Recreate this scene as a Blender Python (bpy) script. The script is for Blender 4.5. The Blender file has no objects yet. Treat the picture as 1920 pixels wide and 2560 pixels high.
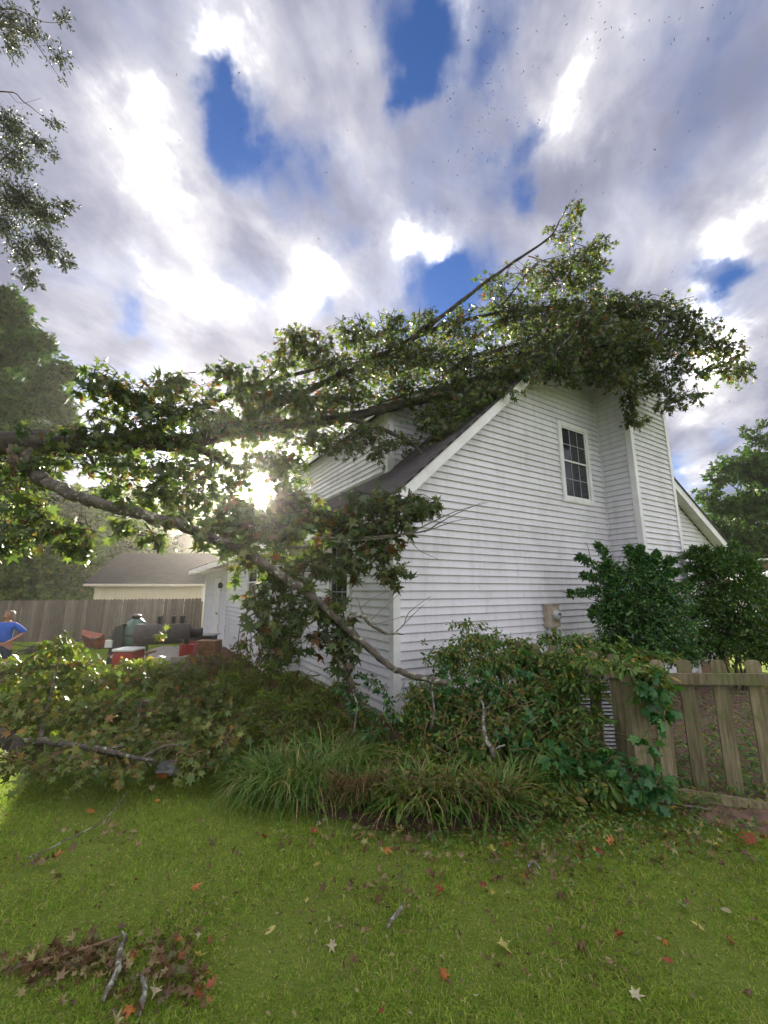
import bpy, math, random
import numpy as np
from mathutils import Vector, Matrix

rnd = random.Random(11)
rng = np.random.default_rng(11)
R = math.radians
sc = bpy.context.scene
COL = sc.collection

# ------------------------------------------------------------------ camera
PITCH = math.atan(0.194)
CP, SP = math.cos(PITCH), math.sin(PITCH)
CAMZ = 1.95
cam = bpy.data.cameras.new('camera')
cam.sensor_fit = 'VERTICAL'
cam.sensor_height = 25.6
cam.sensor_width = 19.2
cam.lens = 10.0
cam.clip_start = 0.05
cam.clip_end = 3000
camo = bpy.data.objects.new('camera', cam)
camo.location = (0, 0, CAMZ)
camo.rotation_euler = (math.pi / 2 + PITCH, 0, 0)
COL.objects.link(camo)
sc.camera = camo


def ray(px, py):
    yc = (1280 - py) / 1000.0
    return Vector(((px - 960) / 1000.0, CP - yc * SP, SP + yc * CP))


def P(px, py, Y):
    """world point seen in that direction at forward distance Y"""
    d = ray(px, py)
    return Vector((0, 0, CAMZ)) + d * (Y / d.y)


def PXS(px, py, Y):
    """metres per photo pixel there"""
    return Y / ray(px, py).y / 1000.0


# ------------------------------------------------------------------ light
SUN_DIR = ray(648, 1225).normalized()
SUN_EL = math.asin(SUN_DIR.z)
SUN_AZ = math.atan2(SUN_DIR.x, SUN_DIR.y)
sun = bpy.data.lights.new('sun', 'SUN')
sun.energy = 4.5
sun.angle = R(0.6)
sun.color = (1.0, 0.90, 0.74)
suno = bpy.data.objects.new('sun', sun)
suno.rotation_euler = (-SUN_DIR).to_track_quat('-Z', 'Y').to_euler()
suno.location = (-20, 60, 30)
COL.objects.link(suno)

vs = sc.view_settings
vs.view_transform = 'Standard'
vs.look = 'None'
vs.gamma = 1.0
vs.use_curve_mapping = False
vs.exposure = 2.42
sc.cycles.max_bounces = 6
sc.cycles.transmission_bounces = 4
sc.cycles.transparent_max_bounces = 6
sc.cycles.volume_bounces = 1
sc.cycles.use_denoising = True
sc.cycles.sample_clamp_indirect = 6.0


class NT:
    def __init__(s, tree):
        s.t = tree

    def n(s, typ, **kw):
        nd = s.t.nodes.new(typ)
        for k, v in kw.items():
            if k.startswith('i_'):
                key = k[2:]
                nd.inputs[int(key) if key.isdigit() else key].default_value = v
            else:
                setattr(nd, k, v)
        return nd

    def l(s, a, b):
        s.t.links.new(a, b)

    def val(s, x, sock):
        if isinstance(x, (int, float)):
            sock.default_value = x
        elif isinstance(x, (tuple, list, Vector)):
            sock.default_value = tuple(x)
        else:
            s.l(x, sock)

    def m(s, op, a, b=None, c=None, clamp=False):
        nd = s.n('ShaderNodeMath', operation=op, use_clamp=clamp)
        s.val(a, nd.inputs[0])
        if b is not None:
            s.val(b, nd.inputs[1])
        if c is not None:
            s.val(c, nd.inputs[2])
        return nd.outputs[0]

    def vm(s, op, a, b=None):
        nd = s.n('ShaderNodeVectorMath', operation=op)
        s.val(a, nd.inputs[0])
        if b is not None:
            s.val(b, nd.inputs[1])
        return nd.outputs['Value'] if op in ('DOT_PRODUCT', 'LENGTH') else nd.outputs[0]

    def ss(s, x, lo, hi, a=0.0, b=1.0):
        nd = s.n('ShaderNodeMapRange', interpolation_type='SMOOTHSTEP')
        s.val(x, nd.inputs[0])
        nd.inputs[1].default_value = lo
        nd.inputs[2].default_value = hi
        nd.inputs[3].default_value = a
        nd.inputs[4].default_value = b
        return nd.outputs[0]

    def mix(s, f, a, b, blend='MIX'):
        nd = s.n('ShaderNodeMix', data_type='RGBA', blend_type=blend)
        s.val(f, nd.inputs[0])
        for x, i in ((a, 6), (b, 7)):
            if isinstance(x, tuple) and len(x) == 3:
                x = x + (1,)
            s.val(x, nd.inputs[i])
        return nd.outputs[2]

    def noise(s, vec, scale, detail=4, rough=0.55, dist=0.0, out=0):
        nd = s.n('ShaderNodeTexNoise')
        nd.inputs['Scale'].default_value = scale
        nd.inputs['Detail'].default_value = detail
        nd.inputs['Roughness'].default_value = rough
        nd.inputs['Distortion'].default_value = dist
        if vec is not None:
            s.l(vec, nd.inputs['Vector'])
        return nd.outputs[out]


# ------------------------------------------------------------------ sky
w = bpy.data.worlds.new('World')
sc.world = w
w.use_nodes = True
w.node_tree.nodes.clear()
T = NT(w.node_tree)
tc = T.n('ShaderNodeTexCoord')
dirv = T.vm('NORMALIZE', tc.outputs['Generated'])
sep = T.n('ShaderNodeSeparateXYZ')
T.l(dirv, sep.inputs[0])
X_, Y_, Z_ = sep.outputs
den = T.m('ADD', T.m('MAXIMUM', Z_, 0.0), 0.16)
cx_ = T.m('DIVIDE', X_, den)
cy_ = T.m('DIVIDE', Y_, den)
# rows of cloud run away from the camera, a little to the right
ca, sa = math.cos(R(-8)), math.sin(R(-8))
rx_ = T.m('ADD', T.m('MULTIPLY', cx_, ca), T.m('MULTIPLY', cy_, -sa * -1))
ry_ = T.m('ADD', T.m('MULTIPLY', cx_, sa), T.m('MULTIPLY', cy_, ca))
cmb = T.n('ShaderNodeCombineXYZ')
T.l(T.m('MULTIPLY', rx_, 1.0), cmb.inputs[0])
T.l(T.m('MULTIPLY', ry_, 0.50), cmb.inputs[1])
cmb.inputs[2].default_value = 3.7
cvec = cmb.outputs[0]
wn_ = T.n('ShaderNodeTexNoise')
wn_.inputs['Scale'].default_value = 5.0
wn_.inputs['Detail'].default_value = 5.0
wn_.inputs['Roughness'].default_value = 0.6
T.l(dirv, wn_.inputs['Vector'])
wob = T.vm('SUBTRACT', wn_.outputs['Color'], (0.5, 0.5, 0.5))
wv = T.vm('SCALE', wob)
wv.node.inputs['Scale'].default_value = 0.24
wdir = T.vm('NORMALIZE', T.vm('ADD', dirv, wv))
n1 = T.noise(cvec, 2.2, 9, 0.57, 0.3)
n2 = T.noise(T.vm('ADD', cvec, (11.3, 4.1, 2.0)), 2.6, 9, 0.58, 0.3)
n3 = T.noise(T.vm('ADD', cvec, (-5.3, 7.7, 6.0)), 1.1, 4, 0.5, 0.2)
n4 = T.noise(dirv, 9.0, 8, 0.56, 0.3)
n5 = T.noise(T.vm('ADD', dirv, (3.1, 1.7, 0.4)), 16.0, 8, 0.6, 0.4)
sdot = T.vm('DOT_PRODUCT', dirv, tuple(SUN_DIR))
sang = T.m('ARCCOSINE', T.m('MINIMUM', sdot, 1.0))


def blobs(lst):
    tot = None
    for px, py, rad, amp in lst:
        d = ray(px, py).normalized()
        a_ = T.m('ARCCOSINE', T.m('MINIMUM', T.vm('DOT_PRODUCT', wdir, tuple(d)), 1.0))
        b_ = T.ss(a_, rad * .15, rad, amp, 0.0)
        tot = b_ if tot is None else T.m('ADD', tot, b_)
    return tot


holes = blobs(((985, 20, .13, .24), (1005, 130, .10, .22), (1010, 220, .07, .16), (1190, 110, .13, .19), (1250, 10, .12, .12), (1200, 260, .14, .08), (560, 270, .06, .18), (610, 340, .10, .24), (690, 420, .13, .22), (790, 480, .10, .10),
               (1330, 290, .06, .22), (1290, 420, .10, .26), (1300, 500, .06, .14), (1060, 700, .09, .22), (1130, 730, .10, .24), (310, 785, .05, .22), (270, 670, .12, .10), (480, 660, .12, .10), (640, 690, .12, .12), (1825, 700, .07, .24), (1890, 260, .10, .12),
               (1650, 560, .14, .06), (850, 610, .07, .10), (1690, 1130, .06, .16), (1850, 1060, .05, .12), (1715, 1190, .04, .16), (1830, 20, .16, .10), (90, 480, .12, .06), (420, 870, .12, .10), (800, 770, .06, .16)))
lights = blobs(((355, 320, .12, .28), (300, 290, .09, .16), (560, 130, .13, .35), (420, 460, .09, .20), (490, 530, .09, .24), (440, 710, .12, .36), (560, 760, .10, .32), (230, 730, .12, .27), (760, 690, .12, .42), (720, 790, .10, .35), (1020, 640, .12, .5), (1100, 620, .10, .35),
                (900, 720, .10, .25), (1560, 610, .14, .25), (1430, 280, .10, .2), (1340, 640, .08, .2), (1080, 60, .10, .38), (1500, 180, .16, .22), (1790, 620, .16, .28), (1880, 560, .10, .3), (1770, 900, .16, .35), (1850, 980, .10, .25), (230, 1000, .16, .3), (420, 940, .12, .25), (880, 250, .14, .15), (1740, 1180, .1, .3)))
# extra bright cloud patches, added outside the view to light wall and lawn
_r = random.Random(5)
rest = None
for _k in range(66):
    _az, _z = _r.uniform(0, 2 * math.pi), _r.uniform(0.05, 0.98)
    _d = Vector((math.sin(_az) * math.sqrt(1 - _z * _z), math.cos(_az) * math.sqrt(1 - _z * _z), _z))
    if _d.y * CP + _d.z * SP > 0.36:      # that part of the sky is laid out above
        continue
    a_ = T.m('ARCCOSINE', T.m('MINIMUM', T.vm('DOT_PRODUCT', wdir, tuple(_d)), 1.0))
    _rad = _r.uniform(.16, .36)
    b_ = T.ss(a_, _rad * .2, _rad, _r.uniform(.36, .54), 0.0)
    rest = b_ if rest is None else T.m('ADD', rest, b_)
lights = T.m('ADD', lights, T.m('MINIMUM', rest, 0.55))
cv = T.m('ADD', T.m('ADD', T.m('MULTIPLY', n1, 0.50), T.m('MULTIPLY', n3, 0.25)), T.m('MULTIPLY', n4, 0.25))
cv = T.m('ADD', T.m('MULTIPLY', T.m('SUBTRACT', T.m('ADD', cv, T.m('MULTIPLY', T.m('SUBTRACT', n1, 0.5), 0.2)), 0.5), 1.65), 0.49)
cover = T.m('SUBTRACT', cv, holes)
cmask = T.ss(cover, 0.10, 0.54)
thick = T.m('ADD', T.m('ADD', T.m('MULTIPLY', n2, 0.45), T.m('MULTIPLY', n1, 0.25)), T.m('MULTIPLY', n4, 0.30))
thick = T.m('ADD', T.m('MULTIPLY', T.m('SUBTRACT', thick, 0.5), 1.25), 0.50)
cmb2 = T.n('ShaderNodeCombineXYZ')
T.l(T.m('MULTIPLY', rx_, 1.0), cmb2.inputs[0])
T.l(T.m('MULTIPLY', ry_, 0.75), cmb2.inputs[1])
n6 = T.noise(cmb2.outputs[0], 4.6, 9, 0.60, 0.5)
thick = T.m('ADD', thick, T.m('MULTIPLY', T.m('SUBTRACT', n6, 0.5), 0.46))
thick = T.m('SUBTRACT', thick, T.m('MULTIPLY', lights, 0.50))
bright = T.ss(thick, 0.16, 0.66, 1.0, 0.0)
edge = T.ss(cover, 0.34, 0.50, 0.12, 0.0)
bright = T.m('ADD', bright, edge, clamp=True)
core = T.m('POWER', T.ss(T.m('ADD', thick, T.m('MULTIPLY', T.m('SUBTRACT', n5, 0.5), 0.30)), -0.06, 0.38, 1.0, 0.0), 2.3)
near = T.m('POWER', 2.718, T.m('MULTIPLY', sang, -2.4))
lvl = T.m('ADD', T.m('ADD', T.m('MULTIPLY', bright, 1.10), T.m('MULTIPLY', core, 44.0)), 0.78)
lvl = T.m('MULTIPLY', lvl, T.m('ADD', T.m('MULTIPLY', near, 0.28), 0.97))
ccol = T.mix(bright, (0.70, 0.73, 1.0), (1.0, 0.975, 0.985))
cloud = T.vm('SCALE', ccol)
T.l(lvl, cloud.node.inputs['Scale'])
sky = T.n('ShaderNodeTexSky', sky_type='NISHITA', sun_disc=False, sun_elevation=SUN_EL, sun_rotation=SUN_AZ,
          altitude=100.0, air_density=1.0, dust_density=0.2, ozone_density=4.0)
skyb = T.mix(1.0, sky.outputs[0], (0.19, 0.25, 0.355), 'MULTIPLY')
hz = T.ss(Z_, 0.02, 0.26, 0.8, 0.0)
cmask = T.m('MAXIMUM', cmask, hz)
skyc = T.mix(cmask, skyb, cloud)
# light of the sun itself shining through thin cloud
disc = T.ss(sang, R(0.9), R(2.3), 260.0, 0.0)
aur = T.m('ADD', T.m('MULTIPLY', T.m('POWER', 2.718, T.m('MULTIPLY', sang, -30.0)), 5.0),
          T.m('MULTIPLY', T.m('POWER', 2.718, T.m('MULTIPLY', sang, -6.0)), 0.35))
glow = T.vm('SCALE', (1.0, 0.95, 0.86))
T.l(T.m('ADD', disc, aur), glow.node.inputs['Scale'])
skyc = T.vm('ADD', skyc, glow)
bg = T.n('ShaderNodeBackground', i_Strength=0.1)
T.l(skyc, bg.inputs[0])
wo = T.n('ShaderNodeOutputWorld')
T.l(bg.outputs[0], wo.inputs[0])
w.cycles.sampling_method = 'MANUAL'
w.cycles.sample_map_resolution = 2048

# ------------------------------------------------------------------ materials
MATS = {}


def mat(name, c1, c2=None, scale=6.0, rough=0.6, bump=0.0, bscale=30.0, detail=5, spec=0.4, metal=0.0, stretch=None,
        c3=None, s3=3.0, t3=(0.55, 0.7), coords='Object'):
    m_ = bpy.data.materials.new(name)
    m_.use_nodes = True
    t = NT(m_.node_tree)
    pr = m_.node_tree.nodes['Principled BSDF']
    pr.inputs['Roughness'].default_value = rough
    pr.inputs['Metallic'].default_value = metal
    pr.inputs['Specular IOR Level'].default_value = spec
    tcn = t.n('ShaderNodeTexCoord')
    v = tcn.outputs[coords]
    if stretch:
        mp = t.n('ShaderNodeMapping')
        mp.inputs['Scale'].default_value = stretch
        t.l(v, mp.inputs[0])
        v = mp.outputs[0]
    c2 = c2 or tuple(x * 0.8 for x in c1)
    f = t.ss(t.noise(v, scale, detail, 0.6, 0.2), 0.35, 0.65)
    col = t.mix(f, c1, c2)
    if c3:
        g = t.ss(t.noise(tcn.outputs[coords], s3, 5, 0.65, 0.4), t3[0], t3[1])
        col = t.mix(g, col, c3)
    t.l(col, pr.inputs['Base Color'])
    if bump:
        b = t.n('ShaderNodeBump', i_Strength=bump, i_Distance=0.01)
        t.l(t.noise(v, bscale, 5, 0.6), b.inputs['Height'])
        t.l(b.outputs[0], pr.inputs['Normal'])
    MATS[name] = m_
    return m_


def leafmat(name, stops, transl=0.4, rough=0.42, spec=0.45, tint=(1.25, 1.3, 0.55)):
    m_ = bpy.data.materials.new(name)
    m_.use_nodes = True
    t = NT(m_.node_tree)
    nt = m_.node_tree
    pr = nt.nodes['Principled BSDF']
    out = nt.nodes['Material Output']
    geo = t.n('ShaderNodeNewGeometry')
    oi = t.n('ShaderNodeObjectInfo')
    fr = t.m('FRACT', t.m('ADD', geo.outputs['Random Per Island'], oi.outputs['Random']))
    cr = t.n('ShaderNodeValToRGB')
    t.l(fr, cr.inputs[0])
    els = cr.color_ramp.elements
    cr.color_ramp.interpolation = 'LINEAR'
    els[0].position, els[0].color = stops[0][0], stops[0][1] + (1,)
    els[1].position, els[1].color = stops[-1][0], stops[-1][1] + (1,)
    for p, c in stops[1:-1]:
        e = els.new(p)
        e.color = c + (1,)
    tcn = t.n('ShaderNodeTexCoord')
    nz = t.ss(t.noise(tcn.outputs['Object'], 9.0, 3), 0.3, 0.7)
    col = t.mix(0.35, cr.outputs[0], t.mix(nz, (0.55, 0.55, 0.5), (1.2, 1.2, 1.0)), 'MULTIPLY')
    t.l(col, pr.inputs['Base Color'])
    pr.inputs['Roughness'].default_value = rough
    pr.inputs['Specular IOR Level'].default_value = spec
    tr = t.n('ShaderNodeBsdfTranslucent')
    t.l(t.mix(1.0, col, tint, 'MULTIPLY'), tr.inputs[0])
    mx = t.n('ShaderNodeMixShader', i_0=transl)
    t.l(pr.outputs[0], mx.inputs[1])
    t.l(tr.outputs[0], mx.inputs[2])
    t.l(mx.outputs[0], out.inputs[0])
    MATS[name] = m_
    return m_


def boardmat(name, c1, c2, c3=None, rough=0.8, stretch=(18, 18, 1.2), scale=2.0, moss=(0.6, 0.75)):
    """sawn wood: grain along z, a little different from board to board"""
    m_ = bpy.data.materials.new(name)
    m_.use_nodes = True
    t = NT(m_.node_tree)
    pr = m_.node_tree.nodes['Principled BSDF']
    pr.inputs['Roughness'].default_value = rough
    pr.inputs['Specular IOR Level'].default_value = 0.25
    tcn = t.n('ShaderNodeTexCoord')
    oi = t.n('ShaderNodeObjectInfo')
    mp = t.n('ShaderNodeMapping')
    mp.inputs['Scale'].default_value = stretch
    t.l(tcn.outputs['Object'], mp.inputs[0])
    off = t.n('ShaderNodeCombineXYZ')
    t.l(t.m('MULTIPLY', oi.outputs['Random'], 37.0), off.inputs[0])
    t.l(t.m('MULTIPLY', oi.outputs['Random'], 17.0), off.inputs[2])
    v = t.vm('ADD', mp.outputs[0], off.outputs[0])
    g = t.ss(t.noise(v, scale, 6, 0.65, 0.4), 0.3, 0.7)
    col = t.mix(g, c1, c2)
    k = t.m('ADD', t.m('MULTIPLY', oi.outputs['Random'], 0.5), 0.75)
    kk = t.n('ShaderNodeCombineXYZ')
    for i in range(3):
        t.l(k, kk.inputs[i])
    col = t.mix(1.0, col, kk.outputs[0], 'MULTIPLY')
    if c3:
        q = t.ss(t.noise(tcn.outputs['Object'], 5.0, 5, 0.7, 0.3), moss[0], moss[1])
        col = t.mix(q, col, c3)
    t.l(col, pr.inputs['Base Color'])
    b = t.n('ShaderNodeBump', i_Strength=0.5, i_Distance=0.006)
    t.l(t.noise(v, scale * 2, 6, 0.7), b.inputs['Height'])
    t.l(b.outputs[0], pr.inputs['Normal'])
    MATS[name] = m_
    return m_


def sidingmat(name, c, dirt):
    """vinyl siding: faint embossed grain along the board, streaky dirt, pieces differ a little"""
    m_ = bpy.data.materials.new(name)
    m_.use_nodes = True
    t = NT(m_.node_tree)
    pr = m_.node_tree.nodes['Principled BSDF']
    pr.inputs['Roughness'].default_value = 0.48
    pr.inputs['Specular IOR Level'].default_value = 0.35
    tcn = t.n('ShaderNodeTexCoord')
    oi = t.n('ShaderNodeObjectInfo')
    v = tcn.outputs['Object']
    mp = t.n('ShaderNodeMapping')
    mp.inputs['Scale'].default_value = (7, 7, 0.9)
    t.l(v, mp.inputs[0])
    streak = t.ss(t.noise(mp.outputs[0], 1.0, 6, 0.7, 0.3), 0.42, 0.78)
    blot = t.ss(t.noise(v, 1.1, 6, 0.65, 0.3), 0.45, 0.75)
    f = t.m('MULTIPLY', t.m('ADD', streak, blot), 0.55, clamp=True)
    col = t.mix(f, c, dirt)
    k = t.m('ADD', t.m('MULTIPLY', oi.outputs['Random'], 0.09), 0.95)
    kk = t.n('ShaderNodeCombineXYZ')
    for i in range(3):
        t.l(k, kk.inputs[i])
    col = t.mix(1.0, col, kk.outputs[0], 'MULTIPLY')
    t.l(col, pr.inputs['Base Color'])
    mp2 = t.n('ShaderNodeMapping')
    mp2.inputs['Scale'].default_value = (3, 3, 90)
    t.l(v, mp2.inputs[0])
    b = t.n('ShaderNodeBump', i_Strength=0.22, i_Distance=0.004)
    t.l(t.noise(mp2.outputs[0], 1.5, 5, 0.6), b.inputs['Height'])
    t.l(b.outputs[0], pr.inputs['Normal'])
    MATS[name] = m_
    return m_


sidingmat('siding', (0.665, 0.655, 0.69), (0.46, 0.45, 0.45))
sidingmat('cream_siding', (0.66, 0.58, 0.42), (0.52, 0.45, 0.33))
mat('trim', (0.76, 0.755, 0.76), (0.66, 0.65, 0.64), 3, 0.45)
mat('soffit', (0.62, 0.61, 0.58), (0.5, 0.49, 0.45), 4, 0.6)
mat('wall_core', (0.45, 0.45, 0.44), None, 4, 0.9)
mat('brick_base', (0.20, 0.10, 0.07), (0.13, 0.075, 0.06), 9, 0.9, 0.5)
mat('bark', (0.075, 0.062, 0.05), (0.030, 0.026, 0.022), 7, 0.9, 1.0, 16, stretch=(1, 1, 1), c3=(0.30, 0.32, 0.25), s3=5, t3=(0.60, 0.72))
mat('bark_lichen', (0.115, 0.095, 0.075), (0.05, 0.042, 0.035), 9, 0.9, 1.0, 22, c3=(0.30, 0.32, 0.22), s3=14, t3=(0.56, 0.64))
mat('lichen_stick', (0.16, 0.14, 0.11), (0.07, 0.06, 0.05), 20, 0.9, 1.0, 30, c3=(0.30, 0.32, 0.25), s3=24, t3=(0.5, 0.6))
mat('bark_far', (0.09, 0.08, 0.065), (0.05, 0.045, 0.04), 5, 0.95)
mat('stem', (0.12, 0.085, 0.05), (0.2, 0.12, 0.06), 9, 0.8)
mat('vine_stem', (0.22, 0.13, 0.06), (0.12, 0.09, 0.05), 9, 0.8)
mat('dead_twig', (0.10, 0.085, 0.075), (0.22, 0.19, 0.16), 9, 0.85)
mat('split_wood', (0.16, 0.11, 0.08), (0.09, 0.06, 0.045), 12, 0.85, 0.6)
mat('glass', (0.018, 0.021, 0.024), (0.03, 0.034, 0.037), 2.0, 0.06, spec=0.6)
mat('muntin', (0.34, 0.36, 0.38), None, 4, 0.4)
mat('steel_paint', (0.035, 0.033, 0.037), (0.06, 0.052, 0.052), 6, 0.62, 0.2, spec=0.3, c3=(0.10, 0.06, 0.04), s3=5, t3=(.6, .75))
mat('black_paint', (0.02, 0.02, 0.021), (0.035, 0.035, 0.035), 6, 0.5)
mat('green_ceramic', (0.022, 0.075, 0.052), (0.03, 0.09, 0.065), 40, 0.22, 0.25, 60, spec=0.6)
mat('iron', (0.05, 0.05, 0.05), (0.09, 0.085, 0.08), 8, 0.45, metal=0.6)
mat('red_plastic', (0.33, 0.03, 0.025), (0.26, 0.026, 0.022), 4, 0.4)
mat('white_plastic', (0.72, 0.72, 0.72), (0.62, 0.62, 0.62), 4, 0.4)
mat('orange_paint', (0.30, 0.075, 0.03), (0.2, 0.05, 0.025), 5, 0.5)
mat('rubber', (0.025, 0.025, 0.025), None, 6, 0.8)
mat('grey_metal', (0.38, 0.39, 0.40), (0.30, 0.31, 0.32), 6, 0.45, metal=0.3)
mat('pvc', (0.36, 0.39, 0.43), (0.30, 0.32, 0.35), 5, 0.5)
mat('meter_box', (0.50, 0.46, 0.38), (0.42, 0.33, 0.24), 7, 0.6, c3=(0.36, 0.22, 0.12), s3=9, t3=(.5, .7))
mat('dial', (0.50, 0.50, 0.49), (0.40, 0.40, 0.40), 9, 0.15, spec=0.7)
mat('dark_mark', (0.05, 0.05, 0.05), None, 6, 0.6)
mat('cable', (0.16, 0.16, 0.17), None, 6, 0.6)
mat('tan_wood', (0.28, 0.16, 0.09), (0.2, 0.11, 0.065), 9, 0.8)
mat('concrete', (0.30, 0.27, 0.24), (0.2, 0.18, 0.16), 6, 0.9, 0.4)
mat('skin', (0.46, 0.235, 0.165), (0.42, 0.20, 0.14), 9, 0.5)
mat('hair', (0.17, 0.12, 0.085), (0.27, 0.20, 0.15), 25, 0.5)
mat('blue_shirt', (0.035, 0.13, 0.56), (0.03, 0.10, 0.46), 5, 0.75, 0.5, 9)
mat('dark_shorts', (0.035, 0.05, 0.085), (0.025, 0.035, 0.06), 8, 0.85)
mat('shoe', (0.06, 0.06, 0.06), None, 8, 0.7)
mat('eye', (0.03, 0.02, 0.02), None, 8, 0.3)
mat('lip', (0.34, 0.11, 0.09), None, 8, 0.5)
mat('car_white', (0.72, 0.73, 0.75), (0.68, 0.69, 0.71), 3, 0.25, spec=0.6)
mat('car_glass', (0.03, 0.035, 0.045), None, 3, 0.05, spec=0.7)
mat('bird_dark', (0.012, 0.012, 0.016), None, 3, 0.8)
mat('soil', (0.055, 0.032, 0.022), (0.10, 0.055, 0.036), 14, 0.95, 0.8, 40)
mat('clay', (0.17, 0.105, 0.075), (0.09, 0.055, 0.04), 9, 0.95, 0.8, 30)
mat('neighbour_brick', (0.27, 0.17, 0.13), (0.2, 0.12, 0.1), 6, 0.9)
mat('far_wall', (0.62, 0.55, 0.47), (0.56, 0.49, 0.42), 5, 0.7)
boardmat('fence_grey', (0.115, 0.092, 0.074), (0.19, 0.158, 0.130), (0.07, 0.06, 0.048))
boardmat('picket_wood', (0.125, 0.105, 0.058), (0.30, 0.25, 0.155), (0.125, 0.15, 0.05), moss=(0.48, 0.70))
mat('picket_stain', (0.17, 0.075, 0.05), (0.10, 0.05, 0.038), 8, 0.85, stretch=(10, 10, 1))


def shinglemat(name, c1, c2, course=0.14):
    m_ = bpy.data.materials.new(name)
    m_.use_nodes = True
    t = NT(m_.node_tree)
    pr = m_.node_tree.nodes['Principled BSDF']
    pr.inputs['Roughness'].default_value = 0.9
    pr.inputs['Specular IOR Level'].default_value = 0.3
    uv = t.n('ShaderNodeUVMap')
    br = t.n('ShaderNodeTexBrick')
    br.inputs['Scale'].default_value = 1.0
    br.inputs['Brick Width'].default_value = 0.32
    br.inputs['Row Height'].default_value = course
    br.inputs['Mortar Size'].default_value = 0.010
    br.inputs['Mortar Smooth'].default_value = 0.1
    br.inputs['Bias'].default_value = 0.0
    br.inputs['Color1'].default_value = c1 + (1,)
    br.inputs['Color2'].default_value = c2 + (1,)
    br.inputs['Mortar'].default_value = tuple(x * 0.45 for x in c1) + (1,)
    t.l(uv.outputs[0], br.inputs['Vector'])
    nz = t.noise(uv.outputs[0], 26.0, 6, 0.8)
    col = t.mix(0.6, br.outputs[0], t.mix(nz, (0.45, 0.45, 0.45), (1.5, 1.5, 1.5)), 'MULTIPLY')
    t.l(col, pr.inputs['Base Color'])
    b = t.n('ShaderNodeBump', i_Strength=0.8, i_Distance=0.012)
    t.l(t.m('SUBTRACT', t.m('MULTIPLY', nz, 0.4), br.outputs['Fac']), b.inputs['Height'])
    t.l(b.outputs[0], pr.inputs['Normal'])
    MATS[name] = m_


shinglemat('shingle', (0.055, 0.048, 0.052), (0.095, 0.082, 0.085))
shinglemat('shed_shingle', (0.024, 0.022, 0.023), (0.040, 0.037, 0.037))

leafmat('gum_leaf', [(0, (0.045, 0.075, 0.030)), (0.35, (0.070, 0.112, 0.036)), (0.66, (0.100, 0.145, 0.046)), (0.86, (0.150, 0.165, 0.055)), (0.93, (0.110, 0.085, 0.045)),
                     (0.985, (0.20, 0.080, 0.035)), (1, (0.07, 0.11, 0.035))], 0.42, 0.40)
leafmat('ground_gum_leaf', [(0, (0.055, 0.098, 0.02)), (0.35, (0.100, 0.155, 0.030)), (0.75, (0.150, 0.190, 0.040)), (0.90, (0.23, 0.225, 0.06)), (0.97, (0.30, 0.15, 0.05)), (1, (0.10, 0.15, 0.03))],
        0.32, 0.42)
leafmat('wilted_leaf', [(0, (0.075, 0.098, 0.027)), (0.4, (0.128, 0.128, 0.038)), (0.7, (0.195, 0.105, 0.045)), (1, (0.105, 0.075, 0.038))], 0.4)
leafmat('vine_leaf', [(0, (0.06, 0.145, 0.034)), (0.4, (0.10, 0.205, 0.045)), (0.68, (0.145, 0.245, 0.055)), (0.86, (0.22, 0.26, 0.06)), (0.94, (0.36, 0.30, 0.06)), (0.985, (0.30, 0.16, 0.05)), (1, (0.09, 0.18, 0.04))], 0.4, 0.42)
leafmat('weed_leaf', [(0, (0.07, 0.13, 0.025)), (0.4, (0.115, 0.185, 0.034)), (0.75, (0.175, 0.225, 0.045)), (0.92, (0.25, 0.22, 0.055)), (0.98, (0.20, 0.11, 0.04)), (1, (0.1, 0.16, 0.03))], 0.42, 0.45)
leafmat('ivy_leaf', [(0, (0.031, 0.117, 0.039)), (0.6, (0.062, 0.188, 0.062)), (1, (0.094, 0.219, 0.046))], 0.35, 0.4)
leafmat('shrub_leaf', [(0, (0.026, 0.086, 0.025)), (0.5, (0.050, 0.144, 0.038)), (0.85, (0.086, 0.202, 0.046)), (1, (0.163, 0.269, 0.058))], 0.3, 0.35, 0.5)
leafmat('shrub_leaf_light', [(0, (0.030, 0.087, 0.019)), (0.5, (0.054, 0.138, 0.027)), (0.85, (0.098, 0.195, 0.036)), (1, (0.180, 0.240, 0.045))], 0.35, 0.38, 0.5)
leafmat('oak_leaf', [(0, (0.024, 0.044, 0.022)), (0.6, (0.042, 0.064, 0.03)), (1, (0.066, 0.085, 0.036))], 0.15, 0.55)
leafmat('forest_leaf', [(0, (0.038, 0.083, 0.022)), (0.5, (0.074, 0.125, 0.032)), (0.85, (0.136, 0.176, 0.040)), (1, (0.208, 0.208, 0.048))], 0.42, 0.5, 0.3)
leafmat('strap_leaf', [(0, (0.053, 0.128, 0.022)), (0.5, (0.105, 0.203, 0.033)), (0.8, (0.173, 0.255, 0.053)), (0.93, (0.360, 0.300, 0.120)), (1, (0.300, 0.165, 0.090))], 0.35, 0.4)
leafmat('dry_strap', [(0, (0.16, 0.085, 0.045)), (0.5, (0.24, 0.15, 0.08)), (1, (0.10, 0.055, 0.03))], 0.3, 0.6)
leafmat('grass_blade', [(0, (0.125, 0.235, 0.025)), (0.4, (0.225, 0.345, 0.042)), (0.70, (0.31, 0.41, 0.065)), (0.86, (0.40, 0.42, 0.11)), (0.94, (0.46, 0.38, 0.19)), (1, (0.155, 0.27, 0.034))], 0.36, 0.7, 0.12)
leafmat('dark_forest_leaf', [(0, (0.018, 0.056, 0.009)), (0.5, (0.036, 0.088, 0.014)), (0.85, (0.065, 0.122, 0.020)), (1, (0.11, 0.14, 0.03))], 0.24, 0.6, 0.15)
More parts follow.
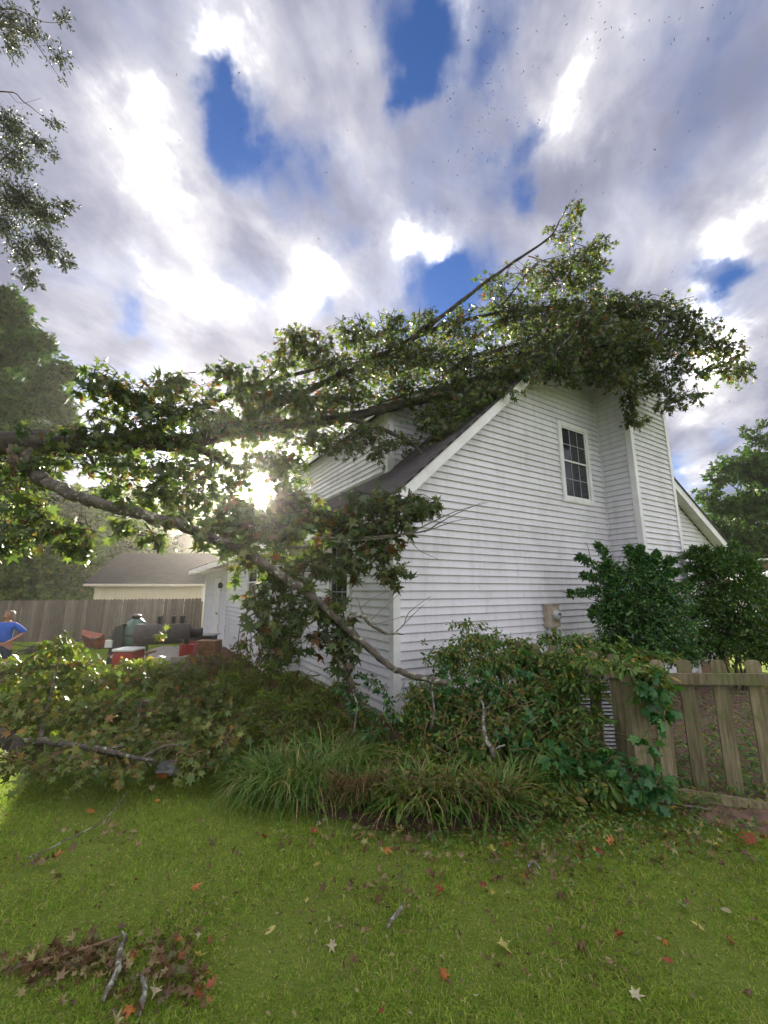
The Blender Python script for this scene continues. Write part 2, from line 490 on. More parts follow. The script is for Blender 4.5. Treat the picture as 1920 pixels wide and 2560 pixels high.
leafmat('leaf_orange', [(0, (0.42, 0.14, 0.04)), (1, (0.55, 0.22, 0.06))], 0.3, 0.5)
leafmat('leaf_red', [(0, (0.22, 0.05, 0.025)), (1, (0.32, 0.085, 0.04))], 0.3, 0.5)
leafmat('leaf_yellow', [(0, (0.38, 0.34, 0.07)), (1, (0.45, 0.42, 0.14))], 0.3, 0.5)
leafmat('leaf_brown', [(0, (0.13, 0.07, 0.04)), (1, (0.20, 0.115, 0.065))], 0.25, 0.6)
leafmat('leaf_pale', [(0, (0.42, 0.36, 0.24)), (1, (0.50, 0.46, 0.32))], 0.25, 0.55)
leafmat('leaf_green', [(0, (0.08, 0.14, 0.03)), (1, (0.15, 0.2, 0.04))], 0.35, 0.45)

m_ = bpy.data.materials.new('lawn_soil')
m_.use_nodes = True
t = NT(m_.node_tree)
pr = m_.node_tree.nodes['Principled BSDF']
tcn = t.n('ShaderNodeTexCoord')
v = tcn.outputs['Object']
a_ = t.mix(t.ss(t.noise(v, 45, 6, 0.75), 0.3, 0.7), (0.145, 0.205, 0.034), (0.220, 0.275, 0.055))
b_ = t.mix(t.ss(t.noise(v, 1.3, 4, 0.6), 0.52, 0.80), a_, (0.12, 0.12, 0.045))
t.l(b_, pr.inputs['Base Color'])
pr.inputs['Roughness'].default_value = 0.95
pr.inputs['Specular IOR Level'].default_value = 0.15
bb = t.n('ShaderNodeBump', i_Strength=0.9, i_Distance=0.03)
t.l(t.noise(v, 60, 5, 0.8), bb.inputs['Height'])
t.l(bb.outputs[0], pr.inputs['Normal'])
MATS['lawn_soil'] = m_

m_ = bpy.data.materials.new('clear_plastic')
m_.use_nodes = True
t = NT(m_.node_tree)
pr = m_.node_tree.nodes['Principled BSDF']
pr.inputs['Base Color'].default_value = (0.62, 0.65, 0.70, 1)
pr.inputs['Roughness'].default_value = 0.2
tp = t.n('ShaderNodeBsdfTransparent')
mx = t.n('ShaderNodeMixShader', i_0=0.35)
t.l(pr.outputs[0], mx.inputs[1])
t.l(tp.outputs[0], mx.inputs[2])
t.l(mx.outputs[0], m_.node_tree.nodes['Material Output'].inputs[0])
MATS['clear_plastic'] = m_

# ------------------------------------------------------------------ builders
def root_of(o):
    while o.parent:
        o = o.parent
    return o


def link(name, me, m=None, parent=None, loc=None, smooth=False):
    o = bpy.data.objects.new(name, me)
    COL.objects.link(o)
    if m is not None and me is not None and not me.materials:
        me.materials.append(MATS[m])
    if parent is not None:
        o.parent = parent
    if loc is not None:
        o.location = loc
    if smooth and me is not None:
        me.polygons.foreach_set('use_smooth', np.ones(len(me.polygons), dtype=bool))
    return o


def tag(o, label=None, cat=None, group=None, kind=None):
    if label:
        o['label'] = label
    if cat:
        o['category'] = cat
    if group:
        o['group'] = group
    if kind:
        o['kind'] = kind
    return o


def thing(name, label, cat, loc, group=None):
    o = bpy.data.objects.new(name, None)
    o.empty_display_size = 0.1
    COL.objects.link(o)
    o.location = loc
    return tag(o, label, cat, group)


class MB:
    def __init__(s):
        s.v = []
        s.f = []

    def add(s, vs_, fs):
        b = len(s.v)
        s.v += [tuple(x) for x in vs_]
        s.f += [tuple(b + i for i in f) for f in fs]

    def hexa(s, p):
        """8 points: bottom loop 0-3, top loop 4-7"""
        s.add(p, [(0, 3, 2, 1), (4, 5, 6, 7), (0, 1, 5, 4), (1, 2, 6, 5), (2, 3, 7, 6), (3, 0, 4, 7)])

    def box(s, lo, hi):
        x0, y0, z0 = lo
        x1, y1, z1 = hi
        s.hexa([(x0, y0, z0), (x1, y0, z0), (x1, y1, z0), (x0, y1, z0), (x0, y0, z1), (x1, y0, z1), (x1, y1, z1), (x0, y1, z1)])

    def obox(s, o, a, b, c, ra, rb, rc):
        """box on axes a, b, c from origin o, each over a (lo, hi) range"""
        q = lambda i, j, k: o + a * ra[i] + b * rb[j] + c * rc[k]
        s.hexa([q(0, 0, 0), q(1, 0, 0), q(1, 1, 0), q(0, 1, 0), q(0, 0, 1), q(1, 0, 1), q(1, 1, 1), q(0, 1, 1)])

    def tube(s, pts, rad, n=8, cap=True, wob=0.0):
        pts = [Vector(p) for p in pts]
        k = len(pts)
        rad = [rad] * k if isinstance(rad, (int, float)) else list(rad)
        base = len(s.v)
        up = Vector((0.13, 0.21, 0.97))
        for i, p in enumerate(pts):
            d = (pts[min(i + 1, k - 1)] - pts[max(i - 1, 0)])
            if d.length < 1e-6:
                d = Vector((0, 0, 1))
            d.normalize()
            x = d.cross(up)
            if x.length < 1e-3:
                x = d.cross(Vector((1, 0, 0)))
            x.normalize()
            y = d.cross(x)
            for j in range(n):
                a = 2 * math.pi * j / n
                r = rad[i] * (1 + wob * (rnd.random() - 0.5))
                s.v.append(tuple(p + x * (r * math.cos(a)) + y * (r * math.sin(a))))
        for i in range(k - 1):
            for j in range(n):
                a = base + i * n + j
                b = base + i * n + (j + 1) % n
                s.f.append((a, b, b + n, a + n))
        if cap:
            s.f.append(tuple(base + j for j in reversed(range(n))))
            s.f.append(tuple(base + (k - 1) * n + j for j in range(n)))

    def lathe(s, c, prof, n=24, axis=Vector((0, 0, 1))):
        axis = Vector(axis).normalized()
        x = axis.orthogonal().normalized()
        y = axis.cross(x)
        base = len(s.v)
        for r, h in prof:
            for j in range(n):
                a = 2 * math.pi * j / n
                s.v.append(tuple(Vector(c) + axis * h + x * (r * math.cos(a)) + y * (r * math.sin(a))))
        for i in range(len(prof) - 1):
            for j in range(n):
                a = base + i * n + j
                b = base + i * n + (j + 1) % n
                s.f.append((a, b, b + n, a + n))
        s.f.append(tuple(base + j for j in reversed(range(n))))
        s.f.append(tuple(base + (len(prof) - 1) * n + j for j in range(n)))

    def mesh(s, name, origin=(0, 0, 0)):
        o = Vector(origin)
        me = bpy.data.meshes.new(name)
        me.from_pydata([tuple(Vector(v) - o) for v in s.v], [], s.f)
        me.update()
        return me

    def build(s, name, m, parent=None, smooth=False, origin=None):
        if origin is None:
            origin = root_of(parent).location if parent is not None else Vector((0, 0, 0))
        o = link(name, s.mesh(name, origin), m, parent, smooth=smooth)
        if parent is None:
            o.location = origin
        return o


def np_mesh(name, V, F, m, smooth=False):
    """V (n,3), F (k,3|4) arrays -> mesh"""
    V = np.ascontiguousarray(V, dtype=np.float32)
    F = np.ascontiguousarray(F, dtype=np.int32)
    me = bpy.data.meshes.new(name)
    k = F.shape[1]
    me.vertices.add(len(V))
    me.vertices.foreach_set('co', V.ravel())
    me.loops.add(F.size)
    me.loops.foreach_set('vertex_index', F.ravel())
    me.polygons.add(len(F))
    me.polygons.foreach_set('loop_start', np.arange(0, F.size, k, dtype=np.int32))
    try:
        me.polygons.foreach_set('loop_total', np.full(len(F), k, dtype=np.int32))
    except Exception:
        pass
    if smooth:
        me.polygons.foreach_set('use_smooth', np.ones(len(F), dtype=bool))
    me.update(calc_edges=True)
    me.materials.append(MATS[m])
    return me


def smooth_path(pts, per=5, jit=0.0):
    """Catmull-Rom through points of (x,y,z,r)"""
    q = [np.array(p, dtype=float) for p in pts]
    q = [2 * q[0] - q[1]] + q + [2 * q[-1] - q[-2]]
    out = []
    for i in range(1, len(q) - 2):
        for k in range(per):
            t_ = k / per
            p = 0.5 * ((2 * q[i]) + (-q[i - 1] + q[i + 1]) * t_ + (2 * q[i - 1] - 5 * q[i] + 4 * q[i + 1] - q[i + 2]) * t_ ** 2
                       + (-q[i - 1] + 3 * q[i] - 3 * q[i + 1] + q[i + 2]) * t_ ** 3)
            if jit:
                p[:3] += rng.normal(0, jit, 3) * max(0.3, min(1, p[3] * 12))
            out.append(p)
    out.append(q[-2])
    return out


def limb(mb, pts, per=5, n=8, jit=0.012, wob=0.18):
    pp = smooth_path(pts, per, jit)
    mb.tube([p[:3] for p in pp], [max(0.003, p[3]) for p in pp], n, True, wob)
    return pp


# ---- leaf templates: (verts (x side, y along, z up), tri faces)
def star_leaf():
    c = (0, 0.42, 0.03)
    vs_ = [c]
    seq = [(180, .40, 0.0), (-150, .26, .0), (-116, .50, -.07), (-88, .23, .02), (-60, .60, -.10), (-28, .24, .02), (0, .64, -.13), (28, .24, .02), (60, .60, -.10), (88, .23, .02), (116, .50, -.07), (150, .26, 0)]
    for a, l, z in seq:
        vs_.append((l * math.sin(R(a)), c[1] + l * math.cos(R(a)), z))
    n = len(seq)
    return np.array(vs_), np.array([(0, 1 + i, 1 + (i + 1) % n) for i in range(n)])


def oval_leaf(w_=0.5, fold=0.10, droop=0.12):
    vs_ = [(0, 0, 0), (-w_ * .42, .3, fold), (0, .42, 0), (w_ * .42, .3, fold), (-w_ * .38, .68, fold - droop * .4), (w_ * .38, .68, fold - droop * .4), (0, 1, -droop)]
    return np.array(vs_), np.array([(0, 2, 1), (0, 3, 2), (1, 2, 4), (2, 3, 5), (2, 6, 4), (2, 5, 6)])


def rag_leaf():
    """a small spray of a far crown: three blades on a point"""
    vs_, fs = [], []
    for a, l in ((-50, .8), (0, 1.0), (55, .85)):
        b = len(vs_)
        s_, c_ = math.sin(R(a)), math.cos(R(a))
        for x, y, z in ((0, 0, 0), (-.2, .5, .06), (.2, .5, .06), (0, 1, -.08)):
            y *= l
            vs_.append((x * c_ + y * s_, -x * s_ + y * c_, z))
        fs += [(b, b + 2, b + 1), (b + 1, b + 2, b + 3)]
    return np.array(vs_), np.array(fs)


def lobed_leaf():
    vs_ = [(0, .45, .04)]
    seq = [(180, .45, 0), (-120, .34, -.03), (-95, .22, .02), (-62, .5, -.05), (-32, .3, .03), (0, .55, -.1), (32, .3, .03), (62, .5, -.05), (95, .22, .02), (120, .34, -.03)]
    for a, l, z in seq:
        vs_.append((l * math.sin(R(a)), .45 + l * math.cos(R(a)), z))
    n = len(seq)
    return np.array(vs_), np.array([(0, 1 + i, 1 + (i + 1) % n) for i in range(n)])


def bent(tv, fold, curl):
    v_ = tv.copy()
    v_[:, 2] += np.abs(v_[:, 0]) * fold + (v_[:, 1] - .4) ** 2 * curl
    v_[:, 0] *= 1 - .35 * min(1, abs(fold))
    return v_


STAR, OVAL, RAG, LOBED = star_leaf(), oval_leaf(), rag_leaf(), lobed_leaf()
NARROW = oval_leaf(0.34)


class Leaves:
    def __init__(s):
        s.p, s.d, s.u, s.z = [], [], [], []

    def put(s, p, d, u, z):
        s.p.append(p)
        s.d.append(d)
        s.u.append(u)
        s.z.append(z)

    def arrays(s):
        p, d, u, z = (np.array(a, dtype=float) for a in (s.p, s.d, s.u, s.z))
        d /= np.linalg.norm(d, axis=1, keepdims=True) + 1e-9
        x = np.cross(d, u)
        x /= np.linalg.norm(x, axis=1, keepdims=True) + 1e-9
        n_ = np.cross(x, d)
        return p, x, d, n_, z

    def mesh(s, name, tmpl, m, keep=None):
        p, x, d, n_, z = s.arrays()
        if keep is not None:
            p, x, d, n_, z = (a[keep] for a in (p, x, d, n_, z))
        tv, tf = tmpl
        V = p[:, None, :] + z[:, None, None] * (x[:, None, :] * tv[None, :, 0:1] + d[:, None, :] * tv[None, :, 1:2] + n_[:, None, :] * tv[None, :, 2:3] * rng.uniform(.3, 1.9, (len(p), 1, 1)))
        F = tf[None, :, :] + (np.arange(len(p)) * len(tv))[:, None, None]
        return np_mesh(name, V.reshape(-1, 3), F.reshape(-1, 3), m)


def unit():
    v_ = rng.normal(0, 1, 3)
    return v_ / (np.linalg.norm(v_) + 1e-9)


def clump(lv, c, r, n, size, droop=0.35, twigs=None, per=9, tw=0.0035, up=0.4, inner=0.15, seedpt=None, szvar=0.3, flat=1.0, wide=0.45):
    """n leaves on twigs that fan out from inside an ellipsoid; twig lines go to `twigs`"""
    c = np.array(c, dtype=float)
    r = np.array(r, dtype=float)
    k = max(1, int(round(n / per)))
    for _ in range(k):
        d = unit()
        d[2] *= flat
        d /= np.linalg.norm(d) + 1e-9
        a = c + r * unit() * rng.uniform(0, wide)
        if seedpt is not None and rng.random() < 0.5:
            a = a * 0.7 + np.array(seedpt) * 0.3
        b = c + r * d * rng.uniform(0.55, 1.08)
        L = np.linalg.norm(b - a)
        mid = (a + b) / 2 + rng.normal(0, 0.06 * L + 0.004, 3)
        b = b - np.array((0, 0, droop * 0.25 * L))
        line = [a, mid, b]
        if twigs is not None:
            twigs.append((line, tw))
        for j in range(per):
            t_ = inner + (1 - inner) * (j + rng.random()) / per
            q = (1 - t_) ** 2 * a + 2 * t_ * (1 - t_) * mid + t_ * t_ * b
            ax = (b - a) / (L + 1e-9)
            side = np.cross(ax, unit())
            dd = ax * rng.uniform(0.1, 0.9) + side * rng.uniform(0.3, 1.0) + np.array((0, 0, -droop)) * rng.uniform(0.2, 1.6)
            uu = np.array((0, 0, up)) + unit() * 0.8
            z = size * (1 + szvar * rng.normal())
            z = max(size * .4, z)
            lv.put(q + dd / (np.linalg.norm(dd) + 1e-9) * z * 0.25, dd, uu, z)


def twig_mesh(mb, twigs, n=3, frac=1.0):
    for line, tw in twigs:
        if frac < 1 and rnd.random() > frac:
            continue
        mb.tube(line, [tw * 1.4, tw, tw * 0.5], n, False)


def strap(V, F, base, head, length, width, arch, rngl, seg=6):
    """one arching strap blade, as quads, appended to V, F"""
    hx, hy = math.cos(head), math.sin(head)
    sx, sy = -hy, hx
    b = len(V)
    ang = math.pi / 2 - abs(rngl.gauss(0.35, 0.28))
    p = np.array(base, dtype=float)
    st = length / seg
    for i in range(seg + 1):
        t_ = i / seg
        w_ = width * (0.75 + 0.5 * math.sin(math.pi * min(1, t_ * 1.2))) * (1 - t_ ** 2.2) + 0.0006
        V.append((p[0] - sx * w_ / 2, p[1] - sy * w_ / 2, p[2]))
        V.append((p[0] + sx * w_ / 2, p[1] + sy * w_ / 2, p[2]))
        p = p + np.array((hx * math.cos(ang), hy * math.cos(ang), math.sin(ang))) * st
        ang -= arch / seg * (0.5 + t_)
    for i in range(seg):
        F.append((b + 2 * i, b + 2 * i + 1, b + 2 * i + 3, b + 2 * i + 2))


def gz(x, y):
    """height of the yard: falls away behind"""
    t_ = min(1, max(0, (y - 3.6) / 6.0))
    return -0.25 * t_ * t_ * (3 - 2 * t_)


def G(px, py):
    """point on the yard seen in that direction"""
    d = ray(px, py)
    z = 0.0
    for _ in range(8):
        k = (z - CAMZ) / d.z
        p = Vector((0, 0, CAMZ)) + d * k
        z = gz(p.x, p.y)
    return Vector((p.x, p.y, z))


def proj(p):
    """photo pixel of a world point"""
    x, y, z = p[0], p[1], p[2] - CAMZ
    fw = y * CP + z * SP
    upc = -y * SP + z * CP
    return 960 + 1000 * x / fw, 1280 - 1000 * upc / fw, fw


# ------------------------------------------------------------------ ground
xs = np.concatenate([np.linspace(-230, -30, 14), np.linspace(-26, 26, 105), np.linspace(30, 230, 14)])
ys = np.concatenate([np.linspace(-60, -3, 8), np.linspace(-2, 24, 105), np.linspace(28, 240, 16)])
gx, gy = np.meshgrid(xs, ys)
tt = np.clip((gy - 3.6) / 6.0, 0, 1)
gh = -0.25 * tt * tt * (3 - 2 * tt) + 0.012 * np.sin(gx * 2.1 + gy) * np.cos(gy * 1.7)
V = np.stack([gx, gy, gh], -1).reshape(-1, 3)
nx, ny = len(xs), len(ys)
idx = np.arange(nx * ny).reshape(ny, nx)
F = np.stack([idx[:-1, :-1], idx[:-1, 1:], idx[1:, 1:], idx[1:, :-1]], -1).reshape(-1, 4)
tag(link('ground', np_mesh('ground', V, F, 'lawn_soil', True)), kind='structure')


def patch(name, pts, m, lift=0.02):
    """an earth bed: a low mound over a ground outline"""
    c = sum((Vector(p) for p in pts), Vector()) / len(pts)
    mb = MB()
    n = 40
    ring = []
    for i in range(n):
        u = i / n * len(pts)
        a, b = Vector(pts[int(u) % len(pts)]), Vector(pts[(int(u) + 1) % len(pts)])
        q = a.lerp(b, u - int(u))
        ring.append(q)
    vs_ = []
    for k, s_ in enumerate((1.0, 0.93, 0.6, 0.25)):
        for q in ring:
            p = c.lerp(q, s_ * (1 + (rnd.random() - .5) * 0.06))
            vs_.append((p.x, p.y, gz(p.x, p.y) + (-0.03, lift * .8, lift, lift)[k] + rnd.random() * 0.02))
    vs_.append((c.x, c.y, gz(c.x, c.y) + lift))
    fs = []
    for k in range(3):
        for i in range(n):
            a, b = k * n + i, k * n + (i + 1) % n
            fs.append((a, b, b + n, a + n))
    for i in range(n):
        fs.append((3 * n + i, 3 * n + (i + 1) % n, 4 * n))
    mb.add(vs_, fs)
    return tag(mb.build(name, m, smooth=True), kind='structure')


patch('soil_bed', [G(640, 1960), G(800, 2050), G(1010, 2082), G(1300, 2082), G(1560, 1990), G(1400, 1800), G(1000, 1780), G(640, 1780)], 'soil', 0.05)
patch('clay_bank', [G(1590, 2010), G(1960, 2110), G(2300, 2060), G(2300, 1760), G(1900, 1700), G(1700, 1690), G(1560, 1790)], 'clay', 0.05)
pp_ = G(420, 1645)
patch('patio', [pp_ + Vector((-1.6, -0.6, 0)), pp_ + Vector((1.6, -1.0, 0)), pp_ + Vector((1.7, 2.6, 0)), pp_ + Vector((-1.6, 2.6, 0))], 'concrete', 0.05)

# ------------------------------------------------------------------ the house
A = Vector((0.1555, 6.22, 0))
U1 = Vector((0.8554, 0.518, 0))          # along the gable wall, to the right
U2 = Vector((-0.518, 0.8554, 0))         # along the side wall, to the back
N1 = -U2                                  # out of the gable wall, towards the lawn
UZ = Vector((0, 0, 1))
ZS = 0.14                                 # bottom of the siding
S = 0.127                                 # siding exposure
TR, TB, TE = 5.2, 8.75, 11.94             # ridge, break of the back slope, far eave
ZE = 3.28
SL = 0.905
ZR = ZE + SL * TR
ZB = ZR - SL * (TB - TR)
ZF = ZB - 0.55 * (TE - TB)


def zrake(t_):
    if t_ <= TR:
        return ZE + SL * t_
    if t_ <= TB:
        return ZR - SL * (t_ - TR)
    return ZB - 0.55 * (t_ - TB)


house = thing('house', 'white sided house with a tall sided chimney and a fallen tree lying on its roof', 'house', A)


def course(par, o, a, out, b0, t0, b1, t1, z0, z1):
    """one siding board; runs along a from b0..b1 at its foot and t0..t1 at its head, leans out at the foot"""
    q = lambda s_, z, d: o + a * s_ + UZ * z + out * d
    mb = MB()
    lip, top, rec, gr = 0.036, 0.007, 0.006, 0.018
    ml, mr = b0 + (t0 - b0) * gr / max(z1 - z0, .02), b1 + (t1 - b1) * gr / max(z1 - z0, .02)
    zg = min(z0 + gr, z1 - .004)
    # shadow groove at the foot, drip edge, then the face leaning back to the head
    mb.add([q(b0, z0, 0.001), q(b1, z0, 0.001), q(b0, z0, rec), q(b1, z0, rec), q(ml, zg, rec), q(mr, zg, rec), q(ml, zg, lip), q(mr, zg, lip), q(t0, z1, top), q(t1, z1, top), q(t0, z1, .001), q(t1, z1, .001)],
           [(0, 1, 3, 2), (2, 3, 5, 4), (4, 5, 7, 6), (6, 7, 9, 8), (8, 9, 11, 10), (0, 2, 4, 6, 8, 10), (1, 11, 9, 7, 5, 3)])
    return mb.build('siding_board', 'siding', par)


def siding(par, o, a, out, span, z0, z1, gaps=(), s=S, parity=1):
    """courses from z0 to z1; span(z) gives the ends; gaps are (a0, a1, za, zb) openings"""
    k = 0
    z = z0
    while z < z1 - 0.01:
        zt = min(z + s, z1)
        l0, l1 = span(z), span(zt)
        if l0[1] - l0[0] < 0.05:
            z = zt
            k += 1
            continue
        if l1[1] - l1[0] < 0.01:
            c_ = (l1[0] + l1[1]) / 2
            l1 = (c_, c_ + 0.01)
        cut = [g for g in gaps if g[2] < zt - 0.03 and g[3] > z + 0.03]
        segs = [(l0[0], l1[0], l0[1], l1[1])]
        for g in cut:
            ns = []
            for b0, t0, b1, t1 in segs:
                if g[0] > max(b0, t0) + 0.02 and g[1] < min(b1, t1) - 0.02:
                    ns += [(b0, t0, g[0], g[0]), (g[1], g[1], b1, t1)]
                else:
                    ns.append((b0, t0, b1, t1))
            segs = ns
        out_segs = []
        for b0, t0, b1, t1 in segs:
            if b1 - b0 > 4.2 and not cut:      # a lap joint in long courses, staggered
                c_ = b0 + 3.66 - (k % 3) * 1.0 + 0.13 * (k % 2)
                if b0 + .6 < c_ < b1 - .6 and t0 + .3 < c_ < t1 - .3:
                    out_segs += [(b0, t0, c_, c_), (c_ + 0.003, c_ + 0.003, b1, t1)]
                    continue
            out_segs.append((b0, t0, b1, t1))
        for b0, t0, b1, t1 in out_segs:
            course(par, o, a, out, b0, t0, b1, t1, z, zt + 0.001)
        z = zt
        k += 1


def rail_strip(par, name, m, p0, p1, wv, dv, w0, w1, d0, d1):
    """a straight board from p0 to p1 with its section on axes wv, dv"""
    mb = MB()
    q = lambda p, w_, d: p + wv * w_ + dv * d
    mb.hexa([q(p0, w0, d0), q(p1, w0, d0), q(p1, w0, d1), q(p0, w0, d1), q(p0, w1, d0), q(p1, w1, d0), q(p1, w1, d1), q(p0, w1, d1)])
    return mb.build(name, m, par)


def window(o, a, out, a0, a1, z0, z1, parent, cols=3, rows=2, case=0.10):
    """double hung window with casing; a0..a1, z0..z1 are the outside of the casing"""
    mb = MB()
    for lo, hi, za, zb in ((a0, a0 + case, z0, z1), (a1 - case, a1, z0, z1), (a0 + case, a1 - case, z1 - case, z1), (a0 + case, a1 - case, z0, z0 + case)):
        mb.obox(o, a, out, UZ, (lo, hi), (0.0, 0.056), (za, zb))
    # outer bead
    e = 0.018
    for lo, hi, za, zb in ((a0 - e, a0, z0 - e, z1 + e), (a1, a1 + e, z0 - e, z1 + e), (a0, a1, z1, z1 + e), (a0, a1, z0 - e, z0)):
        mb.obox(o, a, out, UZ, (lo, hi), (0.0, 0.044), (za, zb))
    win = mb.build('window', 'trim', parent)
    i0, i1, y0, y1 = a0 + case, a1 - case, z0 + case, z1 - case
    zm = (y0 + y1) / 2 + 0.02
    fr = MB()
    f = 0.035
    for k, (za, zb, d) in enumerate(((zm - .02, y1, 0.016), (y0, zm + .02, 0.004))):
        for lo, hi, p, r_ in ((i0, i0 + f, za, zb), (i1 - f, i1, za, zb), (i0 + f, i1 - f, zb - f, zb), (i0 + f, i1 - f, za, za + f)):
            fr.obox(o, a, out, UZ, (lo, hi), (d, d + 0.022), (p, r_))
    fr.build('sash', 'trim', win)
    for za, zb, d in ((zm - .02 + f, y1 - f, 0.022), (y0 + f, zm + .02 - f, 0.010)):
        g = MB()
        g.obox(o, a, out, UZ, (i0 + f, i1 - f), (d - 0.004, d), (za, zb))
        g.build('pane', 'glass', win)
        mt = MB()
        for c_ in range(1, cols):
            xx = i0 + f + (i1 - i0 - 2 * f) * c_ / cols
            mt.obox(o, a, out, UZ, (xx - .008, xx + .008), (d + .001, d + .006), (za, zb))
        for r_ in range(1, rows):
            zz = za + (zb - za) * r_ / rows
            mt.obox(o, a, out, UZ, (i0 + f, i1 - f), (d + .0015, d + .0065), (zz - .008, zz + .008))
        mt.build('muntin', 'muntin', win)
    return win


# solid core behind the cladding
mb = MB()
prof = [(0, 0.05), (0, ZE - 0.02), (TR, ZR - 0.04), (TB, ZB - 0.03), (TE - 0.35, ZF + 0.15), (TE - 0.35, 0.05)]
q = lambda t_, r_, z: A + U1 * t_ + U2 * r_ + UZ * z
RB = 11.0
vs_ = [q(t_, 0.0, z) for t_, z in prof] + [q(t_, RB, z) for t_, z in prof]
n = len(prof)
mb.add(vs_, [tuple(range(n)), tuple(range(2 * n - 1, n - 1, -1))] + [(i, i + n, (i + 1) % n + n, (i + 1) % n) for i in range(n)])
gable = mb.build('gable_wall', 'wall_core', house)
mb = MB()
mb.obox(A, U1, U2, UZ, (0.02, TE - .37), (0.03, RB - .02), (-0.5, 0.10))
mb.build('foundation', 'brick_base', house)

WIN = (4.35, 5.45, 2.93, 4.78)


def gspan(z):
    zz = z + 0.0
    lo = 0.09 if zz < ZE + SL * 0.09 else (zz - ZE) / SL
    hi = 5.94 if zz < ZR - SL * (5.94 - TR) else TR + (ZR - zz) / SL
    return lo, hi


# window seen in the photo: fix its height from the image
p_ = P(1388, 1052, (A + U1 * 4.35).y).z
p2_ = P(1405, 1252, (A + U1 * 4.35).y).z
WIN = (4.35, 5.45, p2_, p_)
siding(gable, A, U1, N1, gspan, ZS, ZR - 0.03, gaps=[(WIN[0] - .02, WIN[1] + .02, WIN[2] - .02, WIN[3] + .02)])
window(A, U1, N1, WIN[0], WIN[1], WIN[2], WIN[3], house)


def gspan2(z):
    lo = 7.72
    if z < ZF + .2:
        return lo, TE - 0.37
    if z < ZB:
        return lo, TB + (ZB - z) / 0.55
    return lo, TR + (ZR - z) / SL


siding(gable, A, U1, N1, gspan2, ZS, ZB + 0.9)

# chimney chase
Q = 0.74
ch = MB()
ZC = 8.55
ch.obox(A, U1, N1, UZ, (5.96 + .002, 7.70 - .002), (0.0, Q - 0.002), (0.06, ZC))
chim = ch.build('chimney', 'wall_core', house)
siding(chim, A + N1 * Q, U1, N1, lambda z: (6.03, 7.64), ZS, ZC, s=S)
siding(chim, A + U1 * 5.96, N1, -U1, lambda z: (0.03, Q - 0.07), ZS, ZC)
siding(chim, A + U1 * 7.70, N1, U1, lambda z: (0.03, Q - 0.07), ZS, ZC)
cap = MB()
cap.obox(A, U1, N1, UZ, (5.88, 7.78), (-.55, Q + .08), (ZC, ZC + .12))
cap.build('chimney_cap', 'steel_paint', chim)


def corner(par, o, a, out, z0, z1, wa=0.085, wo=0.085, pr=0.042):
    """outside corner post at o: faces along +a and -out"""
    mb = MB()
    mb.obox(o, a, out, UZ, (-pr, wa), (0.0, pr), (z0, z1))
    mb.obox(o, a, out, UZ, (-pr, 0.0), (-wo, 0.0), (z0, z1))
    return mb.build('corner_trim', 'trim', par)


corner(house, A, U1, N1, ZS - 0.03, ZE + .02)
corner(chim, A + U1 * 5.96 + N1 * Q, U1, N1, ZS - 0.03, ZC)
corner(chim, A + U1 * 7.70 + N1 * Q, -U1, N1, ZS - 0.03, ZC)
mb = MB()
mb.obox(A, U1, N1, UZ, (5.925, 5.957), (0.003, 0.044), (ZS, zrake(5.94)))
mb.build('corner_trim', 'trim', house)

# eaves, rakes and roof
OV = 0.30


def slab(name, m, pts, th, par, vdir=None):
    """roof slab: quad pts (0,1 lower edge; 2,3 upper edge), thickness down, metre UVs"""
    p = [Vector(x) for x in pts]
    nrm = (p[1] - p[0]).cross(p[3] - p[0]).normalized()
    if nrm.z < 0:
        nrm = -nrm
    mb = MB()
    mb.hexa([x - nrm * th for x in p] + p)
    o = mb.build(name, m, par)
    me = o.data
    uvl = me.uv_layers.new(name='UVMap')
    ux = (p[1] - p[0]).normalized()
    uy = nrm.cross(ux)
    og = root_of(o).location
    for lp in me.loops:
        v_ = me.vertices[lp.vertex_index].co + og - p[0]
        uvl.data[lp.index].uv = (v_.dot(ux), v_.dot(uy))
    return o


FH = 0.25          # height of the rake board
q2 = lambda t_, qq, z: A + U1 * t_ + N1 * qq + UZ * z
tl = -0.36
roof = slab('roof', 'shingle', [q2(tl - .03, OV + .03, zrake(tl - .03) + FH + .03), q2(tl - .03, -RB - .3, zrake(tl - .03) + FH + .03), q2(TR, -RB - .3, ZR + FH + .03), q2(TR, OV + .03, ZR + FH + .03)], 0.035, house)
slab('roof_slope', 'shingle', [q2(TB, -RB - .3, ZB + FH + .03), q2(TB, OV + .03, ZB + FH + .03), q2(TR, OV + .03, ZR + FH + .034), q2(TR, -RB - .3, ZR + FH + .034)], 0.035, roof)
slab('roof_slope', 'shingle', [q2(TE + .03, -RB - .3, ZF + FH + .01), q2(TE + .03, OV + .03, ZF + FH + .01), q2(TB, OV + .03, ZB + FH + .026), q2(TB, -RB - .3, ZB + FH + .026)], 0.035, roof)
for t0, t1, nm in ((tl, 2.3, 'rake_board'), (2.303, TR, 'rake_board'), (TR, TB, 'rake_board'), (TB, TE, 'rake_board')):
    z0, z1 = zrake(t0 + 1e-6), zrake(t1 - 1e-6) if t1 != TE else ZF
    if t1 in (TR,):
        z1 = ZR
    rail_strip(house, nm, 'trim', q2(t0, OV, z0), q2(t1, OV, z1), UZ, N1, 0, FH, -0.02, 0.0)
    rail_strip(house, 'rake_soffit', 'soffit', q2(t0, 0.0, z0 + .03), q2(t1, 0.0, z1 + .03), UZ, N1, 0, 0.01, 0.035, OV - .021)
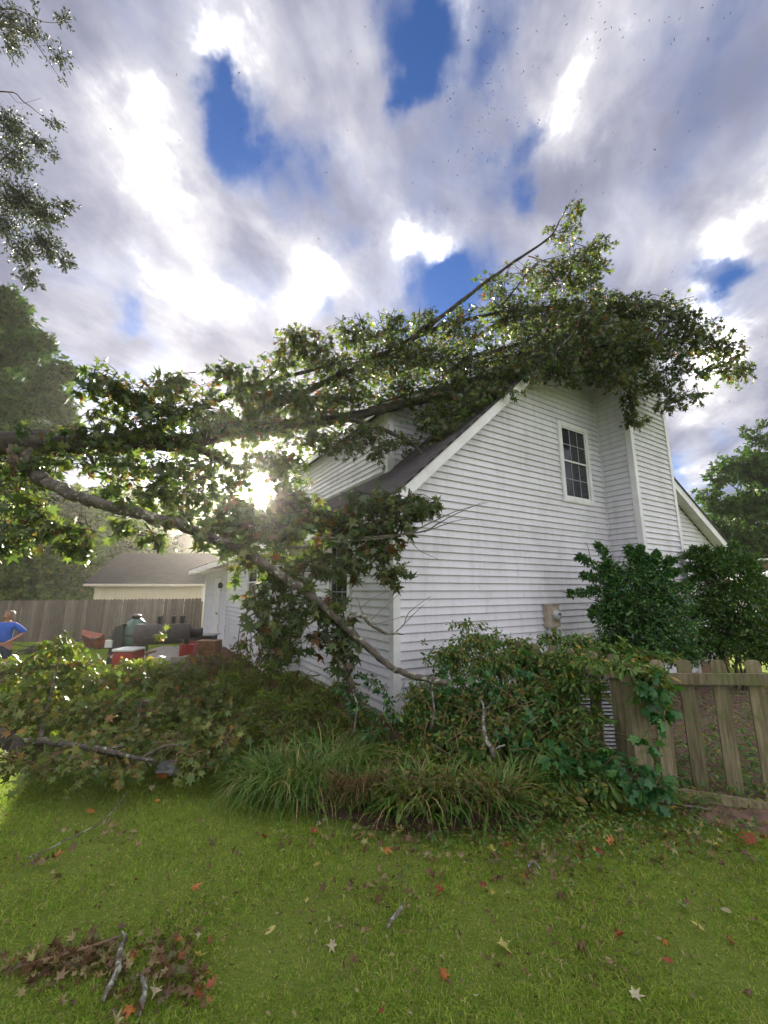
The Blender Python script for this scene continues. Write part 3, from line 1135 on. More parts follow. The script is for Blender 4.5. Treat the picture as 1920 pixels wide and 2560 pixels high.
# eave fascia, gutter line and soffit on the side
rail_strip(house, 'eave_fascia', 'trim', q2(tl, OV - .022, zrake(tl) + .02), q2(tl, -4.4, zrake(tl) + .02), UZ, U1, 0, FH - .02, -0.0, 0.02)
rail_strip(house, 'eave_soffit', 'soffit', q2(tl + .021, OV - .022, zrake(tl) + .03), q2(tl + .021, -4.4, zrake(tl) + .03), UZ, U1, 0, 0.01, 0.0, -tl - .03)
# boxed return of the far eave
mb = MB()
mb.obox(A, U1, N1, UZ, (TE - .36, TE), (0.002, OV - .022), (ZF - .10, ZF + .18))
mb.build('eave_return', 'trim', house)

# side wall, jog and the wing at the back
JR, JW = 4.01, 0.733
side = MB()
side.obox(A, U1, U2, UZ, (-0.002, 0.0), (0.0, JR), (ZS - .02, ZE))
side = side.build('side_wall', 'wall_core', house)
SW = (1.43, 2.45, 1.45, 3.0)
siding(side, A, U2, -U1, lambda z: (0.09, JR - .03), ZS, ZE - 0.02, gaps=[(SW[0] - .02, SW[1] + .02, SW[2] - .02, SW[3] + .02)])
window(A, U2, -U1, *SW, house, cols=3)
C = A + U2 * JR - U1 * JW
wing = MB()
wing.obox(C, U1, U2, UZ, (0.0, JW - .004), (0.0, 10.2), (ZS - .02, 2.98))
wing = wing.build('wing_wall', 'wall_core', house)
wf = MB()
wf.obox(C, U1, U2, UZ, (0.03, JW - .03), (0.03, 10.1), (-.6, ZS - .02))
wf.build('foundation', 'brick_base', house)
siding(wing, C, U1, N1, lambda z: (0.09, JW - .03), ZS, 3.0)
WW = (1.15, 2.35, 1.42, 2.82)
DR = (6.5, 7.75, ZS - .02, 2.38)
siding(wing, C, U2, -U1, lambda z: (0.09, 5.08), ZS, 2.98, gaps=[(WW[0] - .02, WW[1] + .02, WW[2] - .02, WW[3] + .02)])
siding(wing, C, U2, -U1, lambda z: (5.22, 10.18), ZS, 2.76, gaps=[(DR[0] - .001, DR[1] + .001, DR[2], DR[3])])
window(C, U2, -U1, *WW, house, cols=2)
corner(house, C, U1, N1, ZS - .03, 2.98, 0.1, 0.1)
mb = MB()
mb.obox(C, U2, -U1, UZ, (5.085, 5.215), (0.0, 0.05), (ZS - .03, 2.9))
mb.build('corner_trim', 'trim', house)
mb = MB()
mb.obox(C, U2, -U1, UZ, (10.19, 10.26), (-.05, 0.05), (ZS - .03, 2.76))
mb.build('corner_trim', 'trim', house)
# back door with casing
mb = MB()
for lo, hi, za, zb in ((DR[0], DR[0] + .13, DR[2], DR[3]), (DR[1] - .13, DR[1], DR[2], DR[3]), (DR[0] + .13, DR[1] - .13, DR[3] - .13, DR[3])):
    mb.obox(C, U2, -U1, UZ, (lo, hi), (0.0, 0.05), (za, zb))
door = mb.build('door', 'trim', house)
mb = MB()
mb.obox(C, U2, -U1, UZ, (DR[0] + .13, DR[1] - .13), (0.0, 0.03), (DR[2], DR[3] - .13))
mb.build('door_leaf', 'trim', door)
mb = MB()
kn = C + U2 * (DR[0] + .22) - U1 * 0.03 + UZ * 1.1
mb.lathe(kn, [(0.012, 0), (0.012, .03), (0.03, .035), (0.034, .055), (0.02, .07)], 10, -U1)
mb.build('door_handle', 'iron', door, smooth=True)
mb = MB()
lt = C + U2 * 6.1 - U1 * 0.03 + UZ * 2.1
mb.lathe(lt, [(0.05, 0), (0.05, .015), (0.02, .02), (0.02, .06)], 10, -U1)
mb.lathe(lt - U1 * .09 - UZ * .10, [(0.05, 0), (0.075, .02), (0.075, .15), (0.03, .2)], 10, UZ)
mb.build('wall_lamp', 'iron', house, smooth=True)
# roofs of the wing
slab('wing_roof', 'shingle', [q2(-JW - .32, -(JR - .3), 3.00), q2(-JW - .32, -(JR + 5.15), 3.00), q2(.25, -(JR + 5.15), 3.66), q2(.25, -(JR - .3), 3.66)], 0.05, house)
slab('wing_roof', 'shingle', [q2(-JW - .75, -(JR + 5.15), 2.80), q2(-JW - .75, -(JR + 10.6), 2.80), q2(.25, -(JR + 10.6), 3.35), q2(.25, -(JR + 5.15), 3.35)], 0.05, house)
for a0, t0, r0, r1 in ((2.80, -JW - .30, JR - .3, JR + 5.15), (2.60, -JW - .73, JR + 5.13, JR + 10.6)):
    rail_strip(house, 'eave_fascia', 'trim', q2(t0, -r0, a0), q2(t0, -r1, a0), UZ, U1, 0, 0.17, -0.02, 0.0)
    rail_strip(house, 'eave_soffit', 'soffit', q2(t0, -r0, a0 + .02), q2(t0, -r1, a0 + .02), UZ, U1, 0, 0.01, 0.002, -t0 - JW - .03)
rail_strip(house, 'rake_board', 'trim', q2(-JW - .73, -(JR + 5.13), 2.62), q2(.0, -(JR + 5.13), 3.05), UZ, U2, 0, 0.17, -0.02, 0.0)
rail_strip(house, 'rake_board', 'trim', q2(-JW - .30, -(JR - .3), 2.80), q2(.1, -(JR - .3), 3.26), UZ, U2, 0, 0.17, -0.02, 0.0)

# shed dormer
DT, D0, D1 = 0.90, 1.60, 8.0
DZ = 5.78
ztop = lambda t_: DZ + 0.50 * (t_ - DT)
dm = MB()
zr_ = lambda t_: zrake(t_) + FH + .03
te = (DZ - 0.50 * DT - ZE - FH) / (SL - 0.50)
q3 = lambda t_, r_, z: A + U1 * t_ + U2 * r_ + UZ * z
prof = [(DT, zr_(DT) - .15), (DT, DZ), (min(te, TR), ztop(min(te, TR))), (min(te, TR), zr_(min(te, TR)) - .15)]
vs_ = [q3(t_, D0, z) for t_, z in prof] + [q3(t_, D1, z) for t_, z in prof]
n = 4
dm.add(vs_, [(3, 2, 1, 0), (4, 5, 6, 7)] + [(i, (i + 1) % n, (i + 1) % n + n, i + n) for i in range(n)])
dorm = dm.build('dormer', 'wall_core', house)


def dspan(z):
    hi = DT + max(0.02, (z - zr_(DT)) / SL) - .01
    lo = DT + .08
    if z > DZ:
        lo = max(lo, DT + (z - DZ) / 0.50)
    return lo, min(hi, TR)


siding(dorm, A + U2 * D0, U1, N1, dspan, zr_(DT) + .02, ztop(TR) - .02)
siding(dorm, A + U1 * DT, U2, -U1, lambda z: (D0 + .09, D1 - .09), zr_(DT) + .03, DZ)
corner(dorm, A + U1 * DT + U2 * D0, U1, N1, zr_(DT) - .02, DZ, 0.1, 0.1)
corner(dorm, A + U1 * DT + U2 * D1, U1, U2, zr_(DT) - .02, DZ, 0.1, 0.1)
slab('dormer_roof', 'shingle', [q3(DT - .3, D0 - .25, ztop(DT - .3) + .17), q3(DT - .3, D1 + .25, ztop(DT - .3) + .17), q3(TR - .1, D1 + .25, ztop(TR - .1) + .17), q3(TR - .1, D0 - .25, ztop(TR - .1) + .17)], 0.04, dorm)
rail_strip(dorm, 'dormer_fascia', 'trim', q3(DT - .28, D0 - .23, ztop(DT - .28)), q3(DT - .28, D1 + .23, ztop(DT - .28)), UZ, U1, -.02, 0.13, 0, 0.02)
rail_strip(dorm, 'dormer_fascia', 'trim', q3(DT - .28, D0 - .23, ztop(DT - .28)), q3(te, D0 - .23, ztop(te)), UZ, U2, -.02, 0.13, 0, 0.02)
rail_strip(dorm, 'dormer_soffit', 'soffit', q3(DT - .27, D0 - .2, ztop(DT - .27) + .005), q3(te, D0 - .2, ztop(te) + .005), UZ, U2, 0, .01, 0, .17)

# electric meter on the gable wall
mt_t = 3.56
mp = A + U1 * mt_t
meter = thing('electric_meter', 'beige rusty electric meter box with round glass dial on the white siding', 'electric meter', mp + UZ * 1.3)
zt_, zb_ = P(1375, 1511, mp.y).z, P(1375, 1567, mp.y).z
mw = 0.17
mb = MB()
mb.obox(mp, U1, N1, UZ, (-mw, mw), (0.03, 0.15), (zb_, zt_))
mb.obox(mp, U1, N1, UZ, (-mw - .012, mw + .012), (0.03, 0.165), (zt_, zt_ + .012))
mb.obox(mp, U1, N1, UZ, (-mw + .03, mw - .015), (0.15, 0.158), (zb_ + .02, zt_ - .03))
mb.build('meter_box', 'meter_box', meter)
dc = mp + U1 * .03 + N1 * .155 + UZ * ((zt_ + zb_) / 2 + .015)
mb = MB()
mb.lathe(dc, [(0.098, 0), (0.102, .015), (0.088, .022), (0.086, .07), (0.075, .085), (0.03, .092)], 24, N1)
mb.build('meter_dial', 'dial', meter, smooth=True)
mb = MB()
mb.obox(dc, U1, N1, UZ, (-.04, .04), (.0905, .0945), (.012, .035))
mb.build('meter_plate', 'dark_mark', meter)
mb = MB()
mb.tube([mp + U1 * .09 + N1 * .085 + UZ * zb_, mp + U1 * .09 + N1 * .085 + UZ * .6], 0.036, 12)
mb.tube([mp + U1 * .09 + N1 * .085 + UZ * .62, mp + U1 * .09 + N1 * .085 + UZ * -.1], 0.042, 12)
mb.build('conduit', 'pvc', meter, smooth=True)
mb = MB()
mb.obox(mp, U1, N1, UZ, (-.13, .02), (0.03, 0.09), (-.05, zb_ - .002))
mb.build('cable_cover', 'siding', meter)
mb = MB()
mb.tube([mp + U1 * .035 + N1 * .06 + UZ * zb_, mp + U1 * .035 + N1 * .062 + UZ * .2], .009, 6)
mb.build('ground_wire', 'grey_metal', meter)

# thin cable running down the wall near the chimney
ct = 5.12
mb = MB()
cp_ = A + U1 * ct + N1 * .036
zz = P(1465, 1357, cp_.y).z
mb.tube([cp_ + U1 * -.13 + UZ * zz, cp_ + U1 * -.05 + UZ * (zz - .12), cp_ + UZ * (zz - .5), cp_ + U1 * .03 + UZ * (zz - 1.2), cp_ + U1 * .04 + UZ * .2], .006, 6)
tag(mb.build('wall_cable', 'cable', origin=cp_), 'thin grey cable running down the siding behind the dark shrub', 'cable')

# ------------------------------------------------------------------ far structures
# board fence along the back of the yard
F0, F1 = Vector((-27.0, 16.2, 0)), Vector((-8.35, 18.7, 0))
fence = thing('board_fence', 'weathered grey board privacy fence along the back of the yard', 'fence', F0)
fd = (F1 - F0)
fl = fd.length
fd.normalize()
fn = Vector((fd.y, -fd.x, 0))
fa = math.atan2(fd.y, fd.x)


def fence_z(s_):
    return -0.34 + 0.16 * s_ / fl


bm_ = MB()
bw = 0.139
bm_.add([(0, -.009, 0), (bw, -.009, 0), (bw, .009, 0), (0, .009, 0), (0, -.009, 1.70), (bw, -.009, 1.70), (bw, .009, 1.70), (0, .009, 1.70), (.03, -.009, 1.74), (bw - .03, -.009, 1.74), (bw - .03, .009, 1.74), (.03, .009, 1.74)],
        [(0, 3, 2, 1), (0, 1, 5, 4), (1, 2, 6, 5), (2, 3, 7, 6), (3, 0, 4, 7), (4, 5, 9, 8), (5, 6, 10, 9), (6, 7, 11, 10), (7, 4, 8, 11), (8, 9, 10, 11)])
bme = bm_.mesh('board')
k = 0
s_ = 0.0
while s_ < fl:
    o = link('board', bme, 'fence_grey', fence)
    o.location = fd * s_ + fn * ((k % 2) * .006) + UZ * (fence_z(s_) + rnd.uniform(-.012, .012))
    o.rotation_euler = (rnd.uniform(-.01, .01), rnd.uniform(-.006, .006), fa)
    s_ += bw + rnd.uniform(.002, .008)
    k += 1
for hz_ in (.3, .95, 1.5):
    mb = MB()
    mb.hexa([F0 + fd * a - fn * b + UZ * (fence_z(a) + c_) for c_ in (hz_, hz_ + .09) for a, b in ((0, .03), (fl, .03), (fl, .07), (0, .07))])
    mb.build('rail', 'fence_grey', fence)
for i in range(9):
    a = fl * i / 8
    mb = MB()
    mb.obox(F0 + fd * a, fd, -fn, UZ, (-.045, .045), (.072, .16), (fence_z(a) - .2, fence_z(a) + 1.6))
    mb.build('post', 'fence_grey', fence)

# shed beyond the fence
sh = Vector((-16.2, 22.8, -.3))
shed = thing('shed', 'cream sided shed with a grey shingle roof showing over the board fence', 'shed', sh)
mb = MB()
mb.box((sh.x, 22.8, -.4), (sh.x + 6.15, 27.6, 2.32))
wallo = mb.build('wall', 'cream_siding', shed)
for i in range(13):
    mb = MB()
    z0_ = .3 + i * .155
    mb.hexa([(sh.x, 22.79, z0_), (sh.x + 6.0, 22.79, z0_), (sh.x + 6.0, 22.80, z0_), (sh.x, 22.80, z0_), (sh.x, 22.798, z0_ + .15), (sh.x + 6.0, 22.798, z0_ + .15), (sh.x + 6.0, 22.80, z0_ + .15), (sh.x, 22.80, z0_ + .15)])
    mb.build('siding_board', 'cream_siding', wallo)
mb = MB()
mb.box((sh.x + 6.0, 22.77, -.3), (sh.x + 6.16, 22.799, 2.3))
mb.build('corner_trim', 'trim', shed)
slab('roof', 'shed_shingle', [(sh.x - .35, 22.35, 2.30), (sh.x + 6.55, 22.35, 2.30), (sh.x + 6.55, 25.2, 4.20), (sh.x - .35, 25.2, 4.20)], .06, shed)
slab('roof', 'shed_shingle', [(sh.x + 6.55, 28.05, 2.30), (sh.x - .35, 28.05, 2.30), (sh.x - .35, 25.2, 4.204), (sh.x + 6.55, 25.2, 4.204)], .06, shed)
mb = MB()
mb.box((sh.x - .33, 22.34, 2.14), (sh.x + 6.5, 22.365, 2.27))
mb.build('fascia', 'far_wall', shed)
mb = MB()
mb.add([(sh.x, 22.8, 2.3), (sh.x, 27.6, 2.3), (sh.x, 25.2, 4.1), (sh.x + .05, 22.8, 2.3), (sh.x + .05, 27.6, 2.3), (sh.x + .05, 25.2, 4.1)], [(0, 1, 2), (3, 5, 4), (0, 2, 5, 3), (2, 1, 4, 5), (1, 0, 3, 4)])
mb.build('gable', 'cream_siding', shed)

# neighbour's house beyond the shed
nb = Vector((-18.6, 36, 0))
nh = thing('neighbour_house', 'pale two storey neighbour house showing above the shed roof', 'house', nb)
mb = MB()
mb.add([(nb.x, 36, -.3), (nb.x + 5.2, 36, -.3), (nb.x + 5.2, 36, 5.6), (nb.x + 2.2, 36, 7.4), (nb.x, 36, 6.6), (nb.x, 44, -.3), (nb.x + 5.2, 44, -.3), (nb.x + 5.2, 44, 5.6), (nb.x + 2.2, 44, 7.4), (nb.x, 44, 6.6)],
       [(0, 1, 2, 3, 4), (9, 8, 7, 6, 5), (0, 5, 6, 1), (1, 6, 7, 2), (2, 7, 8, 3), (3, 8, 9, 4), (4, 9, 5, 0)])
nw = mb.build('wall', 'far_wall', nh)
for i in range(20):
    z0_ = 1.6 + i * .22
    mb = MB()
    x1_ = nb.x + 5.15 if z0_ + .2 < 5.6 else nb.x + 5.15 - (z0_ + .25 - 5.6) / 1.8 * 3.0
    mb.hexa([(nb.x, 35.975, z0_), (x1_, 35.975, z0_), (x1_, 36, z0_), (nb.x, 36, z0_), (nb.x, 35.996, z0_ + .21), (x1_, 35.996, z0_ + .21), (x1_, 36, z0_ + .21), (nb.x, 36, z0_ + .21)])
    mb.build('siding_board', 'far_wall', nw)
slab('roof', 'shed_shingle', [(nb.x + 5.6, 44.4, 5.5), (nb.x + 5.6, 35.6, 5.5), (nb.x + 2.2, 35.6, 7.55), (nb.x + 2.2, 44.4, 7.55)], .12, nh)
slab('roof', 'shed_shingle', [(nb.x - .4, 35.6, 6.6), (nb.x - .4, 44.4, 6.6), (nb.x + 2.2, 44.4, 7.55), (nb.x + 2.2, 35.6, 7.55)], .12, nh)

# brick house far on the right
rb_ = P(1905, 1440, 34)
rh = thing('brick_house', 'low brick house with a dark roof far behind the white vehicle', 'house', Vector((rb_.x, 34, 0)))
mb = MB()
mb.box((rb_.x - 4.0, 34, -.3), (rb_.x + 12, 42, 4.4))
mb.build('wall', 'neighbour_brick', rh)
slab('roof', 'shed_shingle', [(rb_.x - 4.5, 33.4, 4.5), (rb_.x + 12.5, 33.4, 4.5), (rb_.x + 12.5, 38, 6.6), (rb_.x - 4.5, 38, 6.6)], .12, rh)
slab('roof', 'shed_shingle', [(rb_.x + 12.5, 42.6, 4.5), (rb_.x - 4.5, 42.6, 4.5), (rb_.x - 4.5, 38, 6.6), (rb_.x + 12.5, 38, 6.6)], .12, rh)
mb = MB()
mb.box((rb_.x - 4.5, 33.28, 4.35), (rb_.x + 12.5, 33.38, 4.5))
mb.build('gutter', 'trim', rh)

# white vehicle at the right edge
vb = P(1897, 1470, 13.5)
vx = vb.x
van = thing('parked_car', 'white parked vehicle with roof rails half hidden by the shrub at the right', 'car', Vector((vx, 13.5, gz(vx, 13.5))))
vz = P(1900, 1430, 13.5).z
g0 = gz(vx, 13.5)
L_, W_ = 4.9, 1.95
prof = [(0, .45), (0, 1.05), (.12, 1.2), (.5, vz - g0 - .12), (.75, vz - g0), (2.9, vz - g0 + .02), (3.7, 1.35), (4.7, 1.15), (4.9, .8), (4.9, .45)]
mb = MB()
n = len(prof)
for y_, ins in ((0, 1.0), (W_, 1.0)):
    pass
vs_ = []
for y_, k_ in ((0.0, 1), (W_, -1)):
    for x, z in prof:
        ins = max(0, z - 1.2) * .16 * k_
        vs_.append((vx - .1 + x, 13.5 + y_ + ins, g0 + z))
mb.add(vs_, [tuple(range(n)), tuple(range(2 * n - 1, n - 1, -1))] + [(i, i + n, (i + 1) % n + n, (i + 1) % n) for i in range(n)])
mb.build('body', 'car_white', van)
for x0_, x1_, xt0, xt1 in ((.35, 1.45, .62, 1.5), (1.55, 2.6, 1.6, 2.55), (2.7, 3.45, 2.65, 2.95)):
    z0_, z1_ = 1.28, vz - g0 - .16
    mb = MB()
    f_ = lambda x, z, d: (vx - .1 + x, 13.5 + max(0, z - 1.2) * .16 - d, g0 + z)
    mb.hexa([f_(x0_, z0_, .012), f_(x1_, z0_, .012), f_(x1_, z0_, -.02), f_(x0_, z0_, -.02), f_(xt0, z1_, .012), f_(xt1, z1_, .012), f_(xt1, z1_, -.02), f_(xt0, z1_, -.02)])
    mb.build('window', 'car_glass', van)
for x in (.95, 3.9):
    for y_ in (-.02, W_ - .2):
        mb = MB()
        mb.lathe((vx - .1 + x, 13.5 + y_, g0 + .35), [(.2, 0), (.33, .01), (.35, .04), (.35, .2), (.33, .22)], 24, Vector((0, 1, 0)))
        wl = mb.build('wheel', 'rubber', van)
        mb = MB()
        mb.lathe((vx - .1 + x, 13.5 + y_ - .006, g0 + .35), [(.08, 0), (.2, .004), (.21, .02)], 20, Vector((0, 1, 0)))
        mb.build('rim', 'grey_metal', wl)
for y_ in (.28, W_ - .28):
    mb = MB()
    mb.tube([(vx + .65, 13.5 + y_, vz + .02), (vx + .8, 13.5 + y_, vz + .09), (vx + 2.6, 13.5 + y_, vz + .10), (vx + 2.8, 13.5 + y_, vz + .03)], .02, 6)
    mb.build('roof_rail', 'car_white', van)


# ------------------------------------------------------------------ background trees
def crown_tree(name, label, base, height, clumps, leaf, m, tr=0.25, lean=(0, 0), tmpl=RAG, group=None, n_scale=1.0, droop=.3):
    """clumps: (x, y, z, rx, ry, rz, n) in world; trunk and limbs grow to them"""
    b = Vector(base)
    tr_o = thing(name, label, 'tree', b, group)
    mb = MB()
    top = Vector((b.x + lean[0], b.y + lean[1], b.z + height))
    pts = []
    for i in range(6):
        t_ = i / 5
        p = b.lerp(top, t_) + Vector((rnd.uniform(-.12, .12), rnd.uniform(-.12, .12), 0)) * (1 if 0 < i else 0)
        pts.append((p.x, p.y, p.z - (.2 if i == 0 else 0), tr * (1 - .85 * t_) * (1.35 if i == 0 else 1)))
    pp = limb(mb, pts, 4, 8)
    mb.build('trunk', 'bark_far', tr_o, True)
    lb = MB()
    lv = Leaves()
    tw = []
    for c_ in clumps:
        c3 = Vector(c_[:3])
        h = min(1, max(.15, (c3.z - b.z) / height * .75))
        s0 = pp[int(h * (len(pp) - 1))]
        a = Vector(s0[:3])
        mid = a.lerp(c3, .5) + Vector((0, 0, .1 * (c3 - a).length))
        r0 = max(.02, s0[3] * .45)
        limb(lb, [(a.x, a.y, a.z, r0), (mid.x, mid.y, mid.z, r0 * .6), (c3.x, c3.y, c3.z, r0 * .2)], 3, 5)
        clump(lv, c_[:3], c_[3:6], int(c_[6] * n_scale), leaf, droop, tw, per=12, tw=leaf * .05, inner=.1)
    twig_mesh(lb, tw, 3, .35)
    lb.build('limb', 'bark_far', tr_o)
    cr = link('crown', lv.mesh('crown', tmpl, m), None, tr_o)
    cr.data.transform(Matrix.Translation(-b))
    return tr_o


def cl(px, py, rx, ry, Y, n, dep=None):
    p = P(px, py, Y)
    k = PXS(px, py, Y)
    return (p.x, p.y, p.z, rx * k, (dep if dep else rx * k * .8), ry * k, n)


# big dark tree at the left edge
Yt = 19
crown_tree('oak_tree', 'tall dark green tree rising at the left edge behind the fallen trunk', (-22.5, Yt + 1, -.3), 14.5,
           [cl(-40, 790, 90, 90, Yt, 900), cl(40, 800, 45, 70, Yt, 500), cl(15, 760, 30, 55, Yt, 300), cl(70, 870, 55, 60, Yt, 600), cl(-20, 900, 110, 90, Yt, 1300), cl(110, 860, 22, 40, Yt, 140), cl(120, 945, 55, 55, Yt, 620),
            cl(170, 930, 26, 34, Yt, 200), cl(60, 1000, 110, 70, Yt, 1400), cl(150, 1010, 42, 36, Yt, 400), cl(-60, 1050, 140, 100, Yt, 1300), cl(50, 1090, 120, 60, Yt, 1000), cl(160, 1060, 40, 30, Yt, 260), cl(-10, 1180, 130, 80, Yt, 1000), cl(-150, 900, 150, 200, Yt + 1, 1600),
            cl(90, 1160, 60, 50, Yt, 450)],
           .26, 'dark_forest_leaf', .35, (1.0, 0), n_scale=1.5)

# wood behind the fence on the left
wood = [
    (-31, 25, 12, 'dense dark tree rising behind the board fence at the left', [(20, 1330, 90, 80, 25, 1900), (-60, 1250, 120, 100, 26, 1500), (60, 1420, 110, 70, 24, 2200), (-40, 1440, 120, 80, 24, 1600), (30, 1240, 70, 60, 25, 1100), (10, 1480, 110, 34, 23.5, 1300), (100, 1360, 50, 60, 25, 900)]),
    (-25, 27, 11, 'green tree between the left edge trees and the shed', [(150, 1300, 80, 70, 27, 1700), (180, 1390, 90, 70, 26, 2200), (120, 1440, 100, 60, 25, 1700), (225, 1440, 46, 60, 25, 1100), (100, 1230, 60, 50, 27, 800), (190, 1250, 60, 46, 27, 800), (170, 1480, 90, 30, 24.5, 1300)]),
    (-26, 36, 13, 'hazy light green tree standing farther off behind the shed', [(270, 1300, 80, 70, 36, 1300), (320, 1350, 70, 60, 36, 1200), (240, 1260, 60, 50, 37, 800), (360, 1330, 50, 50, 37, 600), (300, 1240, 50, 40, 37, 300), (270, 1380, 70, 60, 35, 1200), (400, 1365, 60, 40, 36, 600)]),
    (-17.5, 48, 12, 'pale tree in the haze beside the neighbour house', [(400, 1310, 60, 50, 48, 500), (440, 1270, 60, 40, 48, 400), (370, 1270, 50, 40, 49, 350), (480, 1290, 50, 40, 48, 350), (350, 1240, 40, 36, 49, 160)]),
]
for x, y, h, lab, cs in wood:
    crown_tree('forest_tree', lab, (x, y, -.3), h * .75, [cl(*c_) for c_ in cs], .30 if y < 30 else .42, 'forest_leaf', .22)

# trees on the right
Yr = 34
crown_tree('maple_tree', 'broad loose leaved tree beyond the house at the right edge', P(1930, 1460, Yr).xy.to_3d() + Vector((0, 0, -.3)), 14,
           [cl(1890, 1090, 45, 55, Yr, 260), cl(1850, 1170, 70, 60, Yr, 800), cl(1790, 1190, 38, 46, Yr, 230), cl(1905, 1180, 60, 80, Yr, 900), cl(1800, 1260, 50, 50, Yr, 420), cl(1770, 1240, 30, 34, Yr, 120), cl(1870, 1270, 90, 70, Yr, 1500),
            cl(1800, 1330, 60, 50, Yr, 600), cl(1760, 1320, 30, 30, Yr, 110), cl(1890, 1350, 90, 50, Yr, 1200), cl(1960, 1250, 90, 130, Yr, 1300), cl(1830, 1390, 60, 36, Yr, 500)],
           .36, 'dark_forest_leaf', .3, (.5, 0))
crown_tree('pine_tree', 'small bluish tree tip showing between the chimney and the right hand tree', P(1700, 1470, 48).xy.to_3d() + Vector((0, 0, -.3)), 11,
           [cl(1692, 1250, 30, 30, 48, 160), cl(1715, 1285, 30, 26, 48, 150), cl(1740, 1310, 30, 26, 47, 150), cl(1690, 1320, 40, 30, 48, 200)], .36, 'oak_leaf', .15)

# branches of a tree outside the frame hanging in at the upper left
ob = thing('overhanging_branch', 'leafy branches of a near tree hanging in from the upper left corner', 'branch', P(-300, 300, 7))
lv = Leaves()
tw = []
br = MB()
Yo = 7.0
for pts in ([(-300, 60, .05), (-60, 60, .03), (60, 80, .014), (118, 150, .007), (158, 208, .003)], [(-300, 60, .04), (0, 20, .02), (110, 55, .008), (180, 55, .004)],
            [(-300, 260, .05), (0, 228, .016), (60, 255, .010), (120, 300, .005), (160, 312, .003)], [(-300, 420, .07), (-40, 440, .04), (60, 500, .02), (120, 590, .01), (190, 655, .004)],
            [(-40, 440, .03), (30, 380, .014), (100, 350, .008), (150, 390, .003)], [(60, 500, .012), (130, 515, .007), (188, 516, .003)], [(0, 560, .02), (40, 640, .01), (90, 715, .003)], [(20, 230, .006), (50, 258, .004), (103, 245, .002)],
            [(100, 20, .006), (85, 60, .006), (60, 80, .006)]):
    limb(br, [tuple(P(x, y, Yo + rnd.uniform(-.2, .2))) + (r_,) for x, y, r_ in pts], 4, 6)
for c_ in ((30, 55, 60, 45, 420), (80, 75, 50, 28, 200), (160, 50, 28, 22, 90), (145, 140, 46, 26, 130), (20, 100, 40, 60, 200), (155, 205, 10, 8, 12), (35, 125, 8, 14, 14), (130, 305, 34, 16, 70), (30, 320, 44, 75, 520), (90, 350, 55, 30, 230), (140, 385, 16, 14, 30), (35, 400, 60, 44, 420),
           (50, 500, 75, 60, 900), (10, 560, 50, 80, 420), (110, 540, 50, 45, 420), (160, 515, 34, 16, 110), (110, 610, 60, 45, 480), (165, 650, 28, 24, 110), (60, 630, 40, 50, 280), (70, 690, 30, 34, 150), (100, 712, 12, 10, 26), (-60, 480, 80, 200, 900), (88, 20, 10, 20, 24)):
    q_ = cl(c_[0], c_[1], c_[2], c_[3], Yo, c_[4])
    clump(lv, q_[:3], q_[3:6], int(c_[4] * 1.8), .058, .25, tw, per=8, tw=.0025, inner=.1)
twig_mesh(br, tw, 3, .8)
br.build('branch', 'bark_far', ob, True)
o = link('foliage', lv.mesh('foliage', OVAL, 'oak_leaf'), None, ob)
o.data.transform(Matrix.Translation(-ob.location))
tag(o, kind='stuff')

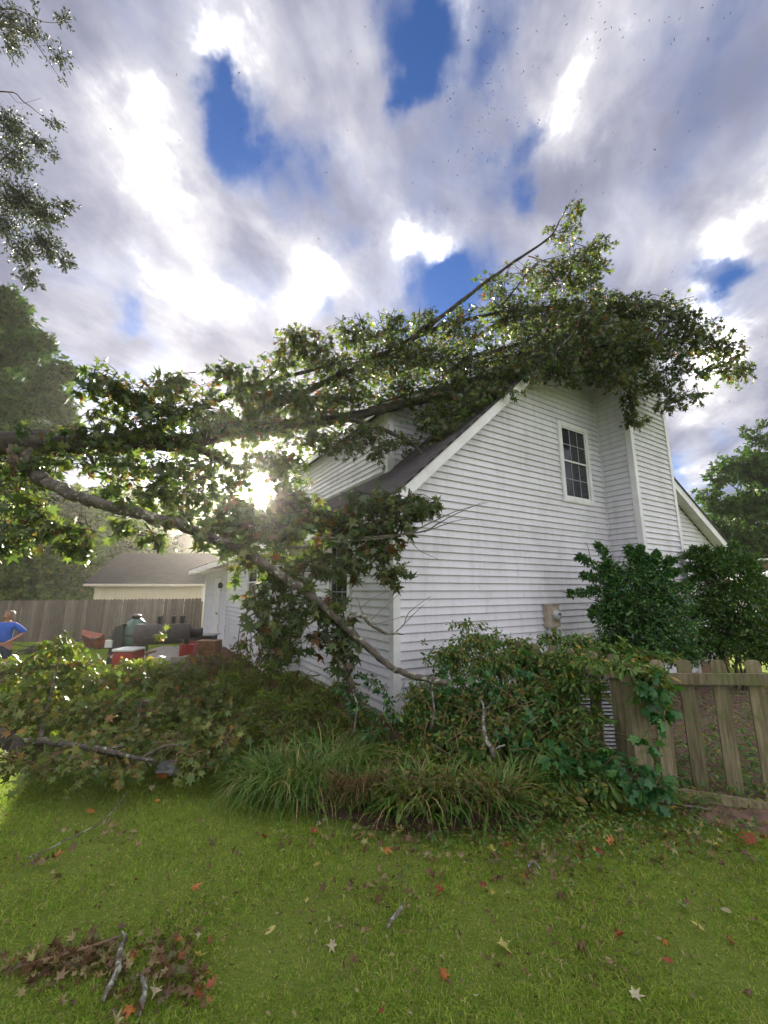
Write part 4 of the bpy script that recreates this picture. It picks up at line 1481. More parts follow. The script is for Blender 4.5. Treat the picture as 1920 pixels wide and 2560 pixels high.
# ------------------------------------------------------------------ the fallen tree
ft = thing('fallen_tree', 'fallen sweetgum tree lying across the house roof with star shaped leaves', 'tree', P(-600, 1180, 5.2))
LIMBS = [
    # trunk
    [(-1500, 1400, 5.0, .30), (-600, 1200, 5.2, .27), (-100, 1120, 5.5, .235), (120, 1110, 5.8, .21), (300, 1108, 6.1, .185), (450, 1105, 6.4, .165), (600, 1082, 6.8, .14), (740, 1062, 7.2, .125), (860, 1046, 7.5, .115), (965, 1020, 7.7, .11), (1090, 993, 7.9, .095), (1200, 950, 8.2, .075), (1330, 880, 8.6, .05), (1450, 830, 8.9, .03)],
    # lower fork, ends as a broken stub over the hedge
    [(60, 1130, 5.6, .15), (95, 1190, 5.4, .14), (125, 1212, 5.3, .115), (190, 1238, 5.2, .105), (260, 1262, 5.1, .10), (380, 1292, 5.0, .095), (480, 1325, 4.95, .09), (570, 1362, 4.9, .082), (660, 1412, 4.85, .076), (740, 1462, 4.85, .07), (800, 1510, 4.85, .062), (879, 1581, 4.8, .056), (940, 1638, 4.8, .050), (990, 1675, 4.75, .046), (1050, 1695, 4.7, .045), (1118, 1706, 4.65, .045)],
    [(860, 1555, 4.85, .030), (885, 1540, 4.8, .032), (905, 1540, 4.8, .030), (930, 1562, 4.8, .026), (965, 1582, 4.8, .020), (1008, 1586, 4.75, .008)],
    # branch stub down to the broken point beneath
    [(820, 1600, 4.9, .022), (838, 1640, 4.9, .030), (860, 1672, 4.9, .04), (878, 1710, 4.95, .045), (890, 1760, 5.0, .05)],
    # second fork up through the sun
    [(420, 1105, 6.3, .08), (500, 1128, 6.2, .06), (560, 1155, 6.2, .04), (600, 1180, 6.2, .015)],
    [(150, 1118, 5.8, .05), (215, 1128, 5.7, .045), (232, 1155, 5.6, .03)],
    # upper limb along the left crown
    [(300, 1095, 6.1, .10), (420, 1062, 6.3, .085), (506, 1018, 6.5, .07), (590, 980, 6.8, .058), (660, 957, 7.0, .05), (760, 930, 7.3, .04), (880, 895, 7.6, .03)],
    [(650, 958, 7.0, .022), (690, 925, 7.0, .018), (700, 885, 7.0, .012), (702, 865, 7.0, .006)],
    # middle limb
    [(560, 1085, 6.8, .085), (700, 1010, 7.2, .075), (830, 950, 7.6, .07), (960, 885, 8.0, .06), (1078, 826, 8.3, .055), (1180, 796, 8.5, .05), (1290, 778, 8.7, .042), (1400, 765, 8.9, .03), (1500, 755, 9.0, .016)],
    # high limb to the top right
    [(1000, 865, 8.1, .06), (1110, 788, 8.3, .055), (1217, 703, 8.5, .046), (1300, 645, 8.6, .036), (1374, 593, 8.7, .026), (1400, 550, 8.75, .018), (1425, 505, 8.8, .006)],
    [(1230, 790, 8.5, .03), (1290, 720, 8.6, .022), (1340, 660, 8.6, .012), (1400, 640, 8.6, .006)],
    [(1320, 640, 8.6, .02), (1400, 660, 8.6, .014), (1470, 640, 8.6, .008), (1520, 610, 8.6, .004)],
    # right limb over the chimney
    [(1150, 900, 8.2, .05), (1290, 862, 8.5, .042), (1374, 827, 8.6, .036), (1440, 812, 8.6, .032), (1504, 810, 8.6, .028), (1600, 800, 8.6, .022), (1700, 812, 8.6, .015), (1800, 880, 8.6, .006)],
    [(1440, 815, 8.6, .018), (1500, 870, 8.5, .014), (1560, 930, 8.4, .009), (1585, 1020, 8.3, .004)],
    [(1600, 800, 8.6, .016), (1680, 900, 8.5, .012), (1720, 980, 8.4, .005)],
    [(1250, 800, 8.6, .03), (1400, 770, 8.8, .022), (1560, 745, 8.9, .014), (1690, 760, 8.9, .006)],
    # lower limb over the dormer
    [(860, 1046, 7.5, .06), (960, 1075, 7.4, .05), (1030, 1110, 7.3, .04), (1070, 1150, 7.1, .02)],
    # bare fine branches in front of the corner
    [(780, 1345, 5.4, .020), (880, 1345, 5.3, .017), (985, 1338, 5.2, .014), (1060, 1328, 5.15, .012), (1105, 1303, 5.1, .009), (1150, 1280, 5.1, .006), (1215, 1252, 5.05, .003)],
    [(700, 1372, 5.4, .018), (850, 1356, 5.3, .016), (1000, 1338, 5.2, .012), (1080, 1305, 5.15, .009), (1140, 1278, 5.1, .006), (1220, 1256, 5.05, .002)],
    [(1060, 1330, 5.15, .009), (1110, 1312, 5.1, .007), (1150, 1300, 5.1, .005), (1205, 1298, 5.1, .002)],
    [(1015, 1338, 5.2, .007), (1040, 1368, 5.15, .005), (1060, 1382, 5.1, .004), (1096, 1398, 5.1, .002)],
    [(990, 1580, 4.75, .008), (1010, 1560, 4.75, .006), (1020, 1535, 4.72, .005), (1045, 1512, 4.7, .004), (1078, 1490, 4.7, .002)],
    [(1010, 1560, 4.75, .005), (1040, 1530, 4.7, .004), (1060, 1512, 4.7, .002)],
    [(920, 1556, 4.8, .009), (905, 1528, 4.8, .008), (898, 1508, 4.8, .006), (890, 1490, 4.8, .003)],
    [(900, 1522, 4.8, .006), (930, 1496, 4.8, .004), (965, 1480, 4.8, .002)],
    [(920, 1556, 4.8, .006), (960, 1520, 4.8, .004), (1002, 1480, 4.8, .002)],
    [(935, 1562, 4.8, .005), (985, 1548, 4.8, .004), (1010, 1540, 4.8, .002)],
]
names = ['trunk'] + ['limb'] * (len(LIMBS) - 1)
for i, pts in enumerate(LIMBS):
    mb = MB()
    fine = pts[0][3] < .022
    limb(mb, [tuple(P(x, y, Y)) + (r_ * (.84 if i < 1 else .72 if i < 2 else .9),) for x, y, Y, r_ in pts], 6, 12 if pts[0][3] > .05 else 7, 0.004 if fine else .012, .28)
    mb.build(names[i] if not fine else 'twig', 'bark_lichen' if i in (1, 3) else 'lichen_stick' if i == 2 else ('dead_twig' if fine else 'bark'), ft, True)
# torn wood where the lower fork left the trunk
mb = MB()
for k in range(9):
    a = P(20 + rnd.uniform(0, 22), 1110 + rnd.uniform(0, 30), 5.25)
    b = a + Vector((rnd.uniform(.08, .22), -.02, -rnd.uniform(.15, .32)))
    mb.tube([a, a.lerp(b, .5) + Vector((.01, -.03, .02)), b], [.03, .022, .004], 5)
mb.build('torn_wood', 'split_wood', ft)

lv = Leaves()
tw = []
FOL = [
    (600, 1190, 50, 30, 6.0, 60), (705, 1180, 60, 40, 6.2, 90), (715, 1245, 50, 50, 5.9, 90), (590, 1250, 40, 30, 5.5, 50), (650, 1150, 60, 26, 6.3, 70), (650, 1285, 50, 26, 5.6, 60),
    (110, 1085, 60, 20, 5.4, 22), (240, 1100, 70, 22, 5.6, 34), (370, 1080, 70, 24, 5.9, 44), (470, 1095, 70, 26, 6.0, 50), (570, 1075, 60, 24, 6.3, 46), (660, 1070, 60, 26, 6.7, 50), (770, 1050, 60, 24, 7.0, 50), (860, 1050, 60, 26, 7.3, 60), (300, 1255, 40, 16, 4.95, 10), (430, 1300, 50, 16, 4.85, 14), (520, 1330, 50, 20, 4.8, 22), (590, 1365, 40, 24, 4.75, 26), (480, 960, 60, 30, 6.1, 60), (640, 930, 40, 30, 6.8, 50), (1020, 870, 80, 40, 8.0, 160), (1160, 780, 50, 30, 8.3, 70), (1280, 790, 80, 40, 8.6, 200),
    # px, py, rx, ry, Y, n   (leaf clumps of the crown)
    (275, 950, 70, 42, 5.3, 95), (225, 965, 26, 26, 5.2, 18), (330, 985, 90, 45, 5.5, 120), (430, 965, 50, 36, 5.8, 85), (400, 1030, 110, 45, 5.9, 190), (250, 1050, 70, 40, 5.6, 80), (520, 1020, 70, 50, 6.2, 150), (570, 930, 48, 36, 6.4, 110), (620, 985, 60, 40, 6.7, 120),
    (560, 1065, 90, 34, 6.4, 130), (180, 1080, 60, 26, 5.5, 36), (290, 1118, 90, 30, 5.7, 60),
    (735, 845, 48, 42, 7.0, 170), (700, 900, 45, 40, 7.0, 110), (790, 880, 70, 52, 7.3, 230), (880, 830, 70, 45, 7.6, 220), (975, 820, 62, 42, 7.9, 210), (1075, 805, 55, 36, 8.1, 170), (850, 930, 110, 58, 7.4, 380), (960, 890, 110, 62, 7.8, 420), (700, 985, 80, 45, 6.9, 200),
    (760, 1010, 110, 44, 7.2, 260), (660, 1040, 70, 36, 6.8, 140), (880, 1000, 110, 44, 7.5, 300), (1060, 900, 110, 66, 8.0, 440), (1010, 970, 90, 50, 7.7, 260), (1150, 830, 90, 52, 8.3, 300), (1180, 910, 130, 66, 8.1, 560), (1130, 980, 90, 50, 7.7, 320), (1080, 1040, 60, 40, 7.4, 190),
    (1240, 960, 100, 50, 8.1, 420), (1290, 880, 110, 70, 8.5, 520), (1230, 1010, 50, 30, 7.9, 150), (1180, 1040, 50, 30, 7.6, 110), (1100, 1100, 34, 22, 7.3, 70), (1370, 920, 70, 44, 8.4, 260), (1330, 800, 120, 60, 8.7, 520), (1250, 740, 70, 46, 8.6, 190),
    (1300, 680, 50, 40, 8.6, 90), (1390, 700, 90, 60, 8.7, 420), (1440, 640, 70, 44, 8.7, 260), (1400, 580, 46, 34, 8.7, 110), (1435, 545, 24, 30, 8.8, 50), (1442, 515, 18, 15, 8.8, 34), (1500, 610, 34, 26, 8.7, 100), (1490, 660, 30, 32, 8.7, 100), (1470, 720, 40, 44, 8.7, 170), (1220, 700, 34, 26, 8.5, 40),
    (1430, 780, 110, 52, 8.8, 460), (1520, 770, 90, 48, 8.8, 380), (1600, 780, 90, 46, 8.7, 380), (1480, 850, 100, 46, 8.5, 420), (1590, 850, 90, 56, 8.6, 400), (1680, 790, 70, 44, 8.7, 280), (1720, 840, 80, 56, 8.6, 360), (1770, 860, 50, 46, 8.6, 180), (1820, 880, 44, 46, 8.6, 160), (1845, 925, 30, 40, 8.6, 110),
    (1790, 920, 50, 36, 8.5, 130), (1690, 910, 50, 40, 8.5, 170), (1650, 960, 46, 44, 8.4, 150), (1715, 985, 48, 30, 8.4, 110), (1670, 1010, 36, 18, 8.4, 50), (1560, 920, 60, 44, 8.4, 220), (1500, 920, 70, 34, 8.4, 210), (1580, 990, 28, 60, 8.3, 170), (1585, 1045, 24, 26, 8.3, 70), (1420, 960, 40, 24, 8.3, 70), (1380, 965, 30, 20, 8.3, 40),
    (760, 1090, 100, 36, 7.0, 200), (850, 1100, 80, 34, 7.2, 150), (930, 1090, 50, 44, 7.1, 110), (945, 1140, 24, 30, 7.1, 40), (700, 1140, 70, 40, 6.6, 130), (1000, 1100, 60, 24, 7.3, 70),
    (1340, 900, 70, 36, 7.6, 150), (1420, 880, 70, 46, 7.7, 200), (1490, 860, 60, 50, 7.8, 180), (1400, 925, 60, 28, 7.7, 110), (1550, 850, 60, 50, 7.9, 180), (1610, 870, 50, 46, 8.0, 150), (1480, 910, 50, 26, 7.8, 80), (1290, 925, 60, 40, 7.4, 150), (1230, 975, 60, 36, 7.2, 130), (1540, 930, 46, 40, 7.8, 100), (1460, 800, 80, 46, 8.0, 180), (1340, 840, 80, 46, 7.9, 180), (1170, 1010, 50, 30, 7.0, 80), (1120, 1055, 40, 26, 6.9, 50),
    # under the trunk on the left
    (60, 1180, 80, 60, 5.3, 120), (150, 1150, 70, 46, 5.6, 70), (40, 1250, 60, 50, 4.9, 95), (90, 1310, 56, 60, 4.7, 90), (20, 1330, 50, 60, 4.7, 80), (210, 1330, 44, 44, 4.9, 60), (200, 1370, 40, 24, 4.9, 34), (330, 1300, 50, 26, 5.0, 26), (340, 1340, 60, 34, 5.1, 34), (390, 1350, 34, 26, 5.2, 14), (300, 1160, 90, 36, 5.8, 100), (430, 1170, 80, 46, 5.9, 130), (370, 1220, 70, 36, 5.7, 90), (500, 1220, 90, 46, 5.7, 160),
    (530, 1150, 80, 40, 6.1, 120), (590, 1280, 80, 40, 5.4, 140), (600, 1320, 60, 30, 5.2, 90), (260, 1225, 60, 26, 5.5, 40), (470, 1280, 60, 24, 5.3, 50), (720, 1250, 80, 50, 5.9, 180), (690, 1320, 80, 46, 5.5, 180),
    # at the eave and along the lower limb
    (920, 1250, 80, 42, 5.5, 151), (1010, 1245, 60, 34, 5.3, 99), (1070, 1262, 40, 26, 5.2, 52), (880, 1310, 110, 42, 5.5, 165), (800, 1290, 90, 46, 5.7, 145), (990, 1300, 60, 26, 5.3, 66), (930, 1370, 70, 40, 5.4, 105), (860, 1420, 70, 30, 5.4, 72), (960, 1430, 44, 24, 5.2, 39), (1000, 1410, 16, 24, 5.0, 14),
    (780, 1400, 80, 50, 5.4, 125), (720, 1440, 60, 44, 5.1, 79), (660, 1480, 50, 60, 5.0, 52), (690, 1560, 44, 60, 4.95, 52), (760, 1510, 56, 46, 5.0, 72), (830, 1540, 50, 50, 5.0, 79), (850, 1600, 46, 44, 4.95, 59), (870, 1640, 26, 24, 4.9, 26), (720, 1620, 44, 46, 5.0, 39), (640, 1400, 60, 50, 5.1, 52),
    (650, 1560, 36, 40, 4.95, 22), (790, 1590, 30, 30, 5.0, 22),
]
for px, py, rx, ry, Y, n in FOL:
    q_ = cl(px, py, rx, ry, Y, n)
    dep = min(q_[4], .55)
    n2_ = int(n * (1.65 if Y > 6.9 else 1.65))
    clump(lv, q_[:3], (q_[3] * 1.22, dep * 1.15, q_[5] * 1.2), n2_, 0.096 if Y > 6.9 else .115, .6, tw, per=7, tw=.0038, up=.4, inner=.2, wide=.9, szvar=.36)
# keep leaves off the inside of the roof and out of the gap where the sun breaks through
keep = []
for i in range(len(lv.p)):
    p = Vector(lv.p[i])
    d = p - A
    t_, r_ = d.dot(U1), d.dot(U2)
    if -.5 < t_ < TR and -.35 < r_ < 10.8:
        zz = zrake(t_) + FH + .09
        if t_ > DT - .35 and 1.3 < r_ < 8.2:
            zz = max(zz, ztop(t_) + .24)
        elif t_ < 0 and p.z < zrake(t_) - .15:
            zz = -9
        if p.z < zz:
            if r_ > -.33 and p.z > zz - 1.2:
                p.z = zz + rnd.uniform(0, .12)
                lv.p[i] = np.array(p)
            else:
                continue
    elif t_ >= TR and -.1 < r_ < 10.8 and p.z < zrake(min(t_, TE)) + .3:
        continue
    if 0 < r_ < 10.8 and 0 < t_ < TE and p.z < 3.2:
        continue
    x, y, fw = proj(lv.p[i])
    sd = math.hypot(x - 648, y - 1225)
    if sd < 34 or (sd < 58 and rnd.random() < .5):
        continue
    keep.append(i)
keep = np.array(keep)
pp_, xx_, dd_, nn_, zz_ = lv.arrays()
vis = []
for i in keep:
    x, y, fw = proj(pp_[i])
    if 10 < x < 1910 and 10 < y < 2550:
        vis.append((-zz_[i] / fw, i))
vis.sort()
near = [i for _, i in vis[:300]]
rest = np.array(sorted(set(keep.tolist()) - set(near)))
# three bent versions of one leaf, shared
LEAFM = []
for k in range(4):
    tv, tf = STAR
    tv = tv * np.array((1, 1, (.5, 1.1, 1.7, 2.4)[k]))
    LEAFM.append((tv, tf))


def leaf_objs(par, ids, arr, m, tmpls=LEAFM, name='leaf'):
    p, x, d, n_, z = arr
    mes = [np_mesh(name, tv, tf, m) for tv, tf in tmpls]
    og = root_of(par).location
    for j, i in enumerate(ids):
        o = bpy.data.objects.new(name, mes[j % len(mes)])
        COL.objects.link(o)
        o.parent = par
        M3 = Matrix((x[i], d[i], n_[i])).transposed() * float(z[i])
        M4 = M3.to_4x4()
        M4.translation = Vector(p[i]) - og
        o.matrix_local = M4


leaf_objs(ft, near, (pp_, xx_, dd_, nn_, zz_), 'gum_leaf')
for tm_, sel in ((STAR, rest[::2]), ((bent(STAR[0], .55, .9), STAR[1]), rest[1::4]), ((bent(STAR[0], -.7, -.8), STAR[1]), rest[3::4])):
    o = link('foliage', lv.mesh('foliage', tm_, 'gum_leaf', sel), None, ft)
    o.data.transform(Matrix.Translation(-ft.location))
    tag(o, kind='stuff')
mb = MB()
for line, t_ in tw:
    c_ = Vector(line[2])
    d = c_ - A
    x, y, fw = proj(c_)
    if math.hypot(x - 648, y - 1225) < 80:
        continue
    tt_, rr_ = d.dot(U1), d.dot(U2)
    if rr_ > -.2 and -.3 < tt_ < TR and c_.z < zrake(tt_) + FH + .05:
        continue
    mb.tube(line, [.008, .006, .003], 4, False)
tag(mb.build('twigs', 'bark', ft), kind='stuff')

# ------------------------------------------------------------------ broken branches lying on the lawn
fb = thing('broken_branch', 'big broken branch with green star shaped leaves lying on the lawn at the left', 'branch', G(120, 1930))
BL = [
    [(-300, 1790, 4.6, .10), (-60, 1830, 4.5, .085), (20, 1850, 4.4, .075), (70, 1885, 4.35, .065), (110, 1930, 4.3, .05)],
    [(40, 1858, 4.4, .04), (80, 1853, 4.4, .036), (130, 1855, 4.4, .032), (200, 1866, 4.35, .030), (270, 1878, 4.3, .026), (330, 1892, 4.25, .020), (388, 1903, 4.2, .014)],
    [(355, 1896, 4.25, .014), (395, 1872, 4.3, .013), (430, 1862, 4.35, .011), (462, 1862, 4.4, .008)],
    [(260, 1877, 4.3, .010), (290, 1867, 4.35, .008), (320, 1865, 4.4, .005)],
    [(365, 1900, 4.22, .009), (380, 1916, 4.2, .006)],
    [(28, 1676, 5.2, .03), (80, 1672, 5.3, .028), (160, 1664, 5.4, .024), (220, 1655, 5.5, .014), (260, 1645, 5.6, .006)],
    [(40, 1674, 5.2, .012), (80, 1640, 5.3, .010), (120, 1620, 5.3, .007), (165, 1612, 5.3, .004)],
    [(-100, 1720, 5.2, .05), (28, 1676, 5.2, .03)],
    [(100, 1880, 4.4, .03), (110, 1800, 4.7, .022), (135, 1700, 5.0, .012), (150, 1620, 5.2, .006)],
    [(330, 1880, 4.6, .02), (350, 1780, 5.0, .014), (370, 1690, 5.4, .008)],
]
for pts in BL:
    mb = MB()
    limb(mb, [tuple(P(x, y, Y)) + (r_,) for x, y, Y, r_ in pts], 6, 8, .008, .28)
    mb.build('limb', 'bark_lichen' if pts[0][3] < .045 else 'bark', fb, True)
lv = Leaves()
tw = []
for px, py, rx, ry, Y, n in ((155, 1605, 44, 40, 5.2, 60), (110, 1650, 60, 36, 5.3, 60), (200, 1660, 60, 30, 5.4, 65), (40, 1680, 60, 46, 5.2, 80), (120, 1720, 70, 40, 5.1, 100), (230, 1710, 60, 40, 5.3, 90), (300, 1670, 50, 24, 5.6, 45),
                             (380, 1650, 24, 20, 5.6, 16), (430, 1660, 30, 16, 5.7, 18), (395, 1590, 14, 24, 5.6, 9), (350, 1690, 60, 46, 5.5, 110), (430, 1700, 50, 46, 5.6, 90), (20, 1780, 60, 60, 4.7, 110), (110, 1790, 60, 50, 4.8, 110), (210, 1790, 60, 50, 4.9, 120), (300, 1770, 56, 50, 5.1, 110),
                             (380, 1790, 60, 50, 5.1, 140), (470, 1770, 60, 50, 5.3, 130), (40, 1880, 60, 40, 4.3, 70), (150, 1890, 80, 36, 4.3, 90), (250, 1895, 80, 30, 4.3, 100), (330, 1850, 60, 40, 4.6, 110), (420, 1860, 70, 40, 4.6, 130), (500, 1830, 70, 46, 4.8, 150),
                             (560, 1850, 60, 40, 4.6, 120), (490, 1890, 60, 30, 4.4, 100), (330, 1910, 60, 20, 4.25, 60), (580, 1790, 60, 46, 5.2, 130), (540, 1730, 50, 40, 5.6, 100), (250, 1850, 70, 30, 4.6, 90), (480, 1680, 40, 30, 5.9, 60), (310, 1655, 30, 12, 6.0, 14), (345, 1665, 30, 14, 6.0, 16)):
    q_ = cl(px, py, rx, ry, Y, n)
    clump(lv, q_[:3], (q_[3] * 1.15, min(.6, q_[3] * 1.6), q_[5]), int(n * 2.9), .074, .45, tw, per=8, up=.6, inner=.15, wide=.8)
for i in range(len(lv.p)):
    p = lv.p[i]
    g_ = gz(p[0], p[1])
    if p[2] < g_ + .04:
        lv.p[i] = np.array((p[0], p[1], g_ + .04 + rng.uniform(0, .08)))
bgz = G(418, 1915)
kp = []
for i in range(len(lv.p)):       # the bag lies in a gap of the leaves
    x, y, fw_ = proj(lv.p[i])
    if not (abs(x - 418) < 34 and abs(y - 1908) < 30 and lv.p[i][1] < bgz.y + .12):
        kp.append(i)
lv.p, lv.d, lv.u, lv.z = ([a_[i] for i in kp] for a_ in (lv.p, lv.d, lv.u, lv.z))
arr = lv.arrays()
order = sorted(range(len(lv.p)), key=lambda i: -arr[4][i] / proj(arr[0][i])[2])
inb = [i for i in order if -20 < proj(arr[0][i])[0] < 1900]
near = inb[:300]
rest = np.array(sorted(set(range(len(lv.p))) - set(near)))
leaf_objs(fb, near, arr, 'ground_gum_leaf')
o = link('foliage', lv.mesh('foliage', STAR, 'ground_gum_leaf', rest), None, fb)
o.data.transform(Matrix.Translation(-fb.location))
tag(o, kind='stuff')
mb = MB()
for line, t_ in tw:
    mb.tube([(p[0], p[1], max(p[2], gz(p[0], p[1]) + .02)) for p in line], [.004, .003, .0015], 4, False)
tag(mb.build('twigs', 'stem', fb), kind='stuff')


# ------------------------------------------------------------------ shrubs, hedge, undergrowth
def plant(name, label, cat, base, clumps, leaf, m, tmpl, stemm='stem', droop=.3, per=9, up=.5, szv=.25, stems=True, twk=.004, floor=True, frac=.7, nk=1.0):
    o_ = thing(name, label, cat, base)
    b = Vector(base)
    lv_ = Leaves()
    tw_ = []
    sb = MB()
    for c_ in clumps:
        px, py, rx, ry, Y, n = c_[:6]
        q_ = cl(px, py, rx, ry, Y, n)
        dep = c_[6] if len(c_) > 6 else q_[3]
        n = int(n * nk)
        clump(lv_, q_[:3], (q_[3], dep, q_[5]), n, leaf, droop, tw_, per=per, tw=twk, up=up, inner=.15, szvar=szv)
        if stems and n > 700:
            a = b + Vector((rnd.uniform(-.12, .12), rnd.uniform(-.1, .1), 0))
            c3 = Vector(q_[:3])
            mid = a.lerp(c3, .55) + Vector((rnd.uniform(-.08, .08), rnd.uniform(-.06, .06), .05))
            limb(sb, [tuple(a) + (.022,), tuple(mid) + (.014,), tuple(c3) + (.006,)], 4, 5)
    if floor:
        for i in range(len(lv_.p)):
            p = lv_.p[i]
            g_ = gz(p[0], p[1]) + .03
            if p[2] < g_:
                lv_.p[i] = np.array((p[0], p[1], g_ + rng.uniform(0, .1)))
    for i in range(len(lv_.p)):      # keep outside the house walls
        p = Vector(lv_.p[i])
        d = p - A
        t_, q__ = d.dot(U1), d.dot(N1)
        if 0 < t_ < 11.6 and -10 < q__ < .05:
            lv_.p[i] = np.array(p + N1 * (.06 - q__)) if q__ > -.7 else lv_.p[i]
    twig_mesh(sb, [([(p[0], p[1], max(p[2], gz(p[0], p[1]) + .01)) for p in ln], w__) for ln, w__ in tw_], 3, frac)
    tag(sb.build('stem', stemm, o_, True), kind='stuff')
    f_ = link('foliage', lv_.mesh('foliage', tmpl, m), None, o_)
    f_.data.transform(Matrix.Translation(-b))
    tag(f_, kind='stuff')
    return o_, lv_


def sprays(px0, py0, Y, tips, n, base_r=10):
    """long thin shoots: small clumps strung from an origin to each tip"""
    out = []
    for tx, ty in tips:
        for k in range(5):
            t_ = .35 + .65 * k / 4
            out.append((px0 + (tx - px0) * t_, py0 + (ty - py0) * t_ - 14 * math.sin(math.pi * t_), base_r * 2.4 * (1.25 - t_), base_r * (1.3 - t_) + 3, Y, n))
    return out


Ys = 7.4
plant('dark_shrub', 'dark green spiky evergreen shrub in front of the chimney', 'shrub', Vector((P(1600, 1600, Ys).x, Ys, gz(3, Ys))),
      [(1600, 1560, 110, 70, Ys, 1500), (1560, 1500, 80, 50, Ys, 800), (1640, 1490, 80, 60, Ys, 900), (1590, 1440, 60, 44, Ys, 450), (1680, 1560, 60, 60, Ys, 800), (1520, 1540, 40, 36, Ys, 300), (1600, 1630, 110, 46, Ys, 1100), (1700, 1630, 50, 40, Ys, 400), (1540, 1610, 60, 40, Ys, 500), (1620, 1400, 24, 24, Ys, 90), (1580, 1390, 20, 20, Ys, 70)]
      + sprays(1570, 1500, Ys, [(1425, 1484), (1450, 1392), (1495, 1363), (1460, 1438), (1478, 1535), (1510, 1420)], 46)
      + sprays(1620, 1480, Ys, [(1600, 1372), (1640, 1385), (1685, 1396), (1690, 1430), (1570, 1372), (1720, 1470), (1735, 1540)], 46),
      .062, 'shrub_leaf', OVAL, per=10, droop=.1, nk=2.7, frac=.25)
Ys2 = 9.3
plant('broad_shrub', 'broad lighter green evergreen shrub at the far corner of the house', 'shrub', Vector((P(1830, 1560, Ys2).x, Ys2, gz(3, Ys2))),
      [(1820, 1480, 100, 80, Ys2, 1900), (1780, 1420, 56, 40, Ys2, 600), (1850, 1410, 56, 40, Ys2, 650), (1890, 1480, 56, 70, Ys2, 800), (1770, 1520, 60, 60, Ys2, 800), (1850, 1560, 100, 60, Ys2, 1500), (1790, 1610, 90, 56, Ys2, 1100), (1890, 1620, 70, 50, Ys2, 800), (1730, 1400, 22, 18, Ys2, 80), (1930, 1560, 60, 80, Ys2, 700), (1745, 1590, 36, 40, Ys2, 300)]
      + sprays(1800, 1450, Ys2, [(1716, 1385), (1735, 1372), (1760, 1368), (1800, 1372), (1835, 1362), (1720, 1420), (1722, 1455)], 40)
      + sprays(1870, 1470, Ys2, [(1870, 1390), (1895, 1420), (1915, 1455), (1925, 1490)], 40),
      .07, 'shrub_leaf_light', OVAL, per=10, droop=.1, nk=2.4, frac=.25)

# hedge of vines over the picket fence
hb = Vector((P(1260, 1800, 5.0).x, 5.0, gz(1.5, 5.0)))
plant('vine_hedge', 'tangled leafy vines heaped over the picket fence and up the white wall', 'vine', hb,
      [(1200, 1600, 90, 36, 5.9, 420), (1290, 1610, 60, 30, 5.9, 260), (1170, 1560, 60, 14, 6.0, 60), (1130, 1640, 60, 50, 5.7, 350), (1230, 1660, 100, 50, 5.6, 650), (1330, 1640, 80, 44, 5.5, 480), (1420, 1640, 80, 36, 5.1, 420), (1500, 1640, 80, 30, 4.9, 360), (1560, 1650, 50, 24, 4.7, 190), (1450, 1600, 60, 24, 5.3, 170), (1380, 1590, 40, 20, 5.5, 80),
       (1060, 1740, 70, 50, 5.5, 420), (1040, 1800, 60, 60, 5.3, 420), (1110, 1760, 80, 70, 5.4, 620), (1200, 1750, 100, 70, 5.3, 850), (1300, 1740, 80, 70, 5.2, 700), (1380, 1730, 70, 60, 5.0, 460), (1430, 1700, 50, 40, 4.8, 220), (1250, 1840, 110, 70, 4.9, 900), (1340, 1830, 90, 80, 4.8, 850), (1150, 1850, 100, 60, 5.0, 750),
       (1060, 1870, 80, 40, 5.0, 420), (1420, 1840, 70, 60, 4.6, 380), (1460, 1890, 60, 50, 4.4, 300), (1350, 1920, 90, 50, 4.4, 600), (1250, 1930, 90, 44, 4.5, 560), (1480, 1790, 50, 40, 4.6, 90), (1420, 1960, 70, 36, 4.2, 330), (1510, 1960, 50, 30, 4.0, 150), (1640, 1700, 40, 40, 4.1, 130), (1610, 1680, 40, 24, 4.2, 130), (1655, 1760, 28, 50, 4.05, 110), (1500, 1720, 30, 40, 4.7, 60), (1390, 1780, 40, 40, 4.8, 200), (1480, 1655, 60, 20, 4.3, 60), (1560, 1660, 40, 20, 4.1, 50), (1590, 1720, 20, 40, 4.05, 24), (1450, 1800, 30, 60, 4.45, 40)]
      + sprays(1480, 1640, 4.8, [(1655, 1640), (1560, 1612), (1690, 1640), (1600, 1630)], 12, 8),
      .054, 'vine_leaf', OVAL, 'vine_stem', droop=.5, per=7, up=.9, szv=.35, twk=.003, nk=2.6, frac=.25)
# loose tendrils and dry runners over the hedge
vt = MB()
for _ in range(90):
    px, py = rnd.gauss(1270, 150), rnd.gauss(1790, 95)
    Y = 5.35 - max(0, (py - 1600)) * .0035 - .12
    p = P(px, py, Y)
    h, l = rnd.uniform(0, 6.28), rnd.uniform(.15, .5)
    d = Vector((math.cos(h), rnd.uniform(-.5, .1), math.sin(h) * .8)) * l
    a_ = p - d * .5
    vt.tube([a_, p + Vector((0, -.04, rnd.uniform(.0, .10))), a_ + d + Vector((0, 0, -.05 * rnd.random()))], [.004, .003, .0015], 4, False)
tv_ = vt.build('tendrils', 'vine_stem', [o_ for o_ in COL.objects if o_.name == 'vine_hedge'][0])
tag(tv_, kind='stuff')
hv = Leaves()
hh = bpy.data.objects['vine_hedge']
for px, py, rx, ry, Y, n in ((1130, 1700, 60, 40, 5.15, 40), (1250, 1720, 80, 50, 5.0, 60), (1360, 1780, 60, 60, 4.65, 50), (1290, 1850, 80, 40, 4.55, 50), (1180, 1880, 70, 40, 4.7, 40), (1400, 1900, 60, 40, 4.25, 40), (1330, 1660, 60, 30, 5.2, 30)):
    q_ = cl(px, py, rx, ry, Y, n)
    clump(hv, q_[:3], q_[3:6], n, .10, .5, None, per=5, up=.9)
